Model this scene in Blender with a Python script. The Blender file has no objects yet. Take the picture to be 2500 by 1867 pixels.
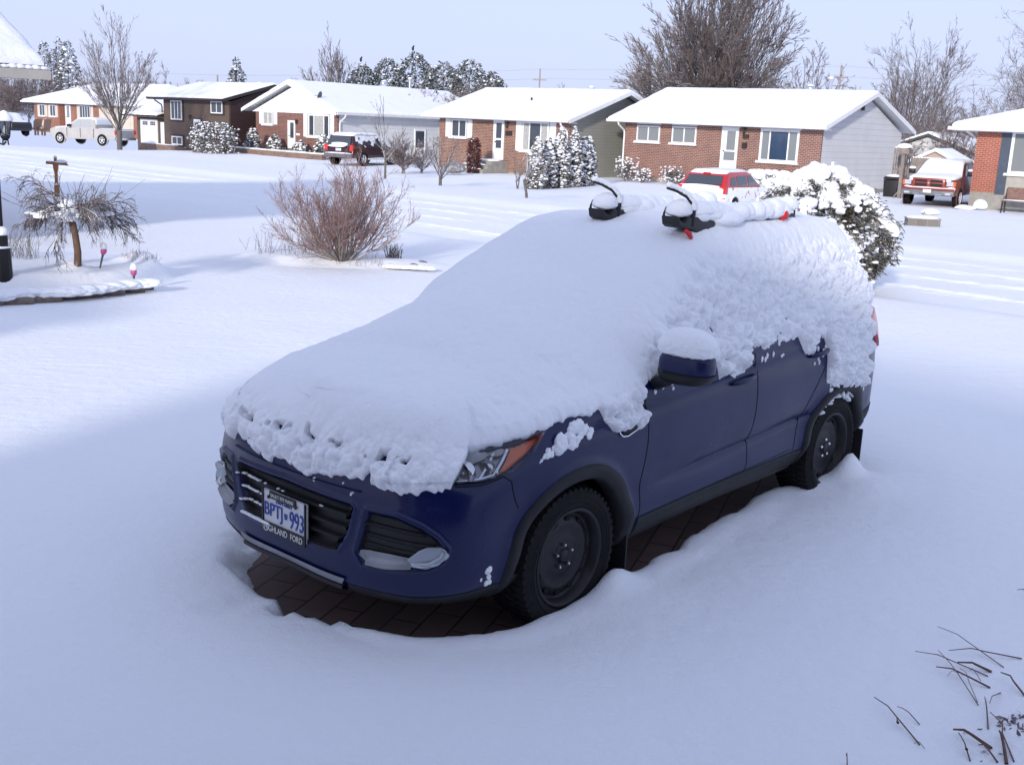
import bpy, math, random
import numpy as np
from mathutils import Vector, Matrix
PI = math.pi; R = math.radians
scene = bpy.context.scene
COL = scene.collection
rnd = random.Random(7)

# ---------------------------------------------------------------- camera
CH, CP, CR, CF = 2.296, R(13.26), R(2.51), 2673.0      # height, pitch, roll, focal length in px of a 2500 px wide picture
cd = bpy.data.cameras.new('camera'); cam = bpy.data.objects.new('camera', cd); COL.objects.link(cam)
cd.sensor_width = 36; cd.lens = 36*CF/2500; cd.clip_start = .05; cd.clip_end = 3000
cam.location = (0, 0, CH)
cam.matrix_world = Matrix.Translation((0, 0, CH)) @ Matrix.Rotation(PI/2-CP, 4, 'X') @ Matrix.Rotation(CR, 4, 'Z')
scene.camera = cam
# ---------------------------------------------------------------- light
SUN_EL = R(17.0); SHX, SHY = .33, .944                  # shadows fall towards (+.33,+.944)
SUN_AZ = math.atan2(-SHX, -SHY)                         # direction to the sun, from +Y towards +X
w = bpy.data.worlds.new('World'); scene.world = w; w.use_nodes = True
nt = w.node_tree; nt.nodes.clear()
wo = nt.nodes.new('ShaderNodeOutputWorld'); bg = nt.nodes.new('ShaderNodeBackground')
sky = nt.nodes.new('ShaderNodeTexSky'); sky.sky_type = 'NISHITA'; sky.sun_disc = False
sky.sun_elevation = SUN_EL; sky.sun_rotation = SUN_AZ; sky.altitude = 100
sky.air_density = 1.0; sky.dust_density = 2.2; sky.ozone_density = 1.6
veil = nt.nodes.new('ShaderNodeMix'); veil.data_type = 'RGBA'      # thin high cloud over the whole sky
wtc = nt.nodes.new('ShaderNodeTexCoord'); wns = nt.nodes.new('ShaderNodeTexNoise'); wmp = nt.nodes.new('ShaderNodeMapping')
wmp.inputs['Scale'].default_value = (1.2, 1.2, 4.5); wns.inputs['Scale'].default_value = 1.6; wns.inputs['Detail'].default_value = 6
wmr = nt.nodes.new('ShaderNodeMapRange'); wmr.inputs[1].default_value = .3; wmr.inputs[2].default_value = .75; wmr.inputs[3].default_value = .84; wmr.inputs[4].default_value = .96
veil.inputs[7].default_value = (4.3, 4.85, 6.9, 1)
bg.inputs['Strength'].default_value = .105
L = nt.links.new
L(wtc.outputs['Generated'], wmp.inputs[0]); L(wmp.outputs[0], wns.inputs[0]); L(wns.outputs[0], wmr.inputs[0])
sepw = nt.nodes.new('ShaderNodeSeparateXYZ'); L(wtc.outputs['Generated'], sepw.inputs[0])
wel = nt.nodes.new('ShaderNodeMapRange'); wel.inputs[1].default_value = .10; wel.inputs[2].default_value = .55; wel.inputs[3].default_value = 1.0; wel.inputs[4].default_value = .84; L(sepw.outputs[2], wel.inputs[0])
wmu = nt.nodes.new('ShaderNodeMath'); wmu.operation = 'MULTIPLY'; L(wmr.outputs[0], wmu.inputs[0]); L(wel.outputs[0], wmu.inputs[1]); L(wmu.outputs[0], veil.inputs[0]); L(sky.outputs[0], veil.inputs[6]); L(veil.outputs[2], bg.inputs[0]); L(bg.outputs[0], wo.inputs[0])
sd = bpy.data.lights.new('sun', 'SUN'); sd.energy = 2.3; sd.angle = R(3.5); sd.color = (1, .93, .84)
so = bpy.data.objects.new('sun', sd); COL.objects.link(so)
toS = Vector((-SHX*math.cos(SUN_EL), -SHY*math.cos(SUN_EL), math.sin(SUN_EL)))
so.rotation_euler = (-toS).to_track_quat('-Z', 'Y').to_euler(); so.location = toS*60
scene.view_settings.view_transform = 'Standard'; scene.view_settings.look = 'None'
scene.view_settings.exposure = 0.64; scene.view_settings.gamma = 1
scene.cycles.max_bounces = 6; scene.cycles.diffuse_bounces = 3; scene.cycles.glossy_bounces = 3; scene.cycles.transmission_bounces = 4

# ---------------------------------------------------------------- placing helpers
def _ray(px, py):
    a = px-1250; b = py-933.5; c, s = math.cos(CR), math.sin(CR)
    u = (c*a+s*b)/CF; up = -(-s*a+c*b)/CF; cp, sp = math.cos(CP), math.sin(CP)
    return Vector((u, cp+up*sp, -sp+up*cp))
def G(px, py, z=0.):
    d = _ray(px, py); return Vector((0, 0, CH))+d*((z-CH)/d.z)
def D(px, py, Y):
    d = _ray(px, py); return Vector((0, 0, CH))+d*(Y/d.y)
RA = R(-41); RU = Vector((math.cos(RA), math.sin(RA), 0)); RN = Vector((-RU.y, RU.x, 0))   # along the street / away across it
def UN(u, n, z=0.): return RU*u+RN*n+Vector((0, 0, z))
def toUN(p): return p[0]*RU.x+p[1]*RU.y, p[0]*RN.x+p[1]*RN.y

# ---------------------------------------------------------------- noise (numpy)
def _h(ix, iy, iz, seed=0):
    n = (ix.astype(np.int64)*374761393+iy.astype(np.int64)*668265263+iz.astype(np.int64)*1274126177+seed*974711) & 0xffffffff
    n = ((n ^ (n >> 13))*1274126177) & 0xffffffff
    n = ((n ^ (n >> 16))*2246822519) & 0xffffffff
    return ((n ^ (n >> 15)) & 0xffff)/65535.
def vn(x, y, z=None, seed=0):
    x = np.asarray(x, float); y = np.asarray(y, float); z = np.zeros_like(x) if z is None else np.asarray(z, float)
    ix, iy, iz = np.floor(x), np.floor(y), np.floor(z)
    fx, fy, fz = x-ix, y-iy, z-iz
    fx, fy, fz = [t*t*(3-2*t) for t in (fx, fy, fz)]
    o = 0
    for a in (0, 1):
        for b in (0, 1):
            for c in (0, 1):
                o = o+_h(ix+a, iy+b, iz+c, seed)*(fx if a else 1-fx)*(fy if b else 1-fy)*(fz if c else 1-fz)
    return o*2-1
def fbm(x, y, z=None, oct=4, seed=0):
    o = 0; a = 1.; t = 0
    for i in range(oct):
        o = o+a*vn(x*2**i+i*17.3, y*2**i-i*9.1, None if z is None else z*2**i+i*5.7, seed+i); t += a; a *= .5
    return o/t
def worley(x, y, z, seed=0):
    ix, iy, iz = np.floor(x), np.floor(y), np.floor(z); best = np.full(x.shape, 9.)
    for a in (-1, 0, 1):
        for b in (-1, 0, 1):
            for c in (-1, 0, 1):
                jx, jy, jz = ix+a, iy+b, iz+c
                d = (jx+_h(jx, jy, jz, seed)-x)**2+(jy+_h(jx, jy, jz, seed+1)-y)**2+(jz+_h(jx, jy, jz, seed+2)-z)**2
                best = np.minimum(best, d)
    return np.sqrt(best)
def sst(a, b, x):
    t = np.clip((x-a)/(b-a), 0, 1); return t*t*(3-2*t)

# ---------------------------------------------------------------- mesh helpers
class MB:
    def __init__(s): s.v = []; s.f = []; s.m = []; s.T = Matrix.Identity(4)
    def add(s, vs, fs, m=0):
        o = len(s.v); T = s.T
        s.v += [tuple(T @ Vector(p)) for p in vs]
        s.f += [tuple(i+o for i in f) for f in fs]; s.m += [m]*len(fs)
        return s
    def box(s, x0, x1, y0, y1, z0, z1, m=0):
        v = [(x, y, z) for z in (z0, z1) for y in (y0, y1) for x in (x0, x1)]
        return s.add(v, [(0, 2, 3, 1), (4, 5, 7, 6), (0, 1, 5, 4), (2, 6, 7, 3), (0, 4, 6, 2), (1, 3, 7, 5)], m)
    def prism(s, poly, a, b, axis='y', m=0):
        # closed outline (p,q) swept from a to b along an axis
        n = len(poly)
        def P(p, t): return {'y': (p[0], t, p[1]), 'x': (t, p[0], p[1]), 'z': (p[0], p[1], t)}[axis]
        v = [P(p, a) for p in poly]+[P(p, b) for p in poly]
        f = [tuple(range(n))[::-1], tuple(range(n, 2*n))]+[(i, (i+1) % n, n+(i+1) % n, n+i) for i in range(n)]
        return s.add(v, f, m)
    def tube(s, pts, rad, n=6, m=0, cap=True):
        pts = [Vector(p) for p in pts]; k = len(pts)
        if not hasattr(rad, '__len__'): rad = [rad]*k
        vs = []; up = Vector((0, 0, 1)); prev = None
        for i, p in enumerate(pts):
            t = (pts[min(i+1, k-1)]-pts[max(i-1, 0)])
            t = t.normalized() if t.length > 1e-9 else up
            if prev is None: a = t.cross(up if abs(t.z) < .9 else Vector((1, 0, 0))).normalized()
            else:
                a = prev-t*prev.dot(t); a = a.normalized() if a.length > 1e-6 else t.orthogonal().normalized()
            prev = a; b = t.cross(a)
            for j in range(n):
                an = 2*PI*j/n; vs.append(p+(a*math.cos(an)+b*math.sin(an))*rad[i])
        fs = [(i*n+j, i*n+(j+1) % n, (i+1)*n+(j+1) % n, (i+1)*n+j) for i in range(k-1) for j in range(n)]
        if cap: fs += [tuple(range(n))[::-1], tuple((k-1)*n+j for j in range(n))]
        return s.add(vs, fs, m)
    def lathe(s, prof, n=24, m=0, axis='z', c=(0, 0, 0)):
        vs = []
        for r, h in prof:
            for j in range(n):
                a = 2*PI*j/n; x, y = r*math.cos(a), r*math.sin(a)
                vs.append({'z': (c[0]+x, c[1]+y, c[2]+h), 'y': (c[0]+x, c[1]+h, c[2]+y), 'x': (c[0]+h, c[1]+x, c[2]+y)}[axis])
        fs = [(i*n+j, i*n+(j+1) % n, (i+1)*n+(j+1) % n, (i+1)*n+j) for i in range(len(prof)-1) for j in range(n)]
        return s.add(vs, fs, m)
    def build(s, name, mats, parent=None, smooth=False, loc=None):
        return mk(name, s.v, s.f, mats, parent, smooth, s.m, loc)
def mk(name, v, f, mats, parent=None, smooth=False, mi=None, loc=None):
    me = bpy.data.meshes.new(name)
    if isinstance(v, np.ndarray): v = v.reshape(-1, 3).tolist()
    me.from_pydata(v, [], f)
    if not isinstance(mats, (list, tuple)): mats = [mats]
    for m in mats: me.materials.append(m)
    if mi is not None and len(mats) > 1: me.polygons.foreach_set('material_index', mi)
    if smooth: me.polygons.foreach_set('use_smooth', [True]*len(me.polygons))
    me.validate(); me.update()
    o = bpy.data.objects.new(name, me); COL.objects.link(o)
    if parent: o.parent = parent
    if loc is not None: o.location = loc
    return o
def gridmesh(name, P, mats, parent=None, keep=None, smooth=True, mi=None):
    # fast grid (a,b,3) -> mesh, keep = bool (a-1,b-1)
    a, b = P.shape[:2]
    I = np.arange(a*b).reshape(a, b)
    Q = np.stack([I[:-1, :-1], I[1:, :-1], I[1:, 1:], I[:-1, 1:]], -1)
    if keep is not None: Q = Q[keep]
    Q = Q.reshape(-1, 4)
    used, inv = np.unique(Q, return_inverse=True); V = P.reshape(-1, 3)[used]; Q = inv.reshape(-1, 4)
    me = bpy.data.meshes.new(name)
    me.vertices.add(len(V)); me.vertices.foreach_set('co', V.astype(np.float32).ravel())
    me.loops.add(len(Q)*4); me.loops.foreach_set('vertex_index', Q.astype(np.int32).ravel())
    me.polygons.add(len(Q)); me.polygons.foreach_set('loop_start', np.arange(0, len(Q)*4, 4, dtype=np.int32))
    if smooth: me.polygons.foreach_set('use_smooth', np.ones(len(Q), bool))
    for m in (mats if isinstance(mats, (list, tuple)) else [mats]): me.materials.append(m)
    me.update(calc_edges=True); me.validate()
    o = bpy.data.objects.new(name, me); COL.objects.link(o)
    if parent: o.parent = parent
    return o
def empty(name, loc=(0, 0, 0), rz=0.):
    o = bpy.data.objects.new(name, None); COL.objects.link(o); o.location = loc; o.rotation_euler = (0, 0, rz); o.empty_display_size = .2
    return o
def tag(o, label=None, cat=None, group=None, kind=None):
    if label: o['label'] = label
    if cat: o['category'] = cat
    if group: o['group'] = group
    if kind: o['kind'] = kind
    return o
def bevel(o, wd, seg=2, ang=35):
    m = o.modifiers.new('bevel', 'BEVEL'); m.width = wd; m.segments = seg; m.limit_method = 'ANGLE'; m.angle_limit = R(ang)
    for p in o.data.polygons: p.use_smooth = True
    return o
_ico = {}
def ico(sub):
    if sub not in _ico:
        import bmesh
        b = bmesh.new(); bmesh.ops.create_icosphere(b, subdivisions=sub, radius=1.0)
        b.verts.ensure_lookup_table()
        _ico[sub] = (np.array([v.co[:] for v in b.verts]), [tuple(v.index for v in f.verts) for f in b.faces]); b.free()
    return _ico[sub]
class NB:                                                  # numpy collector for many small pieces
    def __init__(s): s.v = []; s.f = []; s.m = []; s.n = 0
    def add(s, V, F, m=0):
        s.v.append(np.asarray(V, float)); s.f.append(np.asarray(F, int)+s.n); s.m.append(np.full(len(F), m)); s.n += len(V)
    def blob(s, c, r, sub=2, amp=.2, m=0, seed=0, flat=.5, freq=1.3):
        V, F = ico(sub); V = V.copy()
        k = 1+amp*fbm(V[:, 0]*freq+seed*3.1, V[:, 1]*freq+seed*1.7, V[:, 2]*freq, 3, seed)
        V = V*k[:, None]; V[:, 2] = np.where(V[:, 2] < 0, V[:, 2]*flat, V[:, 2])
        s.add(V*np.asarray(r)+np.asarray(c), F, m)
    def build(s, name, mats, parent=None, smooth=False):
        V = np.concatenate(s.v)
        if not isinstance(mats, (list, tuple)): mats = [mats]
        me = bpy.data.meshes.new(name)
        me.vertices.add(len(V)); me.vertices.foreach_set('co', V.astype(np.float32).ravel())
        lv = np.concatenate([f.ravel() for f in s.f]); sz = np.concatenate([np.full(len(f), f.shape[1]) for f in s.f])
        me.loops.add(len(lv)); me.loops.foreach_set('vertex_index', lv.astype(np.int32))
        me.polygons.add(len(sz)); me.polygons.foreach_set('loop_start', np.concatenate([[0], np.cumsum(sz)[:-1]]).astype(np.int32))
        for m in mats: me.materials.append(m)
        me.polygons.foreach_set('material_index', np.concatenate(s.m).astype(np.int32))
        if smooth: me.polygons.foreach_set('use_smooth', np.ones(len(sz), bool))
        me.update(calc_edges=True); me.validate()
        o = bpy.data.objects.new(name, me); COL.objects.link(o)
        if parent: o.parent = parent
        return o
def text_obj(name, body, mat, parent, w, h, M, extrude=.0015, align=True):
    cu = bpy.data.curves.new(name, 'FONT'); cu.body = body; cu.extrude = extrude; cu.align_x = 'CENTER'; cu.align_y = 'CENTER'
    t = bpy.data.objects.new(name+'_t', cu); COL.objects.link(t)
    dg = bpy.context.evaluated_depsgraph_get(); me = bpy.data.meshes.new_from_object(t.evaluated_get(dg))
    bpy.data.objects.remove(t)
    n = len(me.vertices); a = np.empty(n*3); me.vertices.foreach_get('co', a); a = a.reshape(-1, 3)
    lo, hi = a[:, :2].min(0), a[:, :2].max(0)
    a[:, :2] = (a[:, :2]-(lo+hi)/2)/(hi-lo)*np.array([w, h])
    me.vertices.foreach_set('co', a.ravel()); me.materials.clear(); me.materials.append(mat); me.name = name
    o = bpy.data.objects.new(name, me); COL.objects.link(o); o.parent = parent; o.matrix_local = M
    return o

# ---------------------------------------------------------------- materials
def mat(name, col=(.5, .5, .5), rough=.6, metal=0., spec=.5, coat=0., emit=None, trans=0., ior=1.45):
    m = bpy.data.materials.new(name); m.use_nodes = True; b = m.node_tree.nodes['Principled BSDF']
    b.inputs['Base Color'].default_value = (*col, 1); b.inputs['Roughness'].default_value = rough; b.inputs['Metallic'].default_value = metal
    b.inputs['Specular IOR Level'].default_value = spec; b.inputs['Coat Weight'].default_value = coat; b.inputs['Coat Roughness'].default_value = .05
    b.inputs['Transmission Weight'].default_value = trans; b.inputs['IOR'].default_value = ior
    return m
def nodes(m): return m.node_tree.nodes, m.node_tree.links.new, m.node_tree.nodes['Principled BSDF']
def N(nn, t, **k):
    x = nn.new(t)
    for a, b in k.items(): setattr(x, a, b)
    return x
def noise(nn, ln, vec, scale, detail=4, rough=.5, dist=0.):
    x = nn.new('ShaderNodeTexNoise'); x.inputs['Scale'].default_value = scale; x.inputs['Detail'].default_value = detail
    x.inputs['Roughness'].default_value = rough; x.inputs['Distortion'].default_value = dist
    if vec is not None: ln(vec, x.inputs['Vector'])
    return x
def mixc(nn, ln, f, a, b):
    x = nn.new('ShaderNodeMix'); x.data_type = 'RGBA'
    for s, v in ((0, f), (6, a), (7, b)):
        if hasattr(v, 'links') or hasattr(v, 'is_linked'): ln(v, x.inputs[s])
        else: x.inputs[s].default_value = v if s == 0 else (*v[:3], 1)
    return x.outputs[2]
def ramp(nn, ln, v, a, b, lo=0., hi=1.):
    x = nn.new('ShaderNodeMapRange'); ln(v, x.inputs[0])
    for i, q in zip((1, 2, 3, 4), (a, b, lo, hi)): x.inputs[i].default_value = q
    return x.outputs[0]
def mth(nn, ln, op, a, b=None):
    x = nn.new('ShaderNodeMath'); x.operation = op
    for i, q in enumerate((a, b)):
        if q is None: continue
        if hasattr(q, 'is_linked'): ln(q, x.inputs[i])
        else: x.inputs[i].default_value = q
    return x.outputs[0]
def mottled(name, c1, c2, scale=8, rough=.7, spec=.4, bump=0., metal=0.):
    m = mat(name, c1, rough, metal, spec); nn, ln, b = nodes(m)
    tc = nn.new('ShaderNodeTexCoord'); n = noise(nn, ln, tc.outputs['Object'], scale, 6, .6)
    ln(mixc(nn, ln, ramp(nn, ln, n.outputs[0], .35, .65), c1, c2), b.inputs['Base Color'])
    if bump:
        bp = nn.new('ShaderNodeBump'); bp.inputs['Strength'].default_value = bump; bp.inputs['Distance'].default_value = .01
        ln(n.outputs[0], bp.inputs['Height']); ln(bp.outputs[0], b.inputs['Normal'])
    return m
def snow_mat(name, sc=1., bump=.35, col=(.87, .89, .93), ripple=False):
    m = mat(name, col, .75, 0, .25); nn, ln, b = nodes(m)
    tc = nn.new('ShaderNodeTexCoord'); v = tc.outputs['Object']
    n1 = noise(nn, ln, v, 55*sc, 5, .65); n2 = noise(nn, ln, v, 9*sc, 4, .55); n3 = noise(nn, ln, v, 260*sc, 2, .6)
    h = mth(nn, ln, 'ADD', mth(nn, ln, 'MULTIPLY', n1.outputs[0], .5), mth(nn, ln, 'MULTIPLY', n2.outputs[0], 1.6))
    h = mth(nn, ln, 'ADD', h, mth(nn, ln, 'MULTIPLY', n3.outputs[0], .30))
    if ripple:
        mp = nn.new('ShaderNodeMapping'); mp.inputs['Rotation'].default_value = (0, 0, R(28)); mp.inputs['Scale'].default_value = (1.2, 7, 1)
        ln(v, mp.inputs[0]); n4 = noise(nn, ln, mp.outputs[0], 1.5, 5, .6, .4)
        h = mth(nn, ln, 'ADD', h, mth(nn, ln, 'MULTIPLY', n4.outputs[0], 1.1))
    bp = nn.new('ShaderNodeBump'); bp.inputs['Strength'].default_value = bump; bp.inputs['Distance'].default_value = .02
    ln(h, bp.inputs['Height']); ln(bp.outputs[0], b.inputs['Normal'])
    n5 = noise(nn, ln, v, .8*sc, 3, .5)
    ln(mixc(nn, ln, n5.outputs[0], tuple(c*.965 for c in col), col), b.inputs['Base Color'])
    return m
def wallvec(nn, ln):
    tc = nn.new('ShaderNodeTexCoord'); s = nn.new('ShaderNodeSeparateXYZ'); ln(tc.outputs['Object'], s.inputs[0])
    c = nn.new('ShaderNodeCombineXYZ'); ln(mth(nn, ln, 'ADD', s.outputs[0], s.outputs[1]), c.inputs[0]); ln(s.outputs[2], c.inputs[1])
    return c.outputs[0], tc.outputs['Object'], s
def brick_mat(name, c1, c2, mortar, bw=.21, bh=.075, ms=.011):
    m = mat(name, c1, .85, 0, .25); nn, ln, b = nodes(m); v, ob, _ = wallvec(nn, ln)
    t = nn.new('ShaderNodeTexBrick'); ln(v, t.inputs['Vector'])
    for k, q in (('Color1', (*c1, 1)), ('Color2', (*c2, 1)), ('Mortar', (*mortar, 1)), ('Scale', 1.), ('Brick Width', bw), ('Row Height', bh), ('Mortar Size', ms), ('Mortar Smooth', .1), ('Bias', 0.)):
        t.inputs[k].default_value = q
    n = noise(nn, ln, ob, 1.1, 5, .6); n2 = noise(nn, ln, ob, 14, 3, .6)
    dk = mixc(nn, ln, ramp(nn, ln, n.outputs[0], .3, .7), (.82, .82, .84), (1.1, 1.08, 1.05))
    mx = nn.new('ShaderNodeMix'); mx.data_type = 'RGBA'; mx.blend_type = 'MULTIPLY'; mx.inputs[0].default_value = 1
    ln(t.outputs[0], mx.inputs[6]); ln(dk, mx.inputs[7]); ln(mx.outputs[2], b.inputs['Base Color'])
    bp = nn.new('ShaderNodeBump'); bp.inputs['Strength'].default_value = .5; bp.inputs['Distance'].default_value = .008
    h = mth(nn, ln, 'ADD', mth(nn, ln, 'MULTIPLY', t.outputs[1], -1.), mth(nn, ln, 'MULTIPLY', n2.outputs[0], .4))
    ln(h, bp.inputs['Height']); ln(bp.outputs[0], b.inputs['Normal'])
    return m
def siding_mat(name, c, lap=.24, line=.55, rough=.55, var=.06):
    m = mat(name, c, rough, 0, .35); nn, ln, b = nodes(m); v, ob, s = wallvec(nn, ln)
    fr = mth(nn, ln, 'FRACT', mth(nn, ln, 'DIVIDE', mth(nn, ln, 'ADD', s.outputs[2], 10.), lap))
    edge = ramp(nn, ln, fr, .0, .07, 1, 0)
    n = noise(nn, ln, ob, .9, 5, .6)
    base = mixc(nn, ln, ramp(nn, ln, n.outputs[0], .3, .7), tuple(q*(1-var) for q in c), tuple(min(1, q*(1+var)) for q in c))
    ln(mixc(nn, ln, edge, base, tuple(q*line for q in c)), b.inputs['Base Color'])
    bp = nn.new('ShaderNodeBump'); bp.inputs['Strength'].default_value = .6; bp.inputs['Distance'].default_value = .02
    ln(mth(nn, ln, 'MULTIPLY', fr, -1.), bp.inputs['Height']); ln(bp.outputs[0], b.inputs['Normal'])
    return m
def bark_mat(name, c1, c2, snow=.5, lo=.25, hi=.6):
    # bark with settled snow on whatever faces up
    m = mat(name, c1, .85, 0, .2); nn, ln, b = nodes(m)
    tc = nn.new('ShaderNodeTexCoord'); n = noise(nn, ln, tc.outputs['Object'], 12, 4, .6); n2 = noise(nn, ln, tc.outputs['Object'], 3.5, 3, .6)
    base = mixc(nn, ln, ramp(nn, ln, n.outputs[0], .3, .7), c1, c2)
    g = nn.new('ShaderNodeNewGeometry'); s = nn.new('ShaderNodeSeparateXYZ'); ln(g.outputs['Normal'], s.inputs[0])
    k = mth(nn, ln, 'ADD', s.outputs[2], mth(nn, ln, 'MULTIPLY', mth(nn, ln, 'SUBTRACT', n2.outputs[0], .5), 1.4))
    k = mth(nn, ln, 'MULTIPLY', ramp(nn, ln, k, lo, hi), snow)
    ln(mixc(nn, ln, k, base, (.86, .88, .92)), b.inputs['Base Color'])
    return m
def leaf_mat(name, c1, c2, snow=.6, lo=.1, hi=.5, sc=3):
    m = mat(name, c1, .8, 0, .2); nn, ln, b = nodes(m)
    tc = nn.new('ShaderNodeTexCoord'); n = noise(nn, ln, tc.outputs['Object'], sc, 4, .6)
    base = mixc(nn, ln, ramp(nn, ln, n.outputs[0], .3, .7), c1, c2)
    g = nn.new('ShaderNodeNewGeometry'); s = nn.new('ShaderNodeSeparateXYZ'); ln(g.outputs['True Normal'], s.inputs[0])
    k = mth(nn, ln, 'ADD', mth(nn, ln, 'ABSOLUTE', s.outputs[2]), mth(nn, ln, 'MULTIPLY', mth(nn, ln, 'SUBTRACT', n.outputs[0], .5), 1.6))
    k = mth(nn, ln, 'MULTIPLY', ramp(nn, ln, k, lo, hi), snow)
    ln(mixc(nn, ln, k, base, (.86, .88, .92)), b.inputs['Base Color'])
    return m
SN = snow_mat('snow_fresh', 1., .55); SNG = snow_mat('snow_ground', 1., .5, ripple=True); SNF = snow_mat('snow_far', .25, .35)
WHITE = mottled('white_trim', (.78, .79, .80), (.72, .73, .75), 3, .45); ALU = mottled('aluminium_trim', (.70, .71, .73), (.62, .63, .66), 3, .4)
GLASS = mat('window_glass', (.05, .06, .075), .06, 0, .8); GLASSG = mat('window_glass_grey', (.20, .22, .23), .12, 0, .7)
GLASSB = mat('window_glass_blue', (.035, .06, .11), .05, 0, .9)
BLACK = mat('black_plastic', (.018, .018, .02), .5, 0, .4); RUBBER = mottled('tyre_rubber', (.007, .007, .008), (.012, .012, .013), 30, .8, .25)
CHROME = mat('chrome', (.75, .76, .78), .15, 1.); STEEL = mat('painted_steel', (.016, .016, .019), .42, .2, .5)
CONC = mottled('concrete', (.34, .33, .30), (.26, .25, .23), 5, .9, .2); BRBR = brick_mat('brick_brown_red', (.26, .095, .06), (.17, .065, .045), (.30, .24, .20))
# ================================================================ GROUND
CX0, CY0, CYAW = -.36, 5.355, R(228.96)
CFX, CFY = math.cos(CYAW), math.sin(CYAW)
def tocar(x, y):
    dx, dy = x-CX0, y-CY0; return dx*CFX+dy*CFY, -dx*CFY+dy*CFX
def fromcar(a, b, z=0.): return Vector((CX0+a*CFX-b*CFY, CY0+a*CFY+b*CFX, z))
def segd(x, y, pts):
    best = np.full(np.shape(x), 1e9)
    for (ax, ay), (bx, by) in zip(pts[:-1], pts[1:]):
        vx, vy = bx-ax, by-ay; t = np.clip(((x-ax)*vx+(y-ay)*vy)/(vx*vx+vy*vy), 0, 1)
        best = np.minimum(best, np.hypot(x-ax-t*vx, y-ay-t*vy))
    return best
BEDC = (-6.75, 14.2)                                   # raised bed with the weeping tree
TRACKS = [17.55, 19.05, 20.35, 21.75]
def HG(x, y, fine=True):
    x = np.asarray(x, float); y = np.asarray(y, float)
    u = x*RU.x+y*RU.y; n = x*RN.x+y*RN.y
    z = .09-.22*sst(24, 33, n)+.35*sst(78, 112, -u)*sst(30, 48, n)
    z = z-.10*sst(15.0, 16.2, n)*(1-sst(22.9, 24.2, n))            # street, lower than the lawns
    z = z+.05*fbm(x*.16, y*.16, None, 3, 3)+.012*fbm(x*.9, y*.9, None, 3, 5)
    if fine:
        for k, t in enumerate(TRACKS):
            c = t+.16*np.sin(u*.11+k)+.05*np.sin(u*.5+k*2)
            d = n-c; rg = .5+.5*vn(u*3.1, n*3.1, None, 11+k)
            st_ = .35+.65*sst(-.5, .5, vn(u*.35, n*0+k, None, 60+k)); z = z-.024*st_*np.exp(-(d/.11)**4)+.018*st_*np.exp(-((np.abs(d)-.22)/.08)**2)*(.2+1.2*rg)
            z = z+.016*vn(u*5, n*12, None, 30+k)*np.exp(-(d/.38)**2)
        for k, (u0, n1) in enumerate([(-47, 37), (-45.4, 37)]):     # tracks on the far left drive
            d = u-u0-.8*np.sin((n-22)*.12); z = z-.04*np.exp(-(d/.14)**4)*sst(22, 24, n)*(1-sst(34, 38, n))
    # raised bed on the left
    e = np.hypot((x-BEDC[0])/2.15, (y-BEDC[1])/1.75); e2 = e+.05*vn(x*2, y*2, None, 8)
    z = z+.20*(1-sst(.86, 1.0, e2))+.05*(1-sst(.0, .9, e))
    z = z+.10*np.exp(-(((x+5.47)/.16)**2+((y-13.45)/.14)**2))+.13*np.exp(-(((x+5.0)/.28)**2+((y-14.6)/.2)**2))
    # bed round the red twig bush
    a, b = (x+2.85), (y-17.25); e = np.hypot(a/1.75, b/.85)
    z = z+.10*(1-sst(.55, 1.1, e+.06*vn(x*3, y*3, None, 9)))
    # the driveway keeps bare under the car
    cx, cy = tocar(x, y)
    ed = .05*vn(x*4, y*4, None, 21)+.02*vn(x*14, y*14, None, 22)
    hw = np.interp(cx, [-3.5, -3.0, -2.6, -2.3, -1.9, -1.2, -.55, 0, .1, .35, .45, .61, .77, .90, .96], [.3, .62, .74, .66, .70, .78, .84, .86, .87, .83, .79, .71, .60, .36, 0])
    hr = np.interp(cx, [-3.5, -3.0, -1., .2, .5, .69, .86, .95], [.5, .8, .85, .92, .80, .62, .38, 0])
    inside = np.where(cy > 0, hw-cy, hr+cy)+ed*.6
    inside = np.minimum(np.minimum(inside, cx+3.3), .97-cx+ed*.5)
    hole = sst(-.055, .035, inside)
    thin = sst(-.34, 0, inside)*sst(-.05, -.35, cy)*sst(.0, .3, cx)
    z = z*(1-thin)+thin*(.010+.016*vn(x*13, y*13, None, 51)+.010*vn(x*31, y*31, None, 52))
    z = z*(1-hole)-.03*hole
    z = z+.05*np.exp(-((inside+.10)/.09)**2)*np.where(cy > .3, .55, .0)
    # snow pushed against the wheels
    for wx, h in ((-2.90, .15), (-.30, .07)):
        z = z+h*np.exp(-(((cx-wx)/.12)**2+((cy-.93)/.07)**2))+.4*h*np.exp(-(((cx-wx)/.3)**2+((cy-1.05)/.2)**2))
    # mound of plant litter bottom right
    z = z+.16*sst(.85, .1, np.hypot(x-2.42, y-3.5))
    return z
def hz(x, y): return float(HG(np.array([x]), np.array([y]), False)[0])
def axis(segs):
    o = [segs[0][0]]
    for a, b, st in segs:
        n = max(1, int(round((b-a)/st))); o += list(np.linspace(a, b, n+1)[1:])
    return np.array(o)
def onground(px, py):
    z = .09
    for _ in range(14): q = G(px, py, z); z = .5*z+.5*hz(q.x, q.y)
    return Vector((q.x, q.y, hz(q.x, q.y)))
def grow_axis(a, st, end, g=1.18):
    o = [a]; s = st
    while abs(o[-1]-a) < abs(end-a): o.append(o[-1]+s*np.sign(end-a)); s *= g
    return o[1:]
au = axis([(-60, -34, .22), (-34, -22, .12), (-22, -13, .06), (-13, 2.5, .028)])
au = np.array(grow_axis(-60, -.3, -900, 1.12)[::-1]+list(au)+grow_axis(2.5, .05, 700, 1.12))
if au[0] > au[-1]: au = au[::-1]
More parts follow.
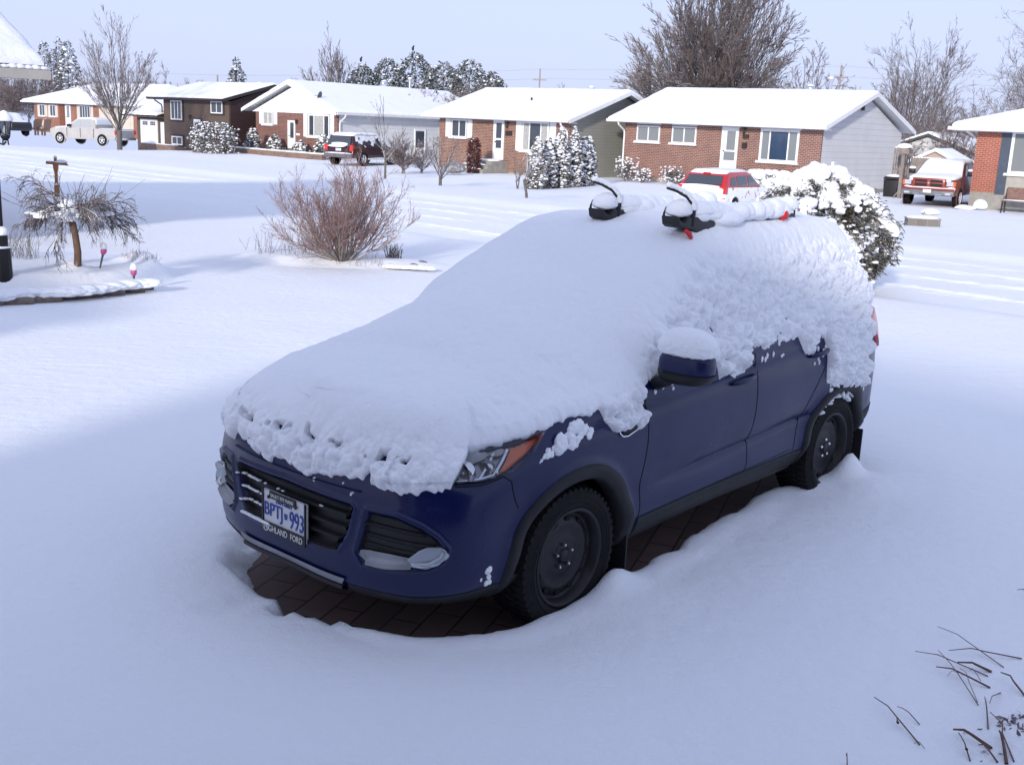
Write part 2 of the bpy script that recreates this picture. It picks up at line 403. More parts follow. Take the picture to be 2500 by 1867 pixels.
an = axis([(-1, 9.5, .028), (9.5, 15, .045), (15, 24.5, .06), (24.5, 46, .2)])
an = np.array(grow_axis(-1, -.1, -60, 1.3)[::-1]+list(an)+grow_axis(46, .3, 1500, 1.12))
UU, NN = np.meshgrid(np.unique(au), np.unique(an), indexing='ij')
X = UU*RU.x+NN*RN.x; Y = UU*RU.y+NN*RN.y
Z = HG(X, Y)
gs = gridmesh('snow_ground', np.stack([X, Y, Z], -1), SNG)
tag(gs, 'snow covering the lawns, street and driveway', kind='structure')
# brick pavers under the car
PAV = mat('driveway_pavers', (.1, .06, .05), .8, 0, .3); nn, ln, b = nodes(PAV)
tc = nn.new('ShaderNodeTexCoord'); mp = nn.new('ShaderNodeMapping'); mp.inputs['Rotation'].default_value = (0, 0, R(-22)); ln(tc.outputs['Object'], mp.inputs[0])
t = nn.new('ShaderNodeTexBrick'); ln(mp.outputs[0], t.inputs['Vector'])
for k, q in (('Color1', (.17, .115, .105, 1)), ('Color2', (.12, .082, .078, 1)), ('Mortar', (.035, .03, .03, 1)), ('Scale', 1.), ('Brick Width', .30), ('Row Height', .15), ('Mortar Size', .006), ('Mortar Smooth', .2)): t.inputs[k].default_value = q
n = noise(nn, ln, tc.outputs['Object'], 5, 5, .6)
ln(mixc(nn, ln, mth(nn, ln, 'MULTIPLY', ramp(nn, ln, n.outputs[0], .4, .75), .5), t.outputs[0], (.10, .07, .07)), b.inputs['Base Color'])
bp = nn.new('ShaderNodeBump'); bp.inputs['Strength'].default_value = .8; bp.inputs['Distance'].default_value = .01
ln(mth(nn, ln, 'MULTIPLY', t.outputs[1], -1.), bp.inputs['Height']); ln(bp.outputs[0], b.inputs['Normal'])
mb = MB(); c = fromcar(-1.3, 0)
mb.box(-3.6, 3.6, -1.6, 1.6, -.12, 0.0)
dv = mb.build('driveway', PAV); dv.location = c; dv.rotation_euler = (0, 0, CYAW)
tag(dv, 'brown brick pavers bare of snow under the car', kind='structure')
# ================================================================ HOUSES (local x along the street, y away from it)
SHING = mottled('shingles', (.07, .065, .065), (.11, .10, .10), 20, .9)
BRK5 = brick_mat('brick_orange_red', (.235, .105, .083), (.165, .07, .057), (.38, .30, .26))
BRK4 = brick_mat('brick_warm', (.26, .115, .078), (.15, .065, .05), (.38, .30, .25))
BRK3 = brick_mat('brick_dark_red', (.21, .075, .055), (.15, .055, .04), (.29, .23, .21))
BRK6 = brick_mat('brick_red', (.36, .10, .06), (.28, .08, .05), (.42, .26, .22))
BRK1 = brick_mat('brick_tan_red', (.30, .12, .07), (.24, .09, .055), (.3, .22, .18))
SIDW = siding_mat('white_siding', (.60, .61, .63), .26); SIDG = siding_mat('grey_green_siding', (.28, .28, .25), .155, .6)
SIDB = siding_mat('brown_siding', (.105, .075, .06), .14, .7); SIDD = siding_mat('dark_brown_siding', (.05, .028, .03), .14, .75); SIDH = siding_mat('bright_white_siding', (.80, .81, .82), .16, .8)
BEIGE = mottled('beige_stucco', (.42, .41, .36), (.36, .35, .31), 6, .9, .2, .2); BLUEG = mottled('blue_grey_paint', (.075, .095, .13), (.06, .075, .105), 4, .5)
CURT = mottled('curtain', (.42, .42, .40), (.30, .31, .31), 9, .8); DKBR = mat('dark_brown_trim', (.03, .022, .02), .5)
LAMPM = mottled('lamp_metal', (.05, .04, .035), (.09, .07, .05), 10, .4, .5, 0, .5); CREAM = mottled('cream_paint', (.62, .55, .46), (.56, .50, .42), 3, .6)

def gable_z(y0, y1, yr, ze, zr):
    def f(x, y): return np.where(y < yr, ze+(zr-ze)*(y-y0)/(yr-y0), ze+(zr-ze)*(y1-y)/(y1-yr))
    return f
def gabley_z(x0, x1, xr, ze, zr):
    def f(x, y): return np.where(x < xr, ze+(zr-ze)*(x-x0)/(xr-x0), ze+(zr-ze)*(x1-x)/(x1-xr))
    return f
def hip_z(x0, x1, y0, y1, ze, zr):
    run = (y1-y0)/2
    def f(x, y):
        d = np.minimum(np.minimum(x-x0, x1-x)*1.0, np.minimum(y-y0, y1-y)); return ze+(zr-ze)*np.clip(d/run, 0, 1)
    return f
def snow_on(parent, f, x0, x1, y0, y1, th=.11, st=.16, seed=0, name='roof_snow', m=None, amp=.05):
    nx = max(4, int((x1-x0)/st)); ny = max(4, int((y1-y0)/st))
    def ax(a, b, n):
        t = np.linspace(a, b, n); return np.concatenate([[a, a], [a+.03], [a+.08], t[1:-1], [b-.08], [b-.03], [b, b]])
    xs, ys = ax(x0, x1, nx), ax(y0, y1, ny); Xg, Yg = np.meshgrid(xs, ys, indexing='ij')
    d = np.minimum(np.minimum(Xg-x0, x1-Xg), np.minimum(Yg-y0, y1-Yg))
    k = np.sqrt(np.clip(d/.14, 0, 1)); k = np.where(d <= 0, .35, .35+.65*k)
    t = th*k*(1+.18*fbm(Xg*1.3+seed, Yg*1.3, None, 3, seed))+(amp*.35)*vn(Xg*4, Yg*4, None, seed+3)*np.exp(-d/.15)
    Zg = f(Xg, Yg)+t; Zg[0] = f(Xg, Yg)[0]-.01; Zg[-1] = f(Xg, Yg)[-1]-.01; Zg[:, 0] = f(Xg, Yg)[:, 0]-.01; Zg[:, -1] = f(Xg, Yg)[:, -1]-.01
    jit = .015*vn(Xg*5, Yg*5, None, seed+9)
    return gridmesh(name, np.stack([Xg, Yg+jit*(d < .1), Zg], -1), m or SNF, parent)
def gable_roof(h, x0, x1, y0, y1, yr, ze, zr, trim, seed=0, th=.12, gut=.13, fas=.16, roofm=None):
    # ridge along x
    T = .10; mb = MB()
    mb.prism([(y0, ze-T), (y0, ze), (yr, zr), (y1, ze), (y1, ze-T), (yr, zr-T)], x0, x1, 'x', 0)
    mb.m = [0, 0, 0, 0, 0, 0, 1, 1]; mb.m[5] = 0; r = mb.build('roof', [roofm or SHING, trim], h)
    snow_on(r, gable_z(y0, y1, yr, ze, zr), x0, x1, y0, y1, th, seed=seed)
    for xa in (x0-.025, x1+.005):              # rake boards
        t = MB(); t.prism([(y0, ze-fas-.02), (y0, ze+.012), (yr, zr+.012), (y1, ze+.012), (y1, ze-fas-.02), (yr, zr-fas-.02)], xa, xa+.02, 'x'); t.build('rake_board', trim, r)
    s = MB(); s.box(x0+.01, x1-.01, y0+.02, y0+.62, ze-T-.055, ze-T-.03); s.build('soffit', trim, r)
    g = MB(); g.prism([(y0-.11, ze-.13), (y0-.13, ze-.005), (y0-.115, ze-.005), (y0-.10, ze-.115), (y0-.02, ze-.115), (y0-.02, ze+.0), (y0-.003, ze), (y0-.003, ze-.13)], x0-.02, x1+.02, 'x')
    g.build('gutter', trim, r)
    return r
def hip_roof(h, x0, x1, y0, y1, ze, zr, trim, seed=0, th=.12, gy=True):
    run = (y1-y0)/2; T = .12; mb = MB(); a, b = x0+run, x1-run; ym = (y0+y1)/2
    v = [(x0, y0, ze), (x1, y0, ze), (x1, y1, ze), (x0, y1, ze), (a, ym, zr), (b, ym, zr)]+[(x0, y0, ze-T), (x1, y0, ze-T), (x1, y1, ze-T), (x0, y1, ze-T)]
    mb.add(v, [(0, 1, 5, 4), (1, 2, 5), (2, 3, 4, 5), (3, 0, 4), (6, 9, 8, 7), (0, 6, 7, 1), (1, 7, 8, 2), (2, 8, 9, 3), (3, 9, 6, 0)])
    r = mb.build('roof', SHING, h)
    snow_on(r, hip_z(x0, x1, y0, y1, ze, zr), x0, x1, y0, y1, th, seed=seed)
    g = MB(); g.box(x0-.11, x1+.11, y0-.11, y0-.005, ze-.14, ze-.01); g.box(x0-.11, x0-.005, y0, y1+.11, ze-.14, ze-.012); g.box(x1+.005, x1+.11, y0, y1+.11, ze-.14, ze-.012)
    g.build('gutter', trim, r)
    s = MB(); s.box(x0+.02, x1-.02, y0+.02, y1-.02, ze-T-.05, ze-T-.004); s.build('soffit', trim, r)
    return r
def window(h, x0, x1, z0, z1, cols=(.5,), rows=(), fm=None, gm=None, sill=True, T=None, fw=.07, gms=None, hung=None, outer=True):
    fm = fm or WHITE; T = T or Matrix.Identity(4)
    e = MB(); e.T = T
    e.box(x0, x1, -.055, 0, z1-fw, z1); e.box(x0, x1, -.055, 0, z0, z0+fw); e.box(x0, x0+fw, -.055, 0, z0+fw, z1-fw); e.box(x1-fw, x1, -.055, 0, z0+fw, z1-fw)
    xs = [x0+fw+(x1-x0-2*fw)*c for c in cols]; zs = [z0+fw+(z1-z0-2*fw)*c for c in rows]
    for x in xs: e.box(x-.03, x+.03, -.045, -.002, z0+fw, z1-fw)
    for z in zs: e.box(x0+fw, x1-fw, -.04, -.0025, z-.012, z+.012)
    f = e.build('window', fm, h)
    ed = [x0+fw]+xs+[x1-fw]
    for i in range(len(ed)-1):
        p = MB(); p.T = T; p.box(ed[i]+.004, ed[i+1]-.004, -.018, -.008, z0+fw, z1-fw)
        p.build('pane', (gms[i] if gms else gm) or GLASS, f)
    if sill:
        s = MB(); s.T = T; s.box(x0-.12, x1+.06, -.12, -.0, z0-.07, z0-.004); s.build('sill', fm, f)
        s = MB(); s.T = T; s.box(x0-.1, x1+.05, -.11, -.056, z0-.003, z0+.03); s.build('sill_snow', SN, f)
    return f
def door(h, x0, x1, z0, z1, m=None, lite=(.25, .75, .42, .95), lite2=None, gm=None, T=None, side=None):
    T = T or Matrix.Identity(4); e = MB(); e.T = T
    e.box(x0, x0+.08, -.06, 0, z0, z1); e.box(x1-.08, x1, -.06, 0, z0, z1); e.box(x0+.08, x1-.08, -.06, 0, z1-.09, z1); e.box(x0+.08, x1-.08, -.03, -.003, z0, z1-.09)
    d = e.build('door', m or WHITE, h); W, H = x1-x0, z1-z0
    for q in (lite, lite2):
        if q:
            g = MB(); g.T = T; g.box(x0+W*q[0], x0+W*q[1], -.04, -.031, z0+H*q[2], z0+H*q[3]); g.build('door_glass', gm or GLASSG, d)
    k = MB(); k.T = T; k.box(x0+.13, x0+.17, -.08, -.031, z0+H*.44, z0+H*.47); k.build('handle', LAMPM, d)
    return d
def wall_lamp(h, x, z, T=None):
    e = MB(); e.T = T or Matrix.Identity(4)
    e.lathe([(.0, .18), (.03, .17), (.08, .12), (.075, .10), (.055, -.08), (.02, -.11), (0, -.12)], 10, c=(x, -.14, z)); e.box(x-.03, x+.03, -.12, -.0, z+.1, z+.14)
    e.build('wall_lamp', LAMPM, h)
def downspout(h, x, zt, zb, m, T=None):
    e = MB(); e.T = T or Matrix.Identity(4); e.tube([(x-.02, -.62, zt), (x-.02, -.55, zt-.16), (x, -.10, zt-.42), (x, -.06, zt-.55), (x, -.06, zb)], .045, 6); e.build('downspout', m, h)
def rightT(W): return Matrix.Translation((W, 0, 0)) @ Matrix.Rotation(PI/2, 4, 'Z')        # wall plane facing +x, local x runs back
def body(h, W, Dp, zt, fmats, zg=-.6, gable=None, fnd=.0, fndm=None, sidem=None, frontm=None):
    # walls up to the eave and the gable ends; front wall 1 cm proud of the rest
    e = MB(); e.box(.01, W-.01, .12, Dp, zg, zt); e.build('side_wall', sidem, h) if not gable else None
    if gable:
        yr, zr = gable; e = MB(); e.prism([(.12, zg), (.12, zt), (yr, zr), (Dp, zt), (Dp, zg)], .01, W-.01, 'x'); e.build('side_wall', sidem, h)
    f = MB(); f.box(0, W, 0, .12, fnd, zt); f.build('front_wall', frontm, h)
    if fndm:
        g = MB(); g.box(-.002, W+.002, .015, Dp+.01, zg, fnd-.002); g.build('foundation', fndm, h)

def vent_turbine(h, x, y, z, s=1.):
    e = MB(); e.lathe([(.10*s, -.3), (.10*s, .05), (.13*s, .08), (.20*s, .16), (.21*s, .26), (.15*s, .36), (0, .39)], 12, c=(x, y, z)); v = e.build('turbine_vent', CHROME, h, True)
    s_ = NB(); s_.blob((x, y, z+.34), (.17*s, .17*s, .12), 1, .1); s_.build('vent_snow', SN, v, True)
def vent_pipe(h, x, y, z, hgt=.5, r=.09, m=None):
    e = MB(); e.lathe([(r*.7, -.3), (r*.7, hgt-.12), (r*1.2, hgt-.12), (r*1.25, hgt), (0, hgt+.03)], 10, c=(x, y, z)); v = e.build('chimney_pipe', m or CHROME, h)
    s_ = NB(); s_.blob((x, y, z+hgt+.03), (r*1.2, r*1.2, .09), 1, .1); s_.build('vent_snow', SN, v, True)

# ---- house with white-sided gable and big three-part window (right of middle)
h5 = empty('brick_bungalow', UN(-32.12, 44.5), RA); tag(h5, 'orange brick bungalow with white-sided gable end and two small windows left of its door', 'house', 'houses across the street')
W5, D5, E5, Z5 = 10.3, 8.4, 2.76, 4.36
body(h5, W5, D5, E5-.14, None, gable=(4.2, Z5-.22), fnd=.05, fndm=CONC, sidem=SIDW, frontm=BRK5)
gable_roof(h5, -.62, W5+.42, -.60, D5+.6, 4.2, E5, Z5, WHITE, 5, th=.13)
window(h5, .73, 2.06, 1.74, 2.5, gm=GLASSG); window(h5, 2.74, 4.08, 1.74, 2.52, gm=GLASSG)
for a, b in ((.70, 2.09), (2.71, 4.11), (5.42, 6.32), (7.36, 9.32)):
    e = MB(); e.box(a, b, -.02, -.001, 2.56, 2.62); e.build('window_header', WHITE, h5)
door(h5, 5.44, 6.30, .66, 2.56, lite=(.32, .82, .48, .92), lite2=(.2, .85, .24, .44), gm=GLASSG)
window(h5, 7.40, 9.28, 1.16, 2.56, cols=(.22, .76), gms=[GLASSG, GLASSB, GLASSG], fw=.1)
wall_lamp(h5, 6.6, 2.42); downspout(h5, .02, 2.66, .1, WHITE)
e = MB(); e.box(6.5, 6.82, -.03, -.001, 2.1, 2.28); e.build('house_number_plate', LAMPM, h5)
e = MB(); e.box(6.55, 6.74, -.12, -.001, 1.68, 1.94); e.build('letter_box', DKBR, h5)
e = MB(); e.box(5.1, 7.2, -1.3, -.001, -.4, .64); e.box(5.1, 7.2, -1.65, -1.301, -.4, .42); e.build('porch_step', CONC, h5)
s_ = NB(); s_.blob((6.5, -.7, .63), (.95, .62, .14), 2, .1, flat=.1); s_.build('porch_snow', SNF, h5, True)
vent_turbine(h5, 6.9, 5.2, 4.3, 1.15); vent_pipe(h5, 7.8, 5.4, 4.25, .75, .13)
e = MB(); e.T = rightT(W5+.02); e.box(3.55, 3.68, -.1, 0, 3.55, 3.85); e.build('gable_lamp', LAMPM, h5)
e = MB(); e.T = rightT(W5+.02); e.box(1.1, 1.35, -.14, 0, .95, 1.3); e.build('power_meter', ALU, h5)

# ---- house with grey-green gable end
h4 = empty('brick_bungalow', UN(-42.37, 42), RA); tag(h4, 'brick bungalow with grey-green sided gable end and white shutters', 'house', 'houses across the street')
W4, D4, E4, Z4 = 8.8, 8.4, 2.60, 4.12
body(h4, W4, D4, E4-.14, None, gable=(4.2, Z4-.22), fnd=-.05, fndm=CONC, sidem=SIDG, frontm=BRK4)
gable_roof(h4, -.66, W4+.45, -.60, D4+.6, 4.2, E4, Z4, ALU, 6, th=.13)
window(h4, .92, 2.02, 1.50, 2.42, gm=GLASS); e = MB(); e.box(.48, .85, -.03, -.001, 1.5, 2.42); e.build('shutter', WHITE, h4); e = MB(); e.box(2.06, 2.40, -.03, -.001, 1.5, 2.42); e.build('shutter', WHITE, h4)
door(h4, 3.92, 4.64, .5, 2.45, lite=(.25, .75, .55, .93), lite2=(.25, .75, .30, .5), gm=GLASS)
window(h4, 5.85, 7.55, 1.02, 2.45, cols=(.25, .72), gms=[CURT, GLASS, CURT], fw=.08)
e = MB(); e.box(5.42, 5.80, -.03, -.001, 1.0, 2.46); e.build('shutter', WHITE, h4); e = MB(); e.box(7.59, 7.98, -.03, -.001, 1.0, 2.46); e.build('shutter', WHITE, h4)
wall_lamp(h4, 4.87, 2.2); e = MB(); e.box(4.72, 5.15, -.03, -.001, 1.72, 1.95); e.build('house_number_plate', DKBR, h4)
downspout(h4, 8.72, 2.5, -.1, WHITE)
st = MB()
for k in range(3): st.box(3.55-.35*k*.6, 4.95, -1.2-.32*k, -.001-(k > 0)*1.2-(max(0, k-1))*.32, -.5, .46-.2*k)
st.build('porch_step', CONC, h4); s_ = NB()
for k in range(3): s_.blob((4.2-.1*k, -.6-.8*(k > 0)-.32*max(0, k-.5), .46-.2*k), (.72+.1*k, .55 if k == 0 else .17, .09), 2, .1, flat=.1, seed=k)
s_.build('porch_snow', SNF, h4, True)
e = MB(); e.lathe([(.05, -.2), (.05, .32), (.07, .34), (0, .36)], 8, c=(4.7, 1.9, 3.3)); e.build('plumbing_vent', BLACK, h4)
vent_pipe(h4, 6.2, 4.9, 4.0, .3, .14)


# ---- brick house with white front gable
h3 = empty('brick_gable_house', UN(-58.64, 42), RA); tag(h3, 'dark red brick house with bright white front gable and satellite dish', 'house', 'houses across the street')
W3, D3, E3, Z3 = 7.9, 12.5, 2.52, 4.22
xr = 3.9
e = MB(); e.prism([(.01, -.7), (.01, E3-.12), (xr, Z3-.25), (W3-.01, E3-.12), (W3-.01, -.7)], .12, D3, 'y'); e.build('side_wall', SIDW, h3)
e = MB(); e.box(0, W3, 0, .12, .12, E3-.14); e.build('front_wall', BRK3, h3)
e = MB(); e.prism([(-.3, E3-.14), (xr, Z3-.28), (W3+.3, E3-.14)], -.06, .119, 'y'); e.build('gable_wall', SIDH, h3)
e = MB(); e.box(-.01, W3+.01, -.012, .13, -.7, .118); e.build('foundation', CONC, h3)
e = MB(); T = .10; x0, x1 = -.72, W3+.5
e.prism([(x0, E3-T), (x0, E3), (xr, Z3), (x1, E3), (x1, E3-T), (xr, Z3-T)], -.55, D3+.5, 'y'); e.m = [0, 0, 0, 0, 0, 0, 1, 1]; r = e.build('roof', [SHING, WHITE], h3)
snow_on(r, gabley_z(x0, x1, xr, E3, Z3), x0, x1, -.55, D3+.5, .12, seed=9)
e = MB()
for ya in (-.575,):
    e.prism([(x0-.02, E3-.18), (x0-.02, E3+.02), (xr, Z3+.02), (x1+.02, E3+.02), (x1+.02, E3-.18), (xr, Z3-.2)], ya, ya+.02, 'y')
e.build('rake_board', WHITE, r)
e = MB(); e.box(x1+.0, x1+.12, -.5, D3+.5, E3-.13, E3-.01); e.box(x0-.12, x0, -.5, D3+.5, E3-.13, E3-.01); e.build('gutter', ALU, r)
e = MB(); e.box(W3-.02, x1, -.5, D3+.4, E3-.16, E3-.135); e.build('soffit', WHITE, r)
window(h3, .82, 1.78, 1.62, 2.4, gm=CURT); 
for a, b, c, d in ((.38, .76, 1.64, 2.38), (1.84, 2.2, 1.64, 2.38), (4.78, 5.16, 1.03, 2.38), (7.28, 7.6, 1.03, 2.38)):
    e = MB(); e.box(a, b, -.03, -.001, c, d); e.build('shutter', WHITE, h3)
door(h3, 3.28, 4.0, .28, 1.94, lite=(.32, .78, .38, .92), gm=GLASS); window(h3, 5.25, 7.22, 1.05, 2.36, cols=(.24, .76), gms=[GLASS, CURT, GLASS], fw=.09)
wall_lamp(h3, 4.2, 1.85); e = MB(); e.box(4.08, 4.42, -.03, -.001, 1.08, 1.2); e.build('house_number_plate', WHITE, h3)
e = MB(); e.lathe([(.13, 0), (.13, .03), (.0, .035)], 16, axis='y', c=(3.75, -.1, 3.55)); e.build('gable_vent', ALU, h3)
e = MB(); e.lathe([(0, .0), (.12, .015), (.27, .07), (.27, .08), (.12, .03), (0, .015)], 20, axis='y'); e.T = Matrix.Identity(4); e.tube([(0, .02, 0), (.0, -.28, -.08)], .012, 5); e.tube([(0, .05, -.05), (.1, .2, -.4)], .02, 5); o = e.build('satellite_dish', mottled('dish_grey', (.16, .17, .19), (.12, .13, .14), 5, .5), h3, True)
o.location = (6.6, -.35, 3.42); o.rotation_euler = (R(-15), 0, R(-65))
vent_turbine(h3, 3.7, 7.3, 4.25, 1.2); vent_pipe(h3, 3.7, 9.6, 4.2, .7, .13); e = MB(); e.lathe([(.05, -.2), (.05, .3), (0, .31)], 8, c=(4.6, 11.2, 3.95)); e.build('plumbing_vent', BLACK, h3)
Tr = rightT(W3); door(h3, 6.1, 7.05, .0, 1.75, lite=(.12, .88, .35, .92), gm=GLASS, T=Tr); window(h3, 8.3, 9.2, 1.3, 2.3, cols=(), gm=GLASS, T=Tr, sill=False)
downspout(h3, .12, 2.42, .0, WHITE, Matrix.Translation((W3, 0, 0)) @ Matrix.Rotation(PI/2, 4, 'Z'))
e = MB(); e.box(2.8, 4.5, -1.0, -.013, -.6, .2); e.build('porch_step', CONC, h3)

# ---- brown split-level with its low garage wing
h2 = empty('brown_house', UN(-67.56, 41), RA); tag(h2, 'two-tone brown split-level house with attached single garage', 'house', 'houses across the street')
W2, D2, E2, Z2 = 7.5, 7.0, 3.04, 4.10
body(h2, W2, D2, E2-.14, None, zg=-.8, gable=(3.3, Z2-.22), fnd=-.5, sidem=SIDD, frontm=SIDB)
gable_roof(h2, -.95, W2+.25, -.60, D2+.6, 3.3, E2, Z2, DKBR, 12, th=.13)
for a, b, c, d, cc in ((.95, 2.3, 1.62, 2.86, (.33, .66)), (5.6, 6.9, 2.14, 2.9, (.5,)), (.98, 2.28, .0, .56, (.5,))):
    e = MB(); e.box(a-.12, b+.12, -.03, -.001, c-.12, d+.12); e.build('window_surround', DKBR, h2)
    window(h2, a+.02, b-.02, c, d, cols=cc, gm=GLASS, sill=False, T=Matrix.Translation((0, -.031, 0)))
e = MB(); e.box(3.58, 4.5, -.03, -.001, -.3, 1.8); e.build('door_surround', DKBR, h2)
door(h2, 3.68, 4.4, -.3, 1.72, lite=(.25, .75, .6, .92), gm=GLASSG, T=Matrix.Translation((0, -.031, 0))); wall_lamp(h2, 3.3, 1.8)
e = MB(); e.box(3.3, 3.62, -.03, -.001, .84, .98); e.build('house_number_plate', WHITE, h2)
e = MB(); e.box(-3.95, -.01, .3, D2-.6, -.8, 1.68); e.build('garage_wall', SIDB, h2)
r = MB(); r.prism([(-.5, 1.72), (-.5, 1.84), (3.0, 2.85), (D2-.4, 1.95), (D2-.4, 1.8)], -5.05, -.02, 'x'); r = r.build('garage_roof', DKBR, h2)
snow_on(r, gable_z(-.5, D2-.4, 3.0, 1.84, 2.85), -5.05, -.03, -.5, D2-.4, .14, seed=14)
e = MB(); e.box(-3.42, -1.25, .24, .299, -.3, 1.55); gd = e.build('garage_door', WHITE, h2)
for k in range(2):
    for j in range(3):
        for i in range(2):
            e = MB(); e.box(-3.1+.98*k+.22*j, -2.92+.98*k+.22*j, .225, .2395, 1.16+.13*i, 1.27+.13*i); e.build('pane', GLASS, gd)
e = MB(); e.box(-.85, -.3, .24, .299, -.3, 1.4); e.build('side_door', WHITE, h2)
vent_pipe(h2, 2.2, 4.2, 3.7, 1.35, .1, STEEL); vent_pipe(h2, 5.2, 4.0, 3.95, .22, .2, DKBR)
downspout(h2, -.1, 2.98, 1.9, DKBR)

# ---- far left hip-roofed house
h1 = empty('hip_roof_house', UN(-109.2, 52), RA); tag(h1, 'wide hip-roofed brick house furthest left behind the pale pickup truck', 'house', 'houses across the street')
body(h1, 21, 9, 2.36, None, zg=-.5, fnd=-.4, sidem=CREAM, frontm=BRK1)
hip_roof(h1, -1.3, 22.3, -.6, 9.6, 2.5, 4.35, WHITE, 15, th=.13)
e = MB(); e.box(12.7, 18.6, -.03, -.001, -.4, 2.36); e.build('garage_wall', CREAM, h1); e = MB(); e.box(13.2, 18.1, -.06, -.031, -.3, 2.15); e.build('garage_door', CREAM, h1)
for a, b, c, d in ((.75, 1.1, 1.05, 2.2), (2.35, 2.75, 1.05, 2.2), (2.9, 3.25, 1.05, 2.2), (4.5, 4.85, 1.05, 2.2), (8.6, 9.0, .4, 2.25), (11.2, 11.6, .4, 2.25)):
    e = MB(); e.box(a, b, -.03, -.001, c, d); e.build('shutter', CREAM, h1)
window(h1, 1.15, 2.3, 1.1, 2.2, gm=GLASS); window(h1, 3.3, 4.45, 1.1, 2.2, gm=GLASS); window(h1, 9.1, 11.1, .5, 2.25, cols=(.25, .5, .75), gm=GLASS)
door(h1, 6.4, 7.4, .25, 2.25, gm=GLASSG); e = MB(); e.box(5.2, 6.1, -.04, -.001, .1, 2.3); e.build('brick_shade_patch', mottled('shadow_brick', (.2, .08, .05), (.16, .06, .04), 5, .9), h1)  # last box: darker copy of the brick, shade painted into its colour

# ---- right-hand house, cut by the frame
h6 = empty('red_brick_house', UN(-15.35, 44.5), RA); tag(h6, 'bright red brick corner house with blue-grey shutter at right edge', 'house', 'houses across the street')
body(h6, 9.5, 8, 2.82, None, fnd=.5, fndm=CONC, sidem=BRK6, frontm=BEIGE)
hip_roof(h6, -.82, 10.3, -.6, 8.6, 2.95, 4.45, WHITE, 17, th=.15)
e = MB(); e.box(-.006, .93, -.02, -.001, .5, 2.8); e.build('brick_panel', BRK6, h6)
e = MB(); e.box(.93, 1.29, -.05, -.001, .45, 2.86); e.build('shutter', BLUEG, h6)
e = MB(); e.box(0, 9.5, -.03, -.002, -.5, .498); e.build('foundation_front', CONC, h6)
window(h6, 1.3, 3.4, 1.25, 2.86, cols=(), rows=(), gm=GLASSG, fw=.11)
e = MB(); e.tube([(-.35, -.3, 2.8), (-.2, .2, 2.6), (-.08, .4, 2.3), (-.06, .4, .3)], .05, 6); e.build('downspout', WHITE, h6)
# ---- neighbour's roof corner, top left
h0 = empty('neighbour_house', UN(-17.6, 7.8), RA); tag(h0, 'near snow-loaded roof corner with beige gutter at the top left edge', 'house')
W0, D0 = 11, 12
e = MB(); e.box(-W0, -.4, -D0, -.35, -.2, 2.66); e.build('side_wall', BRBR, h0)
e = MB(); x0, x1, y0, y1 = -W0-.55, .55, -D0-.55, .55; xm = (x0+x1)/2; ze, zr = 2.84, 6.05; T = .1
e.prism([(x0, ze-T), (x0, ze), (xm, zr), (x1, ze), (x1, ze-T), (xm, zr-T)], y0, y1, 'y')
r = e.build('roof', SHING, h0)
def f0(x, y): return ze+.02+(zr-ze)*np.clip(np.minimum(x-x0, x1-x)/((x1-x0)/2), 0, 1)
snow_on(r, f0, x0, x1-.02, y0, y1-.02, .17, .12, seed=21, m=SN)
GUT = mottled('beige_gutter', (.46, .43, .38), (.40, .37, .33), 4, .5)
e = MB(); e.box(x1+.005, x1+.13, y0, y1, ze-.19, ze-.05); e.box(-.38, x1, y0+.05, y1, ze-.18, ze-.15); e.build('gutter', GUT, r)
s_ = NB(); rr = random.Random(3)
for k in range(60): s_.blob((x1+.06, y1-.08-k*.12, ze-.03), (.075, .12, .035+.03*rr.random()), 1, .2, seed=k)
s_.build('gutter_snow', SN, r, True)
# ---- the house this picture is taken from, and its garage (behind the camera; they throw the foreground shade)
own = empty('own_house', UN(-2.5, -1.0), RA); tag(own, 'brick bungalow behind the driveway casting the foreground shade', 'house')
e = MB(); e.prism([(-7, -.2), (-7, 2.7), (-3.8, 4.9), (0, 2.7), (0, -.2)], 0, 19, 'x'); e.build('side_wall', BRBR, own)
r = MB(); r.prism([(.45, 2.62), (.45, 2.74), (-3.8, 5.18), (-7.6, 2.74), (-7.6, 2.62), (-3.8, 5.06)], -.4, 19.4, 'x'); r = r.build('roof', SHING, own)
snow_on(r, gable_z(-7.6, .45, -3.8, 2.74, 5.18), -.4, 19.4, -7.6, .45, .12, .25, seed=30)
p_ = MB(); p_.prism([(.46, 2.72), (.46, 2.82), (2.1, 2.66), (2.1, 2.56)], -.4, 12, 'x'); p_ = p_.build('sky_block_roof', SHING, own); snow_on(p_, lambda x, y: 2.82-(y-.46)*.0975, -.4, 12, .46, 2.1, .12, .25, seed=34)  # unseen roof added overhead to block sky light and darken the near snow
for x in (-.2, 11.8): q_ = MB(); q_.box(x-.07, x+.07, 1.9, 2.04, -.1, 2.56); q_.build('sky_block_post', WHITE, own)  # posts carrying the added light-blocking roof
window(own, 1.2, 3.0, 1.0, 2.2, T=Matrix.Rotation(PI, 4, 'Z') @ Matrix.Translation((-4.2, 0, 0)), gm=GLASS)
gar = empty('own_garage', UN(-14.2, -1.0), RA); tag(gar, 'detached garage beside the bungalow behind the picture', 'garage')
e = MB(); e.prism([(-6, -.2), (-6, 2.2), (-3, 3.3), (0, 2.2), (0, -.2)], 0, 5.9, 'x'); e.build('side_wall', SIDW, gar)
r = MB(); r.prism([(.4, 2.12), (.4, 2.22), (-3, 3.55), (-6.4, 2.22), (-6.4, 2.12), (-3, 3.45)], -.3, 6.1, 'x'); r = r.build('roof', SHING, gar)
snow_on(r, gable_z(-6.4, .4, -3, 2.22, 3.55), -.3, 6.1, -6.4, .4, .12, .25, seed=31)
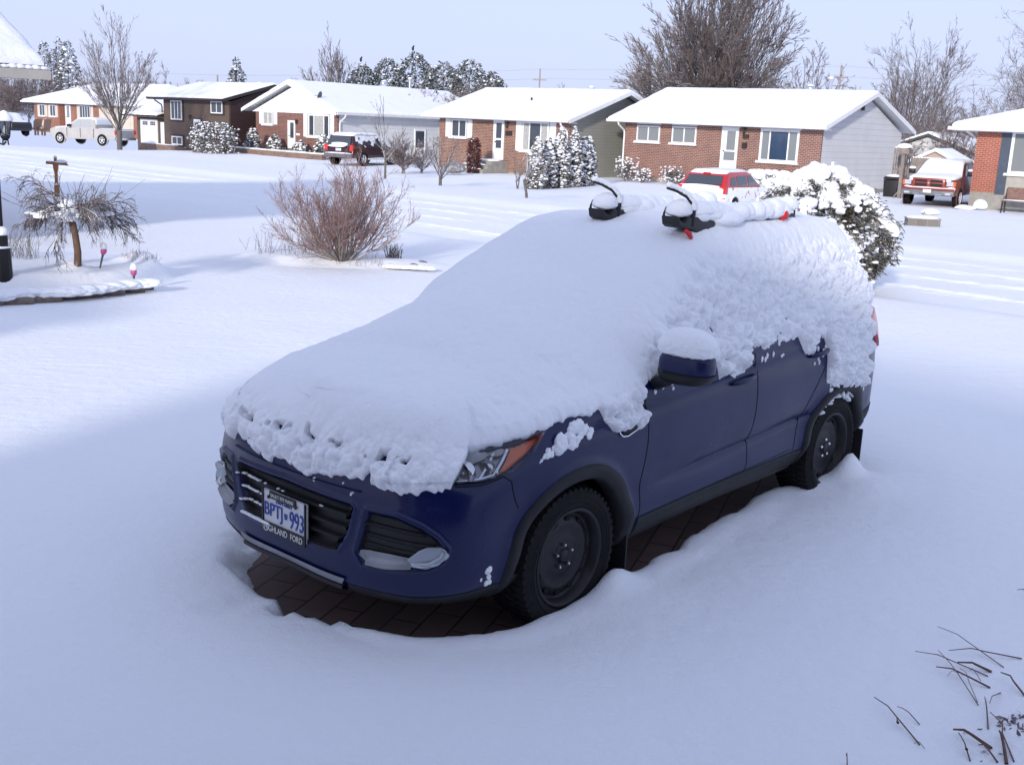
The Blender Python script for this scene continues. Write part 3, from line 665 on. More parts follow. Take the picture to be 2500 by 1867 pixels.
# ---- back-yard buildings between the two right-hand houses
b1 = empty('back_garage', UN(-21.5, 61), RA); tag(b1, 'grey back-yard garage with low snowy roof behind the fence', 'garage')
e = MB(); e.prism([(-.0, -.4), (0, 2.2), (2.6, 3.1), (5.2, 2.2), (5.2, -.4)], 0, 5, 'y'); e.build('side_wall', SIDW, b1)
r = MB(); r.prism([(-.3, 2.1), (-.3, 2.25), (2.6, 3.25), (5.5, 2.25), (5.5, 2.1), (2.6, 3.1)], -.3, 5.3, 'y'); r = r.build('roof', SHING, b1)
snow_on(r, gabley_z(-.3, 5.5, 2.6, 2.25, 3.25), -.3, 5.5, -.3, 5.3, .13, seed=33)
b2 = empty('garden_shed', UN(-17.6, 54), RA); tag(b2, 'small shed with pinkish gable showing above the fence', 'shed')
PINK = siding_mat('pinkish_siding', (.50, .38, .32), .12, .85)
e = MB(); e.prism([(0, -.4), (0, 1.72), (1.5, 2.35), (3, 1.72), (3, -.4)], 0, 2.5, 'y'); e.build('side_wall', PINK, b2)
r = MB(); r.prism([(-.2, 1.62), (-.2, 1.72), (1.5, 2.45), (3.2, 1.72), (3.2, 1.62), (1.5, 2.35)], -.2, 2.7, 'y'); r = r.build('roof', WHITE, b2)
snow_on(r, gabley_z(-.2, 3.2, 1.5, 1.72, 2.45), -.2, 3.2, -.2, 2.7, .1, seed=35)
# ================================================================ PLANTS
def rng(s): return np.random.default_rng(s)
def unit(a): return a/(np.linalg.norm(a, axis=-1, keepdims=True)+1e-9)
def tubes(nb, P, Rr, n=3, m=0):
    # P (k,j,3) polylines, Rr (k,j)
    if len(P) == 0: return
    T = np.empty_like(P); T[:, 1:-1] = P[:, 2:]-P[:, :-2]; T[:, 0] = P[:, 1]-P[:, 0]; T[:, -1] = P[:, -1]-P[:, -2]; T = unit(T)
    ref = np.where(np.abs(T[:, :1, 2:3]) < .8, np.array([0, 0, 1.]), np.array([1., 0, 0])); ref = np.broadcast_to(ref, T.shape)
    A = unit(np.cross(T, ref)); B = np.cross(T, A)
    an = 2*np.pi*np.arange(n)/n
    V = P[:, :, None]+Rr[:, :, None, None]*(A[:, :, None]*np.cos(an)[:, None]+B[:, :, None]*np.sin(an)[:, None])
    k, j = P.shape[:2]; I = np.arange(k*j*n).reshape(k, j, n); I2 = np.roll(I, -1, 2)
    F = np.stack([I[:, :-1], I2[:, :-1], I2[:, 1:], I[:, 1:]], -1).reshape(-1, 4)
    nb.add(V.reshape(-1, 3), F, m)
def grow(g, S, Dr, Ln, r0, r1, k=6, wander=.15, trop=.1, bow=0.):
    m = len(S); P = np.empty((m, k, 3)); P[:, 0] = S; d = unit(Dr)
    for i in range(1, k):
        d = unit(d+g.normal(0, wander, (m, 3))+np.array([0, 0, trop])+(np.array([0, 0, bow*(i/(k-1.))]))); P[:, i] = P[:, i-1]+d*(Ln/(k-1))[:, None]
    return P, r0[:, None]+(r1-r0)[:, None]*np.linspace(0, 1, k)[None]
def children(g, P, Rr, n, t0, t1, ang0, ang1, lf, rf, dec=.35, up=0.):
    m, k = P.shape[:2]; idx = np.repeat(np.arange(m), n); t = g.uniform(t0, t1, len(idx))*(k-1); i = np.minimum(t.astype(int), k-2); f = (t-i)[:, None]
    S = P[idx, i]*(1-f)+P[idx, i+1]*f; T = unit(P[idx, i+1]-P[idx, i]); rad = Rr[idx, i]*(1-f[:, 0])+Rr[idx, i+1]*f[:, 0]
    a = g.uniform(ang0, ang1, len(idx)); q = unit(np.cross(T, g.normal(0, 1, T.shape))); d = unit(T*np.cos(a)[:, None]+q*np.sin(a)[:, None]+np.array([0, 0, up]))
    L0 = np.linalg.norm(np.diff(P, axis=1), axis=-1).sum(1)[idx]; Ln = L0*g.uniform(lf*.7, lf*1.2, len(idx))*(1-dec*t/(k-1))
    return S, d, Ln, np.minimum(rad*rf, rad*.95)
BARK = bark_mat('bark_grey', (.10, .085, .075), (.17, .15, .14), .75); TWIG = bark_mat('twig_grey', (.13, .105, .10), (.20, .165, .16), .55, .15, .7); TWR = bark_mat('twig_red_brown', (.13, .095, .092), (.20, .155, .15), .45, .3, .8)
TWB = bark_mat('twig_big_tree', (.115, .09, .088), (.19, .155, .15), .5, .25, .8); TWF = bark_mat('twig_far', (.13, .11, .112), (.21, .18, .185), .5, .2, .8)
def bare_tree(name, label, cat, base, H, W, seed, limbs=7, trunk=.22, tr=.12, lv=((5, .55), (5, .5), (5, .45)), ang=(.35, .75), mats=(BARK, TWIG), tw=.008, group=None, lean=(0, 0), wander=.10, trop=.02, stems=1, fan=None, bend=0.):
    g = rng(seed); root = empty(name, base); nb = NB(); ns = stems
    S = np.zeros((ns, 3)); S[:, :2] = g.normal(0, .06*(ns > 1)*max(1, tr*6), (ns, 2)); d = np.array([[lean[0], lean[1], 1.]]*ns)+g.normal(0, .03+.22*(ns > 1), (ns, 3))*np.array([1, 1, 0])
    P, Rr = grow(g, S, d, np.full(ns, H*trunk), np.full(ns, tr/ns**.5), np.full(ns, tr*.8/ns**.5), 5, .04, .0); P[:, 0, 2] -= .1; tubes(nb, P, Rr, 8)
    # limbs leave the top of the trunk in a fan
    idx = np.repeat(np.arange(ns), limbs); a = g.uniform(0, 2*np.pi, len(idx)); sp = (np.arange(len(idx))%limbs+.5)/limbs; g.shuffle(sp)
    mx = 1.0*(fan or 1.0); el = sp**.62*mx; Hc = H*(1-trunk); dd = np.stack([np.cos(a)*np.sin(el), np.sin(a)*np.sin(el), np.cos(el)], -1)
    f = g.uniform(.55, 1, len(idx))[:, None]*4; i = np.minimum(f[:, 0].astype(int), 3); S = P[idx, i]+(P[idx, i+1]-P[idx, i])*(f-i[:, None])
    Ln = 1.03*g.uniform(.82, 1.0, len(idx))/np.sqrt((np.sin(el)/(W*.5))**2+(np.cos(el)/Hc)**2); lr = np.full(len(idx), tr*.85/(ns*limbs)**.5); P, Rr = grow(g, S, dd, Ln, lr, np.full(len(idx), tw*1.1), 9, wander, trop, bend); tubes(nb, P, Rr, 6)
    nb.build('trunk', mats[0], root, True); nb = NB()
    for q, (n, lf) in enumerate(lv):
        S, d, Ln, r = children(g, P, Rr, n, .14, .92 if q == 0 else 1.0, ang[0], ang[1], lf, .5, .45, .04)
        P2, R2 = grow(g, S, d, Ln, np.maximum(r, tw*1.1), np.full(len(S), tw*.6), 6 if q == 0 else 5, wander*1.2, trop); tubes(nb, P2, R2, 4 if q == 0 else 3)
        P, Rr = P2, R2
    nb.build('branches', mats[1], root, True)
    return tag(root, label, cat, group)
def blobs(nb, C, Rd, sub=1, m=0, seed=0, flat=.55, amp=.25):
    V, F = ico(sub); F = np.array(F); g = rng(seed); k = len(C)
    S = V[None]*Rd[:, None]; 
    nz = 1+amp*fbm(V[None, :, 0]*1.5+g.uniform(0, 90, (k, 1)), V[None, :, 1]*1.5+g.uniform(0, 90, (k, 1)), np.repeat(V[None, :, 2]*1.5, k, 0), 2, seed)
    S = S*nz[..., None]; S[..., 2] = np.where(S[..., 2] < 0, S[..., 2]*flat, S[..., 2])
    nb.add((C[:, None]+S).reshape(-1, 3), (F[None]+(np.arange(k)*len(V))[:, None, None]).reshape(-1, 3), m)
def leaves(nb, C, D_, ln, wd, g, m=0, cup=0.):
    # pointed sprays: two triangles each
    k = len(C); s = unit(np.cross(D_, g.normal(0, 1, (k, 3)))); L_ = (ln*g.uniform(.6, 1.3, k))[:, None]; w_ = (wd*g.uniform(.6, 1.3, k))[:, None]
    V = np.stack([C, C+D_*L_*.5+s*w_, C+D_*L_+np.array([0, 0, -1.])*L_*cup, C+D_*L_*.5-s*w_], 1).reshape(-1, 3)
    nb.add(V, np.arange(k*4).reshape(-1, 4), m)
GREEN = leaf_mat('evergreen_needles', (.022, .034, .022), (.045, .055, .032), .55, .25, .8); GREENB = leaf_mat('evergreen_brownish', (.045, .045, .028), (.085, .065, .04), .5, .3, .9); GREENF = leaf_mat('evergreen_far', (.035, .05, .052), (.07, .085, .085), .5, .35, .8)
def conifer(name, label, cat, base, H, prof, seed, nleaf=1500, leaf=.16, nsnow=120, sn=.10, mats=None, group=None, core=True, lobes=5, snsub=1, yscale=1., smin=.0, snbias=.3, lw=.28):
    # prof: [(height fraction, radius)]
    g = rng(seed); mats = mats or (BARK, GREEN); root = empty(name, base); hs, rs = zip(*prof)
    nb = NB(); tubes(nb, np.array([[[0, 0, -.1], [0, 0, H*.5], [0, 0, H*.93]]]), np.array([[.05+H*.012, .03+H*.006, .01]]), 6); nb.build('trunk', mats[0], root, True)
    def pt(k, lo, hi):
        h = g.uniform(0, 1, k*4); r = np.interp(h, hs, rs); kp = g.uniform(0, max(rs), k*4) < r; h = h[kp][:k]; r = r[kp][:k]
        a = g.uniform(0, 2*np.pi, len(h)); lob = 1+.16*np.sin(a*lobes+h*17)+.12*np.sin(h*41+a*2)+.10*g.normal(0, 1, len(h)); rad = r*np.sqrt(g.uniform(lo, hi, len(h)))*lob
        return np.stack([np.cos(a)*rad, np.sin(a)*rad*yscale, h*H], -1), np.stack([np.cos(a), np.sin(a), np.zeros(len(h))], -1), h
    nb = NB(); C, O, h = pt(nleaf, .25, 1.0); Dd = unit(O*.8+np.array([0, 0, .15])+g.normal(0, .45, C.shape)); leaves(nb, C, Dd, leaf, leaf*lw, g, 0, .2)
    nb.build('foliage', mats[1], root)
    nb = NB(); C, O, h = pt(nsnow, .55 if snbias else .2, 1.12); k = g.uniform(0, 1, len(C)) < (smin+(1-smin)*(snbias+(1-snbias)*h)) ; C = C[k]; s = sn*g.uniform(.5, 1.25, len(C))
    blobs(nb, C+np.array([0, 0, sn*.3]), np.stack([s*1.1, s*1.1, s*.75], -1), snsub, 0, seed, .5, .3); nb.build('snow', SN if sn > .04 else SNF, root, True)
    return tag(root, label, cat, group)
def at(px, py, Y, z=None):
    p = D(px, py, Y); return Vector((p.x, p.y, hz(p.x, p.y) if z is None else z))
def hp(px, py, Y): return D(px, py, Y).z
# --- trees beyond the houses
TB = 'bare trees behind the houses'
b_ = at(290, 300, 67); bare_tree('bare_tree', 'tall vase-shaped bare tree rising in front of the pale pickup', 'tree', b_, 8.1, 5.4, 1, limbs=24, trunk=.17, tr=.17, lv=((7, .52), (6, .45), (5, .38)), ang=(.18, .5), mats=(BARK, TWIG), tw=.0075, fan=.8, wander=.05, trop=.012)
b_ = at(820, 250, 88); bare_tree('bare_tree', 'bare multi-limbed tree behind the white-gabled house, left of the evergreens', 'tree', b_, 8.8, 6.8, 2, limbs=24, trunk=.2, tr=.15, lv=((6, .52), (6, .45), (5, .38)), ang=(.18, .5), mats=(TWF, TWF), tw=.013, fan=.8, group=TB, wander=.05)
b_ = at(1735, 250, 74); bare_tree('bare_tree', 'huge dense bare tree rising out of frame behind the orange brick bungalow', 'tree', b_, 14.6, 12.0, 3, limbs=84, trunk=.11, tr=.42, lv=((8, .50), (8, .45), (6, .40)), ang=(.2, .65), mats=(BARK, TWB), tw=.0135, group=TB, wander=.045, trop=.004, fan=.98)
b_ = at(1960, 250, 96); bare_tree('bare_tree', 'smaller round-topped bare tree just right of the huge one', 'tree', b_, 9.8, 8.0, 4, limbs=28, trunk=.2, tr=.2, lv=((7, .52), (7, .45), (6, .38)), ang=(.3, .8), mats=(TWF, TWF), tw=.016, group=TB, wander=.09)
b_ = at(2205, 300, 78); bare_tree('bare_tree', 'open-branched bare tree with dark limbs right of the white siding gable', 'tree', b_, 9.4, 8.8, 5, limbs=14, trunk=.2, tr=.26, lv=((7, .6), (8, .48), (7, .38)), ang=(.3, .75), mats=(BARK, TWB), tw=.0085, group=TB, wander=.08, lean=(.05, 0))
b_ = at(2265, 300, 70); bare_tree('bare_tree', 'slanting reddish bare tree leaning right behind the back garage', 'tree', b_, 8.2, 7.6, 6, limbs=14, trunk=.1, tr=.2, lv=((7, .6), (8, .48), (7, .38)), ang=(.25, .7), mats=(BARK, TWB), tw=.008, group=TB, wander=.07, lean=(.25, 0))
b_ = at(2560, 300, 60); bare_tree('bare_tree', 'pale bare tree cut by the right edge above the corner house', 'tree', b_, 9.8, 10, 7, limbs=20, trunk=.2, tr=.24, lv=((8, .6), (8, .48), (7, .38)), ang=(.4, .95), mats=(BARK, TWIG), tw=.007, group=TB, wander=.1)
for k, (px, Y, H, W, lb) in enumerate([(345, 132, 7.6, 6.2, 'bare tree just right of the tall vase-shaped tree'), (405, 132, 7.2, 7.2, 'bare tree left of the brown house roof'), (455, 134, 5.8, 5.6, 'low bare tree touching the brown house roof'), (745, 112, 5.2, 3.4, 'faint small bare tree left of the multi-limbed tree'), (1372, 112, 7.2, 4.0, 'small bare treetop above the grey-green gable house roof'), (2110, 105, 8.0, 6.5, 'bare tree behind the right utility pole'), (2055, 108, 7.4, 4.5, 'bare tree left of the right utility pole'), (2380, 92, 6.0, 5.5, 'low bare tree over the corner house eave')]):
    bare_tree('bare_tree', lb, 'tree', at(px, 260, Y), H, W, 20+k, limbs=13, trunk=.15, tr=.11, lv=((6, .52), (6, .45), (6, .4)), ang=(.3, .8), mats=(TWF, TWF), tw=.015, group=TB, wander=.08)
for k, (px, Y, H, W, lb) in enumerate([(1060, 74, 4.6, 5.0, 'red-brown bare shrub at the left foot of the evergreens'), (1130, 73, 5.5, 6.0, 'tall red-brown bare shrub before the evergreens'), (1195, 74, 4.6, 4.6, 'red-brown bare shrub at the right end of the evergreens'), (2190, 62, 3.0, 3.6, 'reddish bare shrub behind the back garage roof'), (2300, 63, 4.6, 4.6, 'dense reddish shrub behind the garden shed'), (2350, 58, 3.6, 4., 'snowy reddish shrub beside the corner house'), (2240, 66, 4.4, 4., 'reddish shrub between back garage and slanting tree'), (2150, 70, 4.2, 4.6, 'bare shrub showing right of the white gable peak'), (2325, 72, 5.2, 5.2, 'tall bare shrub above the pickup cab'), (2385, 68, 4.4, 4.6, 'bare shrub above the eave of the corner house')]):
    bare_tree('bare_shrub', lb, 'shrub', at(px, 300, Y), H, W, 40+k, limbs=12, trunk=.06, tr=.09, lv=((7, .45), (7, .42), (4, .5)), ang=(.3, .9), mats=(TWIG, TWR), tw=.0085, group='bare shrubs behind the houses', wander=.12, stems=3)
for k, (px, Y, H, W, lb) in enumerate([(15, 128, 6.6, 8., 'reddish bare shrub under the near roof corner'), (70, 132, 7.2, 8.5, 'purple-brown bare shrub below the left conifers'), (130, 130, 6.4, 7., 'bare shrub just behind the hip roof ridge'), (-15, 124, 5.2, 7., 'bare shrub at the left frame edge'), (40, 122, 4.6, 7., 'snowy bare shrub left of the deck chairs'), (215, 132, 6.0, 6.2, 'bare shrub right of the left conifers')]):
    bare_tree('bare_shrub', lb, 'shrub', at(px, 280, Y), H, W, 60+k, limbs=12, trunk=.06, tr=.09, lv=((7, .45), (6, .42), (4, .5)), ang=(.3, .9), mats=(TWIG, TWR), tw=.011, group='bare shrubs on the far left', wander=.12, stems=3)
CG = 'snow-dusted conifers on the far left'
cone = [(0, .9), (.1, 1.0), (.5, .65), (.85, .22), (1, .02)]
def pr(p, w): return [(h, r*w) for h, r in p]
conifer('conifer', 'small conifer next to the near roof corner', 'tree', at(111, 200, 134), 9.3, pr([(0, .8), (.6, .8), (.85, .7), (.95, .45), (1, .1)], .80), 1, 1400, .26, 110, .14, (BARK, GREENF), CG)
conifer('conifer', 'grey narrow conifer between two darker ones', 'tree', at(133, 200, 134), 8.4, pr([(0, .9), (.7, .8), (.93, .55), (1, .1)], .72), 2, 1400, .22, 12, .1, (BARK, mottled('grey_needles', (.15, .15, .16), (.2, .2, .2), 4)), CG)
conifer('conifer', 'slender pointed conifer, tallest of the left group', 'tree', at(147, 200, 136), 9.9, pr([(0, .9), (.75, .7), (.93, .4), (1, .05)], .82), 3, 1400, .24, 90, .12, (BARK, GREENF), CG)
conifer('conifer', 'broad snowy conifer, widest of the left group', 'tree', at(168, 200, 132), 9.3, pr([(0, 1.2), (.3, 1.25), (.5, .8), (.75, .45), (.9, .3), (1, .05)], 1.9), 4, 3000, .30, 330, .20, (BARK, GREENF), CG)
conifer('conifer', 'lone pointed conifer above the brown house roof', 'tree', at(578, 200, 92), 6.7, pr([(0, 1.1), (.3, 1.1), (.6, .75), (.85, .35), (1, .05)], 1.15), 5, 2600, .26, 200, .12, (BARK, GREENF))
EG = 'dark snowy evergreens behind the gabled house'
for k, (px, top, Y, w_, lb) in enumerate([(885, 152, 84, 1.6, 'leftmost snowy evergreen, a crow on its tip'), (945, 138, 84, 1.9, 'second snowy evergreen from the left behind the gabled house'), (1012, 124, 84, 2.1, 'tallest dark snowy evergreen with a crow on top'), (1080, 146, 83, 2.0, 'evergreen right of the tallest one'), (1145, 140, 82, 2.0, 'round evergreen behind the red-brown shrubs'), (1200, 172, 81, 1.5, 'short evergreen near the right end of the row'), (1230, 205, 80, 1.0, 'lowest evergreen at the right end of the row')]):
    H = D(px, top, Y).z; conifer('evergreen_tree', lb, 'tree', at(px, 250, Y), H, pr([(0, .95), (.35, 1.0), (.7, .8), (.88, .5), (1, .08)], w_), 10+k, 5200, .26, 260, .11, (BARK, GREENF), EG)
for px, py, Y, lb in ((1008, 121, 84, 'black crow perched on the tallest evergreen'), (881, 148, 84, 'black crow perched on the leftmost evergreen')):
    s_ = NB(); s_.blob((0, 0, .17), (.09, .07, .17), 2, .1, flat=1); s_.blob((.06, 0, .34), (.06, .05, .06), 2, .05, flat=1); o = s_.build('crow', mat('crow_black', (.01, .01, .012), .6), None, True); o.location = D(px, py+4, Y); tag(o, lb, 'bird', 'crows on treetops')
# --- front gardens across the street
b_ = at(940, 430, 45.4); bare_tree('young_tree', 'slim young bare tree in front of the dark red SUV', 'tree', b_, 3.75, 2.2, 71, limbs=10, trunk=.28, tr=.05, lv=((4, .42), (3, .42)), ang=(.3, .6), tw=.006, wander=.07)
b_ = at(1075, 448, 41.6); bare_tree('small_bare_tree', 'low wide-crowned bare tree with forked snowy branches, left of the front steps', 'tree', b_, 2.0, 3.0, 72, limbs=9, trunk=.16, tr=.065, lv=((6, .45), (5, .42), (2, .5)), ang=(.35, .9), tw=.006, wander=.12)
b_ = at(1286, 485, 34.6); bare_tree('small_bare_tree', 'crooked little bare tree just left of the snowy cedars', 'tree', b_, 1.9, 2.6, 73, limbs=6, trunk=.3, tr=.045, lv=((5, .45), (3, .42)), ang=(.3, .9), tw=.006, wander=.14, lean=(-.05, 0))
b_ = at(1262, 455, 43.0); bare_tree('small_bare_tree', 'thin two-stemmed sapling behind the crooked little tree', 'tree', b_, 1.7, 1.3, 74, limbs=4, trunk=.2, tr=.035, lv=((4, .5), (3, .4)), ang=(.3, .7), tw=.006, stems=2)
b_ = at(985, 417, 51.5); bare_tree('bare_shrub', 'pinkish many-stemmed bare shrub behind the slim young tree', 'shrub', b_, 1.95, 2.3, 75, limbs=12, trunk=.1, tr=.06, lv=((7, .45), (6, .42), (2, .5)), ang=(.3, .8), mats=(TWIG, TWR), tw=.006, stems=3)
b_ = at(1028, 410, 53); bare_tree('bare_shrub', 'small pinkish bare shrub right of the many-stemmed one', 'shrub', b_, 1.6, 1.3, 76, limbs=9, trunk=.1, tr=.05, lv=((6, .45), (5, .42)), ang=(.3, .8), mats=(TWIG, TWR), tw=.006, stems=3)
CD = 'columnar cedars heavy with snow'
for k, (px, bot, top, Y, w_, lb) in enumerate([(1308, 462, 335, 43.5, .42, 'leftmost snow-clumped columnar cedar'), (1334, 460, 336, 44.5, .40, 'second columnar cedar from the left'), (1364, 458, 312, 45.2, .46, 'tall columnar cedar left of the tallest'), (1398, 454, 309, 46, .40, 'tallest columnar cedar in the row'), (1422, 450, 331, 47, .38, 'columnar cedar second from the right'), (1434, 448, 334, 47.6, .36, 'rightmost columnar cedar by the grey-green gable')]):
    p = at(px, bot, Y); conifer('columnar_cedar', lb, 'tree', p, D(px, top, Y).z-p.z, pr([(0, .75), (.1, 1), (.5, .92), (.7, .66), (.88, .32), (1, .03)], w_*.80), 30+k, 3000, .12, 520, .065, (BARK, GREENB), CD, snsub=2, smin=.3, snbias=.55)
for k, (px, bot, top, Y, w_, lb) in enumerate([(561, 372, 312, 69, .32, 'dark narrow cedar against the brown house end wall'), (618, 370, 312, 68, .42, 'tall cedar at the left corner of the white-gabled house'), (670, 372, 330, 67.5, .45, 'conical snowy shrub between small window and door'), (733, 378, 344, 66, .42, 'small conical shrub right of the glazed door'), (790, 384, 330, 64, .50, 'snow-topped shrub under the big window')]):
    p = at(px, bot, Y); conifer('snowy_shrub', lb, 'shrub', p, D(px, top, Y).z-p.z, pr([(0, .9), (.3, 1), (.6, .8), (.9, .35), (1, .1)], w_), 50+k, 1500, .14, 170, .085, (BARK, GREENB), 'snowy shrubs by the gabled house', smin=.3, snbias=.5)
p = at(522, 374, 65.5); conifer('round_shrub', 'wide snow-speckled round shrub in front of the brown house', 'shrub', p, 1.72, pr([(0, .9), (.5, 1.0), (.85, .9), (1, .55)], 1.18), 57, 4200, .13, 620, .07, (BARK, GREENB), smin=.4, snbias=.6, snsub=1)
for k, (px, bot, top, Y, w_, lb) in enumerate([(1528, 444, 384, 52.5, .55, 'loose twiggy shrub at the corner of the orange brick bungalow'), (1567, 447, 412, 52, .40, 'small snowy shrub right of the corner shrub'), (1640, 448, 406, 51.5, .62, 'round snowy shrub under the second small window')]):
    p = at(px, bot, Y); H = D(px, top, Y).z-p.z; t = bare_tree('garden_shrub', lb, 'shrub', p, H, w_*2.2, 80+k, limbs=11, trunk=.1, tr=.03, lv=((6, .5), (5, .45)), ang=(.3, .9), tw=.006, stems=3, group='shrubs by the orange brick bungalow')
    g = rng(k); nb = NB(); a = g.uniform(0, 6.28, 90); r = w_*np.sqrt(g.uniform(0, 1, 90)); z = H*g.uniform(.15, 1, 90); s = .05*g.uniform(.5, 1.3, 90); blobs(nb, np.stack([np.cos(a)*r, np.sin(a)*r, z], -1), np.stack([s*1.2, s*1.2, s*.8], -1), 1, 0, k); nb.build('snow', SN, t, True)
p = at(1156, 408, 55.0); conifer('climbing_shrub', 'dark maroon narrow shrub against the brick beside the front steps', 'shrub', p, 1.72, pr([(0, .9), (.5, 1), (.9, .8), (1, .3)], .30), 59, 2600, .09, 26, .04, (BARK, mottled('maroon_leaves', (.07, .02, .025), (.11, .035, .035), 9)))
p = at(1108, 415, 52.5); s_ = NB(); s_.blob((0, 0, .25), (.55, .45, .36), 3, .2, seed=4); o = s_.build('snowy_mound', mottled('grey_litter', (.12, .11, .11), (.4, .4, .42), 9), None, True); o.location = p; tag(o, 'low grey snow-dusted mound left of the front steps', 'shrub')
p = UN(-23.4, 43.3, -.2); conifer('low_hedge', 'long flat-topped hedge capped with snow under the big window', 'hedge', p, .9, pr([(0, 1), (.8, 1), (1, .9)], .7), 61, 1500, .12, 300, .16, (BARK, GREENB), smin=1, snsub=2)
# --- big snow-laden shrub behind the car
def pillow_shrub(base, seed):
    g = rng(seed); root = empty('snow_laden_shrub', base); H, Rx, Ry = 1.72, 1.0, 1.0
    def shape(z):  # radius factor with height
        return np.interp(z/H, [0, .08, .3, .62, .85, 1], [.55, .80, 1.0, .95, .68, .2])
    nb = NB(); S = np.zeros((26, 3)); a = g.uniform(0, 6.28, 26); d = np.stack([np.cos(a)*g.uniform(.2, 1, 26), np.sin(a)*g.uniform(.2, 1, 26), g.uniform(.6, 1.3, 26)], -1)
    P, Rr = grow(g, S, d, g.uniform(1.1, 1.8, 26), np.full(26, .03), np.full(26, .008), 7, .12, .04); tubes(nb, P, Rr, 5); nb.build('branches', BARK, root, True)
    # sprays: fans of needles on drooping tips
    def pts(k, lo, hi, zmax=1.):
        z = H*g.uniform(0.02, zmax, k); a = g.uniform(0, 6.28, k); r = np.sqrt(g.uniform(lo, hi, k))*shape(z)*(1+.13*np.sin(a*4+z*3)+.1*np.sin(a*9+z*5)); return np.stack([np.cos(a)*r*Rx, np.sin(a)*r*Ry, z], -1), np.stack([np.cos(a), np.sin(a), 0*a], -1)
    nb = NB(); C, O = pts(2400, .3, 1.0)
    for k in range(20):
        Dd = unit(O*.75+np.array([0, 0, -.05])+g.normal(0, .42, C.shape)); leaves(nb, C+g.normal(0, .035, C.shape), Dd, .085, .011, g, 0, .25)
    nb.build('foliage', GREENB, root)
    nb = NB(); C, O = pts(250, .35, .72); k = g.uniform(0, 1, len(C)) < .16+.78*C[:, 2]/H; C = C[k]; O = unit(O[k]+g.normal(0, .35, O[k].shape)*np.array([1, 1, 0])); s = g.uniform(.07, .135, len(C))*(.8+.4*C[:, 2]/H); Lf = g.uniform(.16, .34, len(C))
    for j in range(5):
        t = j/4.; blobs(nb, C+O*(Lf*t)[:, None]+np.array([0, 0, 1.])*(.07+.05*t-.20*t*t)+g.normal(0, .012, C.shape), np.stack([s*(1.05-.55*t)]*2+[s*(.80-.38*t)], -1), 3, 0, seed+j, .9, .45)
    C, O = pts(520, .8, 1.1); s = g.uniform(.015, .045, len(C)); blobs(nb, C+np.array([0, 0, .02]), np.stack([s*1.2, s*1.2, s*.7], -1), 2, 0, seed+1, .5, .4)
    nb.build('snow', SN, root, True)
    return root
p = at(1982, 690, 16.9); p.z = .02; tag(pillow_shrub(p, 5), 'big rounded evergreen shrub loaded with snow pillows behind the car', 'shrub')
# --- red-twigged bush on its mound
def twig_bush(base, seed):
    g = rng(seed); root = empty('red_twig_bush', base); n = 58
    a = g.uniform(0, 6.28, n); el = g.uniform(.0, 1, n)**.7*1.22; S = np.stack([np.cos(a)*.10, np.sin(a)*.10, 0*a-.05], -1)
    d = np.stack([np.cos(a)*np.sin(el), np.sin(a)*np.sin(el), np.cos(el)], -1)
    STM = bark_mat('stem_grey_tan', (.17, .145, .13), (.26, .225, .20), .9, .05, .5); RT = bark_mat('red_twigs', (.20, .11, .10), (.30, .19, .175), .45, .25, .75)
    P, Rr = grow(g, S, d, g.uniform(.95, 1.55, n), g.uniform(.010, .019, n), np.full(n, .003), 9, .09, .02, .13); nb = NB(); tubes(nb, P, Rr, 6); nb.build('stems', STM, root, True); nb = NB()
    S, dd, Ln, r = children(g, P, Rr, 12, .2, 1., .25, .9, .38, .6, .4, .1); P1, R1 = grow(g, S, dd, Ln, np.maximum(r, .004), np.full(len(S), .002), 6, .12, .05); tubes(nb, P1, R1, 4)
    S, dd, Ln, r = children(g, P1, R1, 7, .2, 1., .3, 1.0, .48, .65, .4, .1); P2, R2 = grow(g, S, dd, Ln, np.full(len(S), .0021), np.full(len(S), .0011), 5, .16, .05); tubes(nb, P2, R2, 3)
    S, dd, Ln, r = children(g, P2[::2], R2[::2], 2, .2, 1., .3, .9, .5, .65, .4, .1); P3, R3 = grow(g, S, dd, Ln, np.full(len(S), .0018), np.full(len(S), .001), 4, .14, .05); tubes(nb, P3, R3, 3)
    nb.build('twigs', RT, root, True); return root
p = onground(838, 632); tag(twig_bush(p, 3), 'wide fan-shaped bare bush with reddish twigs in the middle of the lawn', 'shrub')
def dry_stalks(name, label, base, n, rad, H, seed, m, grp=None, cat='dry plant', r=.003):
    g = rng(seed); a = g.uniform(0, 6.28, n); q = rad*np.sqrt(g.uniform(0, 1, n)); S = np.stack([np.cos(a)*q, np.sin(a)*q*.6, 0*a-.03], -1); d = np.stack([g.normal(0, .25, n), g.normal(0, .25, n), 0*a+1], -1)
    P, Rr = grow(g, S, d, H*g.uniform(.5, 1.1, n), np.full(n, r), np.full(n, r*.5), 4, .08, 0); nb = NB(); tubes(nb, P, Rr, 3)
    S, dd, Ln, rr = children(g, P, Rr, 2, .4, 1, .3, .8, .3, .7); P1, R1 = grow(g, S, dd, Ln, np.full(len(S), r*.6), np.full(len(S), r*.4), 3, .1, 0); tubes(nb, P1, R1, 3)
    o = nb.build(name, m, None, True); o.location = base; return tag(o, label, cat, grp)
DG = 'dry stalks round the red-twigged bush'
dry_stalks('dry_stalks', 'pale dry stalks at the left foot of the red-twigged bush', at(710, 622, 17.2), 60, .55, .42, 1, TWIG, DG)
dry_stalks('dry_stalks', 'short dark seed-head stalks right of the red-twigged bush', at(963, 622, 17.2), 46, .13, .26, 2, BARK, DG, r=.006)
dry_stalks('dry_stalks', 'sparse dry stalks in front of the red-twigged bush', at(880, 636, 16.6), 30, .4, .25, 3, TWIG, DG)
dry_stalks('fallen_twig', 'bent dry twig sticking out left of the red-twigged bush', at(615, 605, 18.3), 5, .12, .35, 4, BARK, DG)
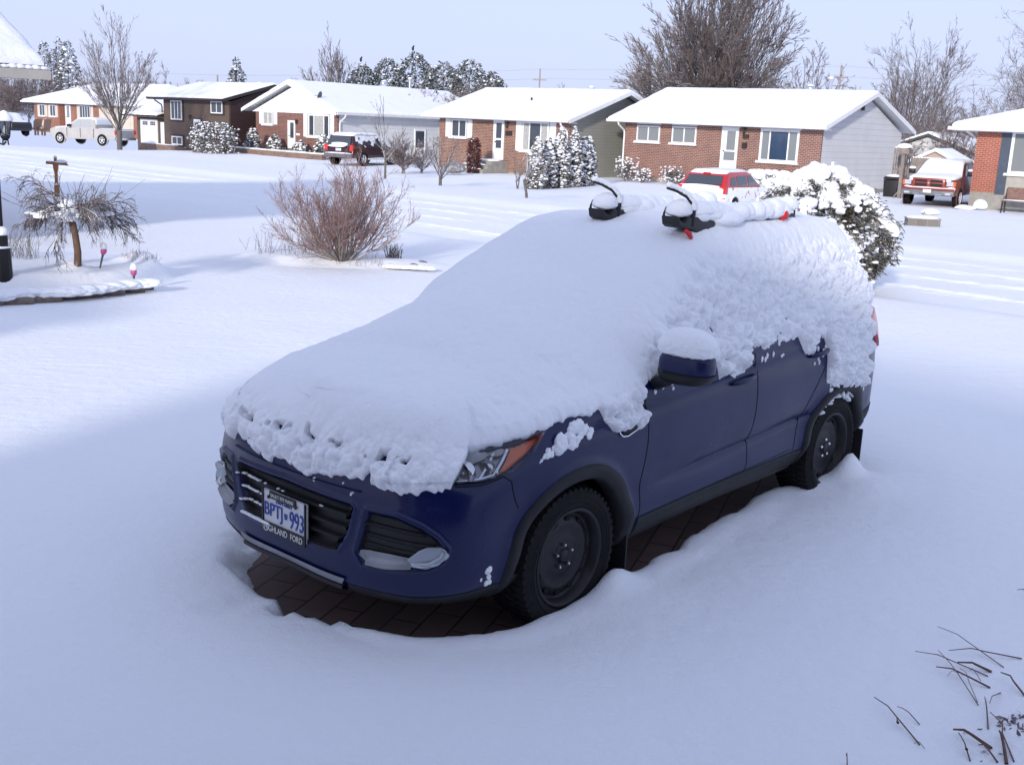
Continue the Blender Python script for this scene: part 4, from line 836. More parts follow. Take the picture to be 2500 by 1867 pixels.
# --- weeping tree in the raised bed
def weeping(base, seed):
    g = rng(seed); root = empty('weeping_tree', base); nb = NB(); tubes(nb, np.array([[[0, 0, -.2], [.02, 0, .15], [0, 0, .35], [-.03, 0, .50], [-.04, 0, .60]]]), np.array([[.05, .043, .040, .045, .065]]), 9)
    n = 26; a = np.linspace(0, 6.28, n)+g.normal(0, .15, n); S = np.stack([np.cos(a)*.03-.03, np.sin(a)*.03, 0*a+.54+g.uniform(0, .08, n)], -1); d = np.stack([np.cos(a), np.sin(a), g.uniform(.3, .95, n)], -1)
    P, Rr = grow(g, S, d, g.uniform(.5, .82, n), g.uniform(.011, .019, n), np.full(n, .005), 8, .16, .0, -.30); tubes(nb, P, Rr, 6)
    nb.build('trunk', bark_mat('weeping_bark', (.10, .06, .045), (.17, .11, .08), .8, .15, .55), root, True); nb = NB(); DT = bark_mat('weeping_twig', (.075, .05, .045), (.12, .085, .075), .45, .35, .8)
    S, dd, Ln, r = children(g, P, Rr, 15, .25, 1, .3, .9, .50, .6, .3, .05); P1, R1 = grow(g, S, dd, Ln, np.full(len(S), .005), np.full(len(S), .0026), 7, .15, .0, -.26); tubes(nb, P1, R1, 4)
    S, dd, Ln, r = children(g, P1, R1, 5, .3, 1, .3, .9, .48, .6, .2, .0); P2, R2 = grow(g, S, dd, Ln, np.full(len(S), .003), np.full(len(S), .0016), 5, .14, -.0, -.18); tubes(nb, P2, R2, 3)
    n = 26; S = np.stack([g.normal(0, .3, n), g.normal(0, .3, n), g.uniform(.68, .82, n)], -1); dd = np.stack([S[:, 0]*2, S[:, 1], g.uniform(.6, 1.2, n)], -1); P3, R3 = grow(g, S, dd, g.uniform(.2, .45, n), np.full(n, .004), np.full(n, .002), 4, .12, .0); tubes(nb, P3, R3, 3)
    nb.build('branches', DT, root, True)
    nb = NB(); a = g.uniform(0, 6.28, 60); r = .46*np.sqrt(g.uniform(0, 1, 60)); C = np.stack([np.cos(a)*r-.03, np.sin(a)*r, .76-.40*r+g.uniform(-.03, .03, 60)], -1); s = g.uniform(.025, .07, 60); blobs(nb, C, np.stack([s*1.6, s*.9, s*.55], -1), 3, 0, 4, .5, .4)
    for k in range(9):
        C = np.array([[-.03+.05*g.normal(), -.12-.05*g.random(), .62-.03*j] for j in range(3)]); s = np.array([.05, .04, .028]); blobs(nb, C, np.stack([s*.9, s*.8, s*1.1], -1), 3, 0, 60+k, 1, .3)
    nb.build('snow', SN, root, True); return root
p = onground(188, 655); tag(weeping(p, 4), 'small weeping tree with umbrella of drooping twigs in the raised bed', 'tree')
dry_stalks('low_shrub', 'dark dried low plant beside the lamp post', at(40, 622, 14.0, .3), 90, .30, .42, 7, BARK, cat='shrub')
dry_stalks('low_shrub', 'dried twiggy plant behind the front pink solar light', at(345, 660, 14.5, .26), 120, .22, .22, 8, bark_mat('dry_tan', (.20, .13, .11), (.3, .22, .2), .6), cat='shrub')
g = rng(5); nb = NB(); 
for k, (px, py) in enumerate([(245, 545), (262, 552)][:0]): pass
# --- cut canes lying in the snow, bottom right
CANE = mottled('cane_brown', (.10, .055, .045), (.16, .095, .075), 30, .7); cans = [((2287, 1539), (2450, 1630), .003), ((2315, 1598), (2494, 1609), .004), ((2233, 1600), (2412, 1652), .0035), ((2336, 1627), (2420, 1641), .008), ((2284, 1638), (2417, 1680), .0055), ((2288, 1597), (2388, 1722), .003), ((2342, 1642), (2386, 1715), .0022), ((2133, 1713), (2245, 1819), .0042), ((2189, 1736), (2245, 1770), .003), ((2326, 1792), (2420, 1828), .009), ((2338, 1800), (2368, 1858), .004), ((2438, 1796), (2457, 1866), .009), ((2402, 1712), (2412, 1780), .004), ((2416, 1750), (2475, 1860), .004), ((2442, 1652), (2502, 1700), .006), ((2414, 1728), (2443, 1692), .003), ((2388, 1830), (2435, 1862), .005), ((2482, 1449), (2520, 1465), .004), ((2230, 1827), (2257, 1828), .002), ((2311, 1662), (2352, 1646), .002), ((2366, 1648), (2394, 1663), .002), ((2064, 1857), (2068, 1875), .003)]
CL = ['long thin cane, uppermost of the crossing canes, slanting down right', 'long nearly level curved cane crossing the uppermost one', 'thin kinked cane ending left of the short thick level one', 'short thick level cane in the middle of the crossing pile', 'straight cane sloping down right below the short thick one', 'long thin cane slanting steeply down through the crossing pile', 'thin twig meeting the steep cane at its lower end', 'lone cane with a dead leaf, left of the others', 'thin short twig above and right of the lone leafy cane', 'thick dark cane near the bottom edge, sloping down right', 'thin twig hanging down from the thick bottom cane', 'thick upright cane cut by the bottom edge', 'short upright twig above the litter mound', 'slender pale cane crossing the thick upright one', 'straight cane running off the right edge above the litter', 'curved dry blade left of the cane running off the right edge', 'short twig beside the thick bottom cane, near the bottom edge', 'lone twig tip at the right edge, highest of all', 'tiny curved blade below the lone leafy cane', 'tiny side twig left of the steep cane', 'tiny side twig right of the steep cane', 'single tiny stem tip at the bottom edge, far left of the canes']
for k, (a, c, r) in enumerate(cans):
    def gp_(px, py):
        z = .09
        for _ in range(12): q = G(px, py, z); z = hz(q.x, q.y)
        return q
    A, B = gp_(*a), gp_(*c); r *= .75; A.z += .022; B.z += .004; m_ = (A+B)/2+Vector((0, 0, .014)); r_ = rng(k); m2 = A.lerp(B, .3)+Vector((r_.normal(0, .006), r_.normal(0, .006), .02))
    nb = NB(); Pq = np.array([[A[:], m2[:], m_[:], B[:]]]); Pq = Pq-np.array(A[:]); tubes(nb, Pq, np.array([[r*.55, r*.75, r*.85, r]]), 6)
    if k in (7, 10): Q = np.array([[m_[:], (m_+Vector((-.005, -.02, .0)))[:], (m_+Vector((-.01, -.045, -.0)))[:]]])-np.array(A[:]); tubes(nb, Q, np.array([[.002, .002, .006]]), 4)
    o = nb.build('cut_cane', CANE, None, True); o.location = A
    tag(o, CL[k], 'twig', 'cut canes scattered bottom right')
# ---- suv surface: stations round the car (front centre -> left side -> rear centre) x rows (sill -> roof centre)
def _side(x, dy, r6, r7, r8, r9, r10, r11, zb=.27, tuck=0.):
    P = [(x, .80+dy-tuck, zb), (x, .862+dy-tuck, zb+.075), (x, .893+dy, .46), (x, .884+dy, .58), (x, .903+dy, .70), (x, .915+dy, .82)]
    return P + [r6, r7, r8, r9, r10, r11]
ST = [
 [(.925,0,.31),(.948,0,.37),(.952,0,.47),(.952,0,.58),(.952,0,.70),(.935,0,.81),(.885,0,.90),(.80,0,.975),(.77,0,.99),(.745,0,1.0),(.725,0,1.01),(.71,0,1.015)],
 [(.912,.27,.30),(.937,.29,.36),(.938,.3,.47),(.938,.3,.58),(.936,.3,.70),(.918,.3,.81),(.86,.3,.90),(.78,.29,.975),(.71,.27,1.0),(.66,.19,1.015),(.63,.1,1.025),(.62,0,1.03)],
 [(.86,.48,.29),(.888,.52,.35),(.89,.54,.46),(.884,.55,.58),(.877,.55,.70),(.852,.55,.81),(.78,.55,.90),(.70,.53,.975),(.63,.48,1.0),(.57,.33,1.02),(.53,.16,1.035),(.51,0,1.04)],
 [(.76,.64,.28),(.80,.70,.34),(.80,.735,.46),(.79,.745,.58),(.775,.75,.70),(.73,.75,.82),(.64,.73,.91),(.56,.68,.98),(.50,.60,1.01),(.44,.42,1.03),(.40,.2,1.05),(.38,0,1.055)],
 [(.58,.75,.27),(.62,.82,.34),(.64,.855,.46),(.64,.865,.58),(.62,.868,.70),(.57,.865,.82),(.47,.84,.92),(.40,.79,.985),(.36,.70,1.02),(.30,.5,1.04),(.25,.25,1.06),(.22,0,1.07)],
 _side(.33,-.012,(.28,.888,.93),(.20,.84,1.01),(.17,.74,1.05),(.13,.5,1.08),(.10,.25,1.10),(.08,0,1.11)),
 _side(0,.01,(-.02,.908,.95),(-.06,.86,1.04),(-.09,.75,1.075),(-.12,.5,1.11),(-.14,.25,1.13),(-.15,0,1.14)),
 _side(-.33,.005,(-.34,.91,.95),(-.36,.87,1.055),(-.37,.78,1.10),(-.40,.55,1.14),(-.38,.28,1.16),(-.36,0,1.17)),
 _side(-.64,0,(-.64,.91,.95),(-.64,.88,1.085),(-.66,.80,1.19),(-.72,.70,1.30),(-.70,.36,1.36),(-.68,0,1.38)),
 _side(-.97,-.002,(-.97,.908,.96),(-.97,.88,1.10),(-.99,.81,1.24),(-1.05,.645,1.50),(-1.02,.33,1.565),(-1.0,0,1.59),.28),
 _side(-1.35,-.002,(-1.35,.908,.97),(-1.35,.88,1.11),(-1.35,.815,1.26),(-1.35,.61,1.585),(-1.35,.34,1.65),(-1.35,0,1.67),.29),
 _side(-1.8,0,(-1.8,.91,.98),(-1.8,.88,1.12),(-1.8,.81,1.27),(-1.8,.605,1.60),(-1.8,.33,1.665),(-1.8,0,1.685),.30),
 _side(-2.25,.0,(-2.25,.912,.99),(-2.25,.878,1.13),(-2.25,.805,1.28),(-2.25,.60,1.60),(-2.25,.33,1.665),(-2.25,0,1.685),.31),
 _side(-2.7,.006,(-2.7,.91,1.0),(-2.7,.87,1.14),(-2.7,.80,1.29),(-2.7,.595,1.60),(-2.7,.33,1.65),(-2.7,0,1.67),.32),
 _side(-3.1,-.02,(-3.1,.88,1.01),(-3.1,.85,1.16),(-3.1,.775,1.31),(-3.12,.575,1.58),(-3.13,.32,1.63),(-3.15,0,1.65),.33),
 [(-3.36,.72,.34),(-3.40,.77,.42),(-3.42,.79,.50),(-3.41,.80,.60),(-3.40,.80,.72),(-3.40,.795,.84),(-3.38,.79,1.0),(-3.35,.76,1.16),(-3.32,.69,1.31),(-3.27,.53,1.55),(-3.28,.3,1.60),(-3.29,0,1.62)],
 [(-3.48,.46,.36),(-3.54,.48,.42),(-3.56,.5,.50),(-3.55,.5,.60),(-3.52,.5,.72),(-3.51,.5,.84),(-3.50,.5,1.0),(-3.46,.49,1.15),(-3.41,.46,1.30),(-3.35,.36,1.52),(-3.35,.18,1.57),(-3.35,0,1.60)],
 [(-3.50,0,.36),(-3.56,0,.42),(-3.58,0,.50),(-3.57,0,.60),(-3.54,0,.72),(-3.53,0,.84),(-3.52,0,1.0),(-3.48,0,1.14),(-3.43,0,1.3),(-3.40,0,1.45),(-3.38,0,1.55),(-3.37,0,1.585)],
]
ST = np.array(ST, float)                      # (18,12,3)
_m = np.array([1,-1,1.])
_E = np.concatenate([ST[1:2]*_m, ST, ST[-2:-1]*_m], 0)
_E = np.concatenate([2*_E[:,:1]-_E[:,1:2], _E, _E[:,-2:-1]*_m], 1)
def _cr(t):
    return np.stack([-.5*t**3+t*t-.5*t, 1.5*t**3-2.5*t*t+1, -1.5*t**3+2*t*t+.5*t, .5*t**3-.5*t*t], -1)
def SURF(u, v):
    u = np.clip(u, 0, 17-1e-6); v = np.clip(v, 0, 11-1e-6)
    iu = u.astype(int); iv = v.astype(int)
    bu = _cr(u-iu); bv = _cr(v-iv); out = 0
    for a in range(4):
        for b in range(4):
            out = out+(bu[..., a]*bv[..., b])[..., None]*_E[iu+a, iv+b]
    return out
def CREASE(u, v, P):
    # body sculpting along y: shoulder line, lower door scallop
    x, y, z = P[..., 0], P[..., 1], P[..., 2]
    on = np.clip((.35-x)/.5, 0, 1)*np.clip((x+3.3)/.4, 0, 1)*np.clip((y-.6)/.1, 0, 1)
    zl = .985+(-.5-x)*.055
    d = z-zl
    a = np.where(d > 0, np.exp(-d/.05), np.exp(d/.010))*.020
    zs = .565+(-.7-x)*.045
    e = z-zs
    on2 = np.clip((-.60-x)/.5, 0, 1)*np.clip((x+2.45)/.3, 0, 1)
    b = np.where(e > 0, np.exp(-e/.05), np.exp(e/.02))*.024*on2
    Q = P.copy(); Q[..., 1] = y-(a-.0)*on*np.clip((1.09-z)/.05,0,1)-b*on
    return Q
def BODY(u, v):
    u = np.asarray(u, float); v = np.asarray(v, float)
    P = CREASE(u, v, SURF(u, v))
    h = 2e-3
    du = SURF(np.clip(u+h,0,17), v)-SURF(np.clip(u-h,0,17), v)
    dv = SURF(u, np.clip(v+h,0,11))-SURF(u, np.clip(v-h,0,11))
    n = np.cross(dv, du)
    n /= np.linalg.norm(n, axis=-1, keepdims=True)+1e-12
    return P, -n
# ================================================================ THE SNOWED-IN CAR (car coordinates: x forward from front axle, y left, z up)
PAINT = mat('dark_blue_paint', (.003, .006, .05), .3, 0., .32, coat=.25); nn, ln, b = nodes(PAINT)
tc = nn.new('ShaderNodeTexCoord'); n_ = noise(nn, ln, tc.outputs['Object'], 2.2, 5, .6)
ln(ramp(nn, ln, n_.outputs[0], .35, .7, .26, .46), b.inputs['Roughness'])          # road film
ln(mixc(nn, ln, ramp(nn, ln, n_.outputs[0], .4, .8, 0, .35), (.0012, .006, .056), (.003, .008, .038)), b.inputs['Base Color'])
n2_ = noise(nn, ln, tc.outputs['Object'], 700, 1); 
CLAD = mottled('grey_cladding', (.011, .012, .014), (.018, .019, .022), 9, .6, .35); GRILB = mat('black_grille', (.012, .012, .013), .45, 0, .4)
SILV = mottled('silver_skid', (.30, .31, .34), (.22, .23, .25), 8, .45, .5, 0, .4); AMB = mat('amber_lens', (.75, .13, .01), .15, 0, .6, coat=.6); REDL = mat('red_lens', (.55, .02, .015), .12, 0, .6, coat=.6)
LAMPC = mat('lamp_reflector', (.55, .56, .60), .12, .9); LAMPD = mat('lamp_dark', (.22, .23, .25), .22, .75); RACKR = mat('red_plastic', (.55, .02, .02), .4)
LENS = bpy.data.materials.new('clear_lens'); LENS.use_nodes = True; nn = LENS.node_tree.nodes; nn.clear(); ln = LENS.node_tree.links.new
o_ = nn.new('ShaderNodeOutputMaterial'); tr = nn.new('ShaderNodeBsdfTransparent'); gl = nn.new('ShaderNodeBsdfGlossy'); ms = nn.new('ShaderNodeMixShader'); fr = nn.new('ShaderNodeFresnel')
gl.inputs['Roughness'].default_value = .04; fr.inputs['IOR'].default_value = 1.6; tr.inputs[0].default_value = (.88, .9, .93, 1)
ln(fr.outputs[0], ms.inputs[0]); ln(tr.outputs[0], ms.inputs[1]); ln(gl.outputs[0], ms.inputs[2]); ln(ms.outputs[0], o_.inputs[0])

suv = empty('snowed_in_suv', (CX0, CY0, 0), CYAW)
tag(suv, 'dark blue SUV parked in the foreground under a thick blanket of snow', 'car')
US, VS = .27, .115
def psd(u, v, poly):                                     # signed distance (metres-ish), positive inside
    x, y = u*US, v*VS; p = [(a*US, c*VS) for a, c in poly]; ins = np.zeros(x.shape, bool); d = np.full(x.shape, 9.)
    for i in range(len(p)):
        (ax, ay), (bx, by) = p[i], p[(i+1) % len(p)]
        vx, vy = bx-ax, by-ay; t = np.clip(((x-ax)*vx+(y-ay)*vy)/(vx*vx+vy*vy), 0, 1); d = np.minimum(d, np.hypot(x-ax-t*vx, y-ay-t*vy))
        c = ((ay > y) != (by > y)) & (x < (bx-ax)*(y-ay)/(by-ay+1e-12)+ax); ins ^= c
    return np.where(ins, d, -d)
GRL = [(0, 2.0), (.95, 2.02), (1.12, 2.12), (1.33, 2.9), (1.42, 3.8), (1.36, 3.95), (0, 4.08), (-1, 4.0), (-1, 2.0)]
FOG = [(1.55, 2.3), (1.72, 1.9), (2.2, 1.98), (3.1, 2.22), (3.36, 2.5), (3.42, 2.85), (3.15, 3.25), (2.8, 3.58), (2.3, 3.85), (1.72, 3.88)]
HLT = [(2.0, 5.0), (3.28, 5.12), (3.85, 5.15), (4.3, 5.36), (4.75, 5.9), (4.99, 6.6), (4.2, 6.5), (3.57, 6.4), (2.9, 6.25), (2.0, 5.95)]
TLT = [(13.75, 6.9), (14.3, 6.4), (14.8, 5.7), (15.4, 5.6), (15.6, 6.6), (15.3, 7.1), (14.4, 7.2)]
def BR(u, v, rec=True):
    P, Nn = BODY(u, v); u = np.asarray(u, float); v = np.asarray(v, float)
    if rec:
        d = .045*sst(0, .022, psd(u, v, GRL))+.030*sst(0, .02, psd(u, v, FOG))+.05*sst(0, .012, psd(u, v, HLT))
        d = d-.012*np.exp(-(psd(u, v, FOG)+.012)**2/.0001)-.006*np.exp(-(psd(u, v, GRL)+.012)**2/.00012)
        P = P-Nn*d[..., None]
        r = np.maximum(np.exp(-((np.hypot(P[..., 0], P[..., 2]-.345)-.45)/.035)**2), np.exp(-((np.hypot(P[..., 0]+2.69, P[..., 2]-.345)-.45)/.035)**2))*(np.abs(P[..., 1]) > .7)
        P = P+Nn*(.012*r)[..., None]
    return P, Nn
u_, v_ = np.meshgrid(np.linspace(0, 17, 640), np.linspace(0, 11, 260), indexing='ij')
PB, NBd = BR(u_, v_)
rf = np.hypot(PB[..., 0], PB[..., 2]-.345); rr_ = np.hypot(PB[..., 0]+2.69, PB[..., 2]-.345)
hole = ((rf < .425) | (rr_ < .425)) & (PB[..., 1] > .55)
kp = ~(hole[:-1, :-1] | hole[1:, 1:] | hole[:-1, 1:] | hole[1:, :-1])
gridmesh('body', PB, PAINT, suv, kp)
PM = PB*np.array([1, -1, 1]); gridmesh('body', PM[::-1], PAINT, suv, kp[::-1]).name = 'body_right_side'
def gp(u, v, off=0., rec=True, mir=False):
    P, n = BR(np.atleast_1d(np.asarray(u, float)), np.atleast_1d(np.asarray(v, float)), rec); P = P+n*off
    if mir: P = P*np.array([1, -1, 1])
    return P
def patch(name, lo, hi, nu, nv, off, m, parent=suv, rec=True, mir=False, th=0.):
    def samp(c, n):
        c = np.array(c, float); t = np.linspace(0, 1, len(c)); q = np.linspace(0, 1, n); return np.stack([np.interp(q, t, c[:, 0]), np.interp(q, t, c[:, 1])], -1)
    a, c = samp(lo, nu), samp(hi, nu); s = np.linspace(0, 1, nv)[None, :, None]; Q = a[:, None]*(1-s)+c[:, None]*s
    P, n = BR(Q[..., 0], Q[..., 1], rec); P = P+n*off
    if th:                                               # turn the rim down to the body
        P = np.concatenate([P[:1]-n[:1]*th, P, P[-1:]-n[-1:]*th], 0); n = np.concatenate([n[:1], n, n[-1:]], 0)
        P = np.concatenate([P[:, :1]-n[:, :1]*th, P, P[:, -1:]-n[:, -1:]*th], 1)
    if mir: P = (P*np.array([1, -1, 1]))[::-1]
    return gridmesh(name, P, m, parent)
def strip(name, uv, r, m, parent=suv, off=.0, rec=True, mir=False, n=5, k=12):
    uv = np.array(uv, float); t = np.linspace(0, 1, len(uv)); q = np.linspace(0, 1, (len(uv)-1)*k+1)
    P = gp(np.interp(q, t, uv[:, 0]), np.interp(q, t, uv[:, 1]), off, rec, mir); e = MB(); e.tube(P.tolist(), r, n)
    return e.build(name, m, parent, True)
# side look-up by (x,z)
_su, _sv = np.meshgrid(np.linspace(3.5, 16, 1000), np.linspace(0, 8.5, 420), indexing='ij'); _SP, _SN = BR(_su, _sv)
def sxz(x, z, off=0.):
    i = np.unravel_index(np.argmin((_SP[..., 0]-x)**2+(_SP[..., 2]-z)**2), _su.shape); return _SP[i]+_SN[i]*off
def suv_of(x, z):
    i = np.unravel_index(np.argmin((_SP[..., 0]-x)**2+(_SP[..., 2]-z)**2), _su.shape); return _su[i], _sv[i]
SEAM = mat('panel_gap', (.002, .002, .003), .9)
def seam(xz, r=.0035, name='panel_gap'):
    uv = [suv_of(x, z) for x, z in xz]; return strip(name, uv, r, SEAM, off=-.001, k=8)
seam([(-.52, 1.05), (-.53, .83), (-.53, .62), (-.53, .40), (-.53, .30)]); seam([(-1.58, 1.12), (-1.59, .9), (-1.60, .65), (-1.58, .48), (-1.53, .38), (-1.44, .31)])
seam([(-2.45, 1.14), (-2.42, .95), (-2.30, .80), (-2.19, .62), (-2.13, .45)]); seam([(-.54, .415), (-1., .425), (-1.6, .445), (-2.1, .46)], .003)
strip('bumper_gap', [(3.28, 5.02), (3.85, 5.05), (4.3, 5.25), (4.55, 5.0), (4.72, 4.2), (4.8, 3.9)], .003, SEAM); strip('hood_gap', [(0, 6.03), (1, 5.95), (1.9, 5.8), (2.6, 6.3), (3.6, 6.55), (4.4, 6.68), (5.3, 6.95), (6.6, 7.05), (7.3, 7.1)], .004, SEAM)
# wheel-arch cladding, following the flank
def arch(xw, a0, a1, r0=.388, r1=.462, my=1):
    A = np.linspace(a0, a1, 44); RR = [r0-.004, r0, r0+.012, (r0+r1)/2, r1-.006, r1]; O = [-.06, .008, .020, .021, .018, -.002]; P = []
    for a in A:
        row = []
        for r, o in zip(RR, O):
            q = sxz(xw+r*math.cos(a), .345+r*math.sin(a)*(1.0)); row.append((xw+r*math.cos(a), (q[1]+o)*my, .345+r*math.sin(a)))
        P.append(row)
    P = np.array(P); return gridmesh('arch_cladding', P if my < 0 else P[::-1], CLAD, suv)
for my in (1, -1): arch(0, R(-8), R(188), my=my); arch(-2.69, R(-2), R(188), my=my)
for mir in (False, True):
    patch('sill_cladding', [(7.62, -.0), (9.5, 0.), (12.15, 0)], [(7.62, 1.62), (9.5, 1.70), (12.15, 1.72)], 60, 8, .007, CLAD, mir=mir, th=.012)
    patch('bumper_cladding', [(1.42, 0.), (3., 0), (4.98, 0)], [(1.42, .62), (3.2, .95), (4.98, 1.15)], 40, 6, .005, CLAD, mir=mir, th=.01)
    patch('rear_bumper_cladding', [(14.2, 0.), (17, 0)], [(14.2, 2.4), (17, 2.4)], 30, 6, .005, CLAD, mir=mir, th=.01)
# lower body, floor
e = MB(); e.box(-3.3, .78, -.64, .64, .29, .9); e.build('underbody', GRILB, suv)
e = MB(); e.box(-2.3, -.35, -.80, .80, .285, .40); e.build('underbody', GRILB, suv)
# ---- grille
gr = patch('grille', [(-1.1, 2.08), (-.95, 2.02), (0, 2.0), (.95, 2.02), (1.1, 2.08)], [(-1.41, 3.9), (-1.36, 3.95), (0, 4.08), (1.36, 3.95), (1.41, 3.9)], 3, 2, .001, GRILB)
bpy.data.objects.remove(gr)
def sym_patch(name, lo, hi, nu, nv, off, m, parent):
    # lo/hi given for u>=0 as (|u|,v); mirrored across the nose
    def ev(c, t):
        c = np.array(c); k = np.linspace(0, 1, len(c)); return np.interp(t, k, c[:, 0]), np.interp(t, k, c[:, 1])
    t = np.linspace(0, 1, nu); a, bb = ev(lo, t), ev(hi, t); s = np.linspace(0, 1, nv)[None]
    U = a[0][:, None]*(1-s)+bb[0][:, None]*s; V = a[1][:, None]*(1-s)+bb[1][:, None]*s
    P, n = BR(U, V); P = P+n*off; PM = (P*np.array([1, -1, 1]))[::-1]
    return gridmesh(name, np.concatenate([PM[:-1], P], 0), m, parent)
gr = sym_patch('grille', [(0, 2.0), (.95, 2.02), (1.10, 2.1)], [(0, 4.1), (1.36, 3.97), (1.44, 3.9)], 30, 24, .006, GRILB, suv)
def bar_front(name, v, umax, h, d, m, parent, off=0.):
    e = MB(); us = np.linspace(0, umax, 14); P = gp(us, np.full(14, v), .012+off); pts = [(p[0]*1, -p[1], p[2]) for p in P[::-1]]+[tuple(p) for p in P[1:]]
    vs = []; 
    for x, y, z in pts: vs += [(x-.02, y, z-h), (x+d, y, z-h*.4), (x+d, y, z+h*.4), (x-.02, y, z+h)]
    fs = [(i*4+j, i*4+(j+1) % 4, (i+1)*4+(j+1) % 4, (i+1)*4+j) for i in range(len(pts)-1) for j in range(4)]
    e.add(vs, fs); return e.build(name, m, parent), pts
frost = NB(); rr = random.Random(5)
for k, (v, um) in enumerate(((3.5, 1.36), (3.0, 1.28), (2.5, 1.19))):
    o, pts = bar_front('grille_bar', v, um, .014, .018, CLAD, gr)
    for q in range(34):
        s = rr.random(); s = s*s*.45 if rr.random() < .8 else rr.random()
        i = s*(len(pts)-1); a, bq = pts[int(i)], pts[min(int(i)+1, len(pts)-1)]; f = i-int(i); p = [a[j]*(1-f)+bq[j]*f for j in range(3)]
        if rr.random() < (1. if s < .3 else .35): frost.blob((p[0]+.012+.006*rr.random(), p[1], p[2]+.006), (.006+.004*rr.random(), .008+.012*rr.random(), .004+.004*rr.random()), 1, .4, seed=q)
for q in range(70):
    s = rr.random(); uu = 1.1-.75*s; p = gp([uu], [2.02-.0*s])[0]; frost.blob((p[0]+.02, -p[1], p[2]+.006), (.012, .012, .006+.003*rr.random()), 1, .4, seed=q)
frost.build('frost', SN, gr, True)
sym_patch('skid_plate', [(0, .55), (1.3, .62)], [(0, .95), (1.36, 1.05)], 24, 5, .012, SILV, suv)
bar_front('lower_lip', .35, 1.35, .02, .012, BLACK, suv)
bar_front('upper_grille_lip', 4.55, 1.55, .004, .003, PAINT, suv)
# ---- fog lamp openings
for mir in (False, True):
    fb = patch('fog_bezel', [(1.58, 2.3), (1.76, 1.96), (2.2, 2.02), (3.05, 2.26), (3.32, 2.5), (3.38, 2.85)], [(1.6, 2.5), (1.76, 3.84), (2.3, 3.80), (2.75, 3.54), (3.12, 3.22), (3.38, 2.86)], 40, 20, .004, GRILB, mir=mir)
    for v in (3.35, 2.95, 2.6):
        strip('bezel_bar', [(1.68, v+.05), (2.2, v), (3.3 if v < 2.8 else (3.15 if v < 3.2 else 2.9), v-.08)], .009, CLAD, fb, .006, mir=mir)
    patch('bezel_trim', [(1.62, 2.22), (1.78, 1.93), (2.2, 1.97), (2.72, 2.12)], [(1.6, 2.36), (1.78, 2.42), (2.2, 2.45), (2.72, 2.42)], 24, 6, .016, SILV, fb, mir=mir)
    patch('fog_lamp', [(2.60, 2.36), (2.72, 2.20), (3.05, 2.22), (3.28, 2.40), (3.46, 2.72)], [(2.60, 2.40), (2.8, 2.72), (2.98, 2.88), (3.34, 2.92), (3.47, 2.76)], 26, 12, .028, mat('fog_glass', (.30, .33, .38), .15, .4, .8, coat=.8), fb, mir=mir, th=.03)
    # headlight
    hl = patch('headlight', [(2.02, 5.02), (3.28, 5.14), (3.85, 5.17), (4.3, 5.38), (4.72, 5.92), (4.97, 6.55)], [(2.02, 5.93), (2.9, 6.23), (3.57, 6.38), (4.2, 6.48), (4.6, 6.55), (4.98, 6.58)], 60, 20, .003, LAMPD, mir=mir)
    sy = -1 if mir else 1
    for (uc, vc, r) in ((3.35, 5.72, .052), (2.75, 5.6, .05), (3.88, 5.78, .030)):
        p = gp([uc], [vc], .004)[0]; e = MB(); e.lathe([(.008, .0), (r*.5, .004), (r*.8, .016), (r, .036), (r+.004, .036), (r+.004, 0)], 24, axis='x', c=(p[0]+.002, p[1]*sy, p[2])); e.build('reflector', LAMPC, hl, True)
        e = MB(); e.lathe([(0, .030), (.010, .028), (.013, .018), (.013, 0)], 14, axis='x', c=(p[0]+.004, p[1]*sy, p[2])); e.build('bulb', LAMPC, hl, True)
    patch('chrome_trim', [(2.4, 5.06), (3.28, 5.16), (3.85, 5.20), (4.2, 5.36)], [(2.4, 5.2), (3.28, 5.30), (3.82, 5.36), (4.14, 5.5)], 24, 4, .03, LAMPC, hl, mir=mir)
    patch('chrome_trim', [(4.02, 5.36), (4.10, 5.34)], [(4.10, 6.4), (4.18, 6.42)], 4, 12, .034, LAMPC, hl, mir=mir); patch('chrome_trim', [(3.72, 5.3), (3.78, 5.3)], [(3.78, 6.3), (3.84, 6.32)], 4, 12, .030, LAMPC, hl, mir=mir)
    patch('turn_signal', [(4.17, 5.42), (4.3, 5.45), (4.72, 5.96), (4.96, 6.5)], [(4.23, 6.38), (4.45, 6.42), (4.7, 6.5), (4.97, 6.55)], 26, 10, .036, AMB, hl, mir=mir)
    patch('lens', [(2.0, 5.0), (3.28, 5.12), (3.85, 5.15), (4.3, 5.36), (4.75, 5.9), (4.99, 6.56)], [(2.0, 5.95), (2.9, 6.25), (3.57, 6.4), (4.2, 6.5), (4.6, 6.58), (5.0, 6.6)], 60, 16, .052, LENS, hl, mir=mir, th=0)
    # tail light wrapping the rear corner
    patch('tail_light', [(14.0, 6.9), (14.3, 6.3), (14.75, 5.6), (15.5, 5.5)], [(14.1, 7.0), (14.5, 7.2), (15., 7.2), (15.6, 7.0)], 24, 12, .022, REDL, mir=mir, th=.025)
    # side windows, windscreen and rear window glass under the snow
    patch('side_window', [(7.9, 7.15), (9, 7.2), (12.9, 7.2)], [(7.95, 7.4), (9.1, 8.7), (12.9, 8.7)], 40, 12, .003, GLASS, mir=mir)
sym_ws = patch('windscreen', [(7.2, 9.15), (9.0, 9.15)], [(7.2, 11), (9.0, 11)], 30, 12, .003, GLASS); patch('windscreen', [(7.2, 9.15), (9.0, 9.15)], [(7.2, 11), (9.0, 11)], 30, 12, .003, GLASS, mir=True)
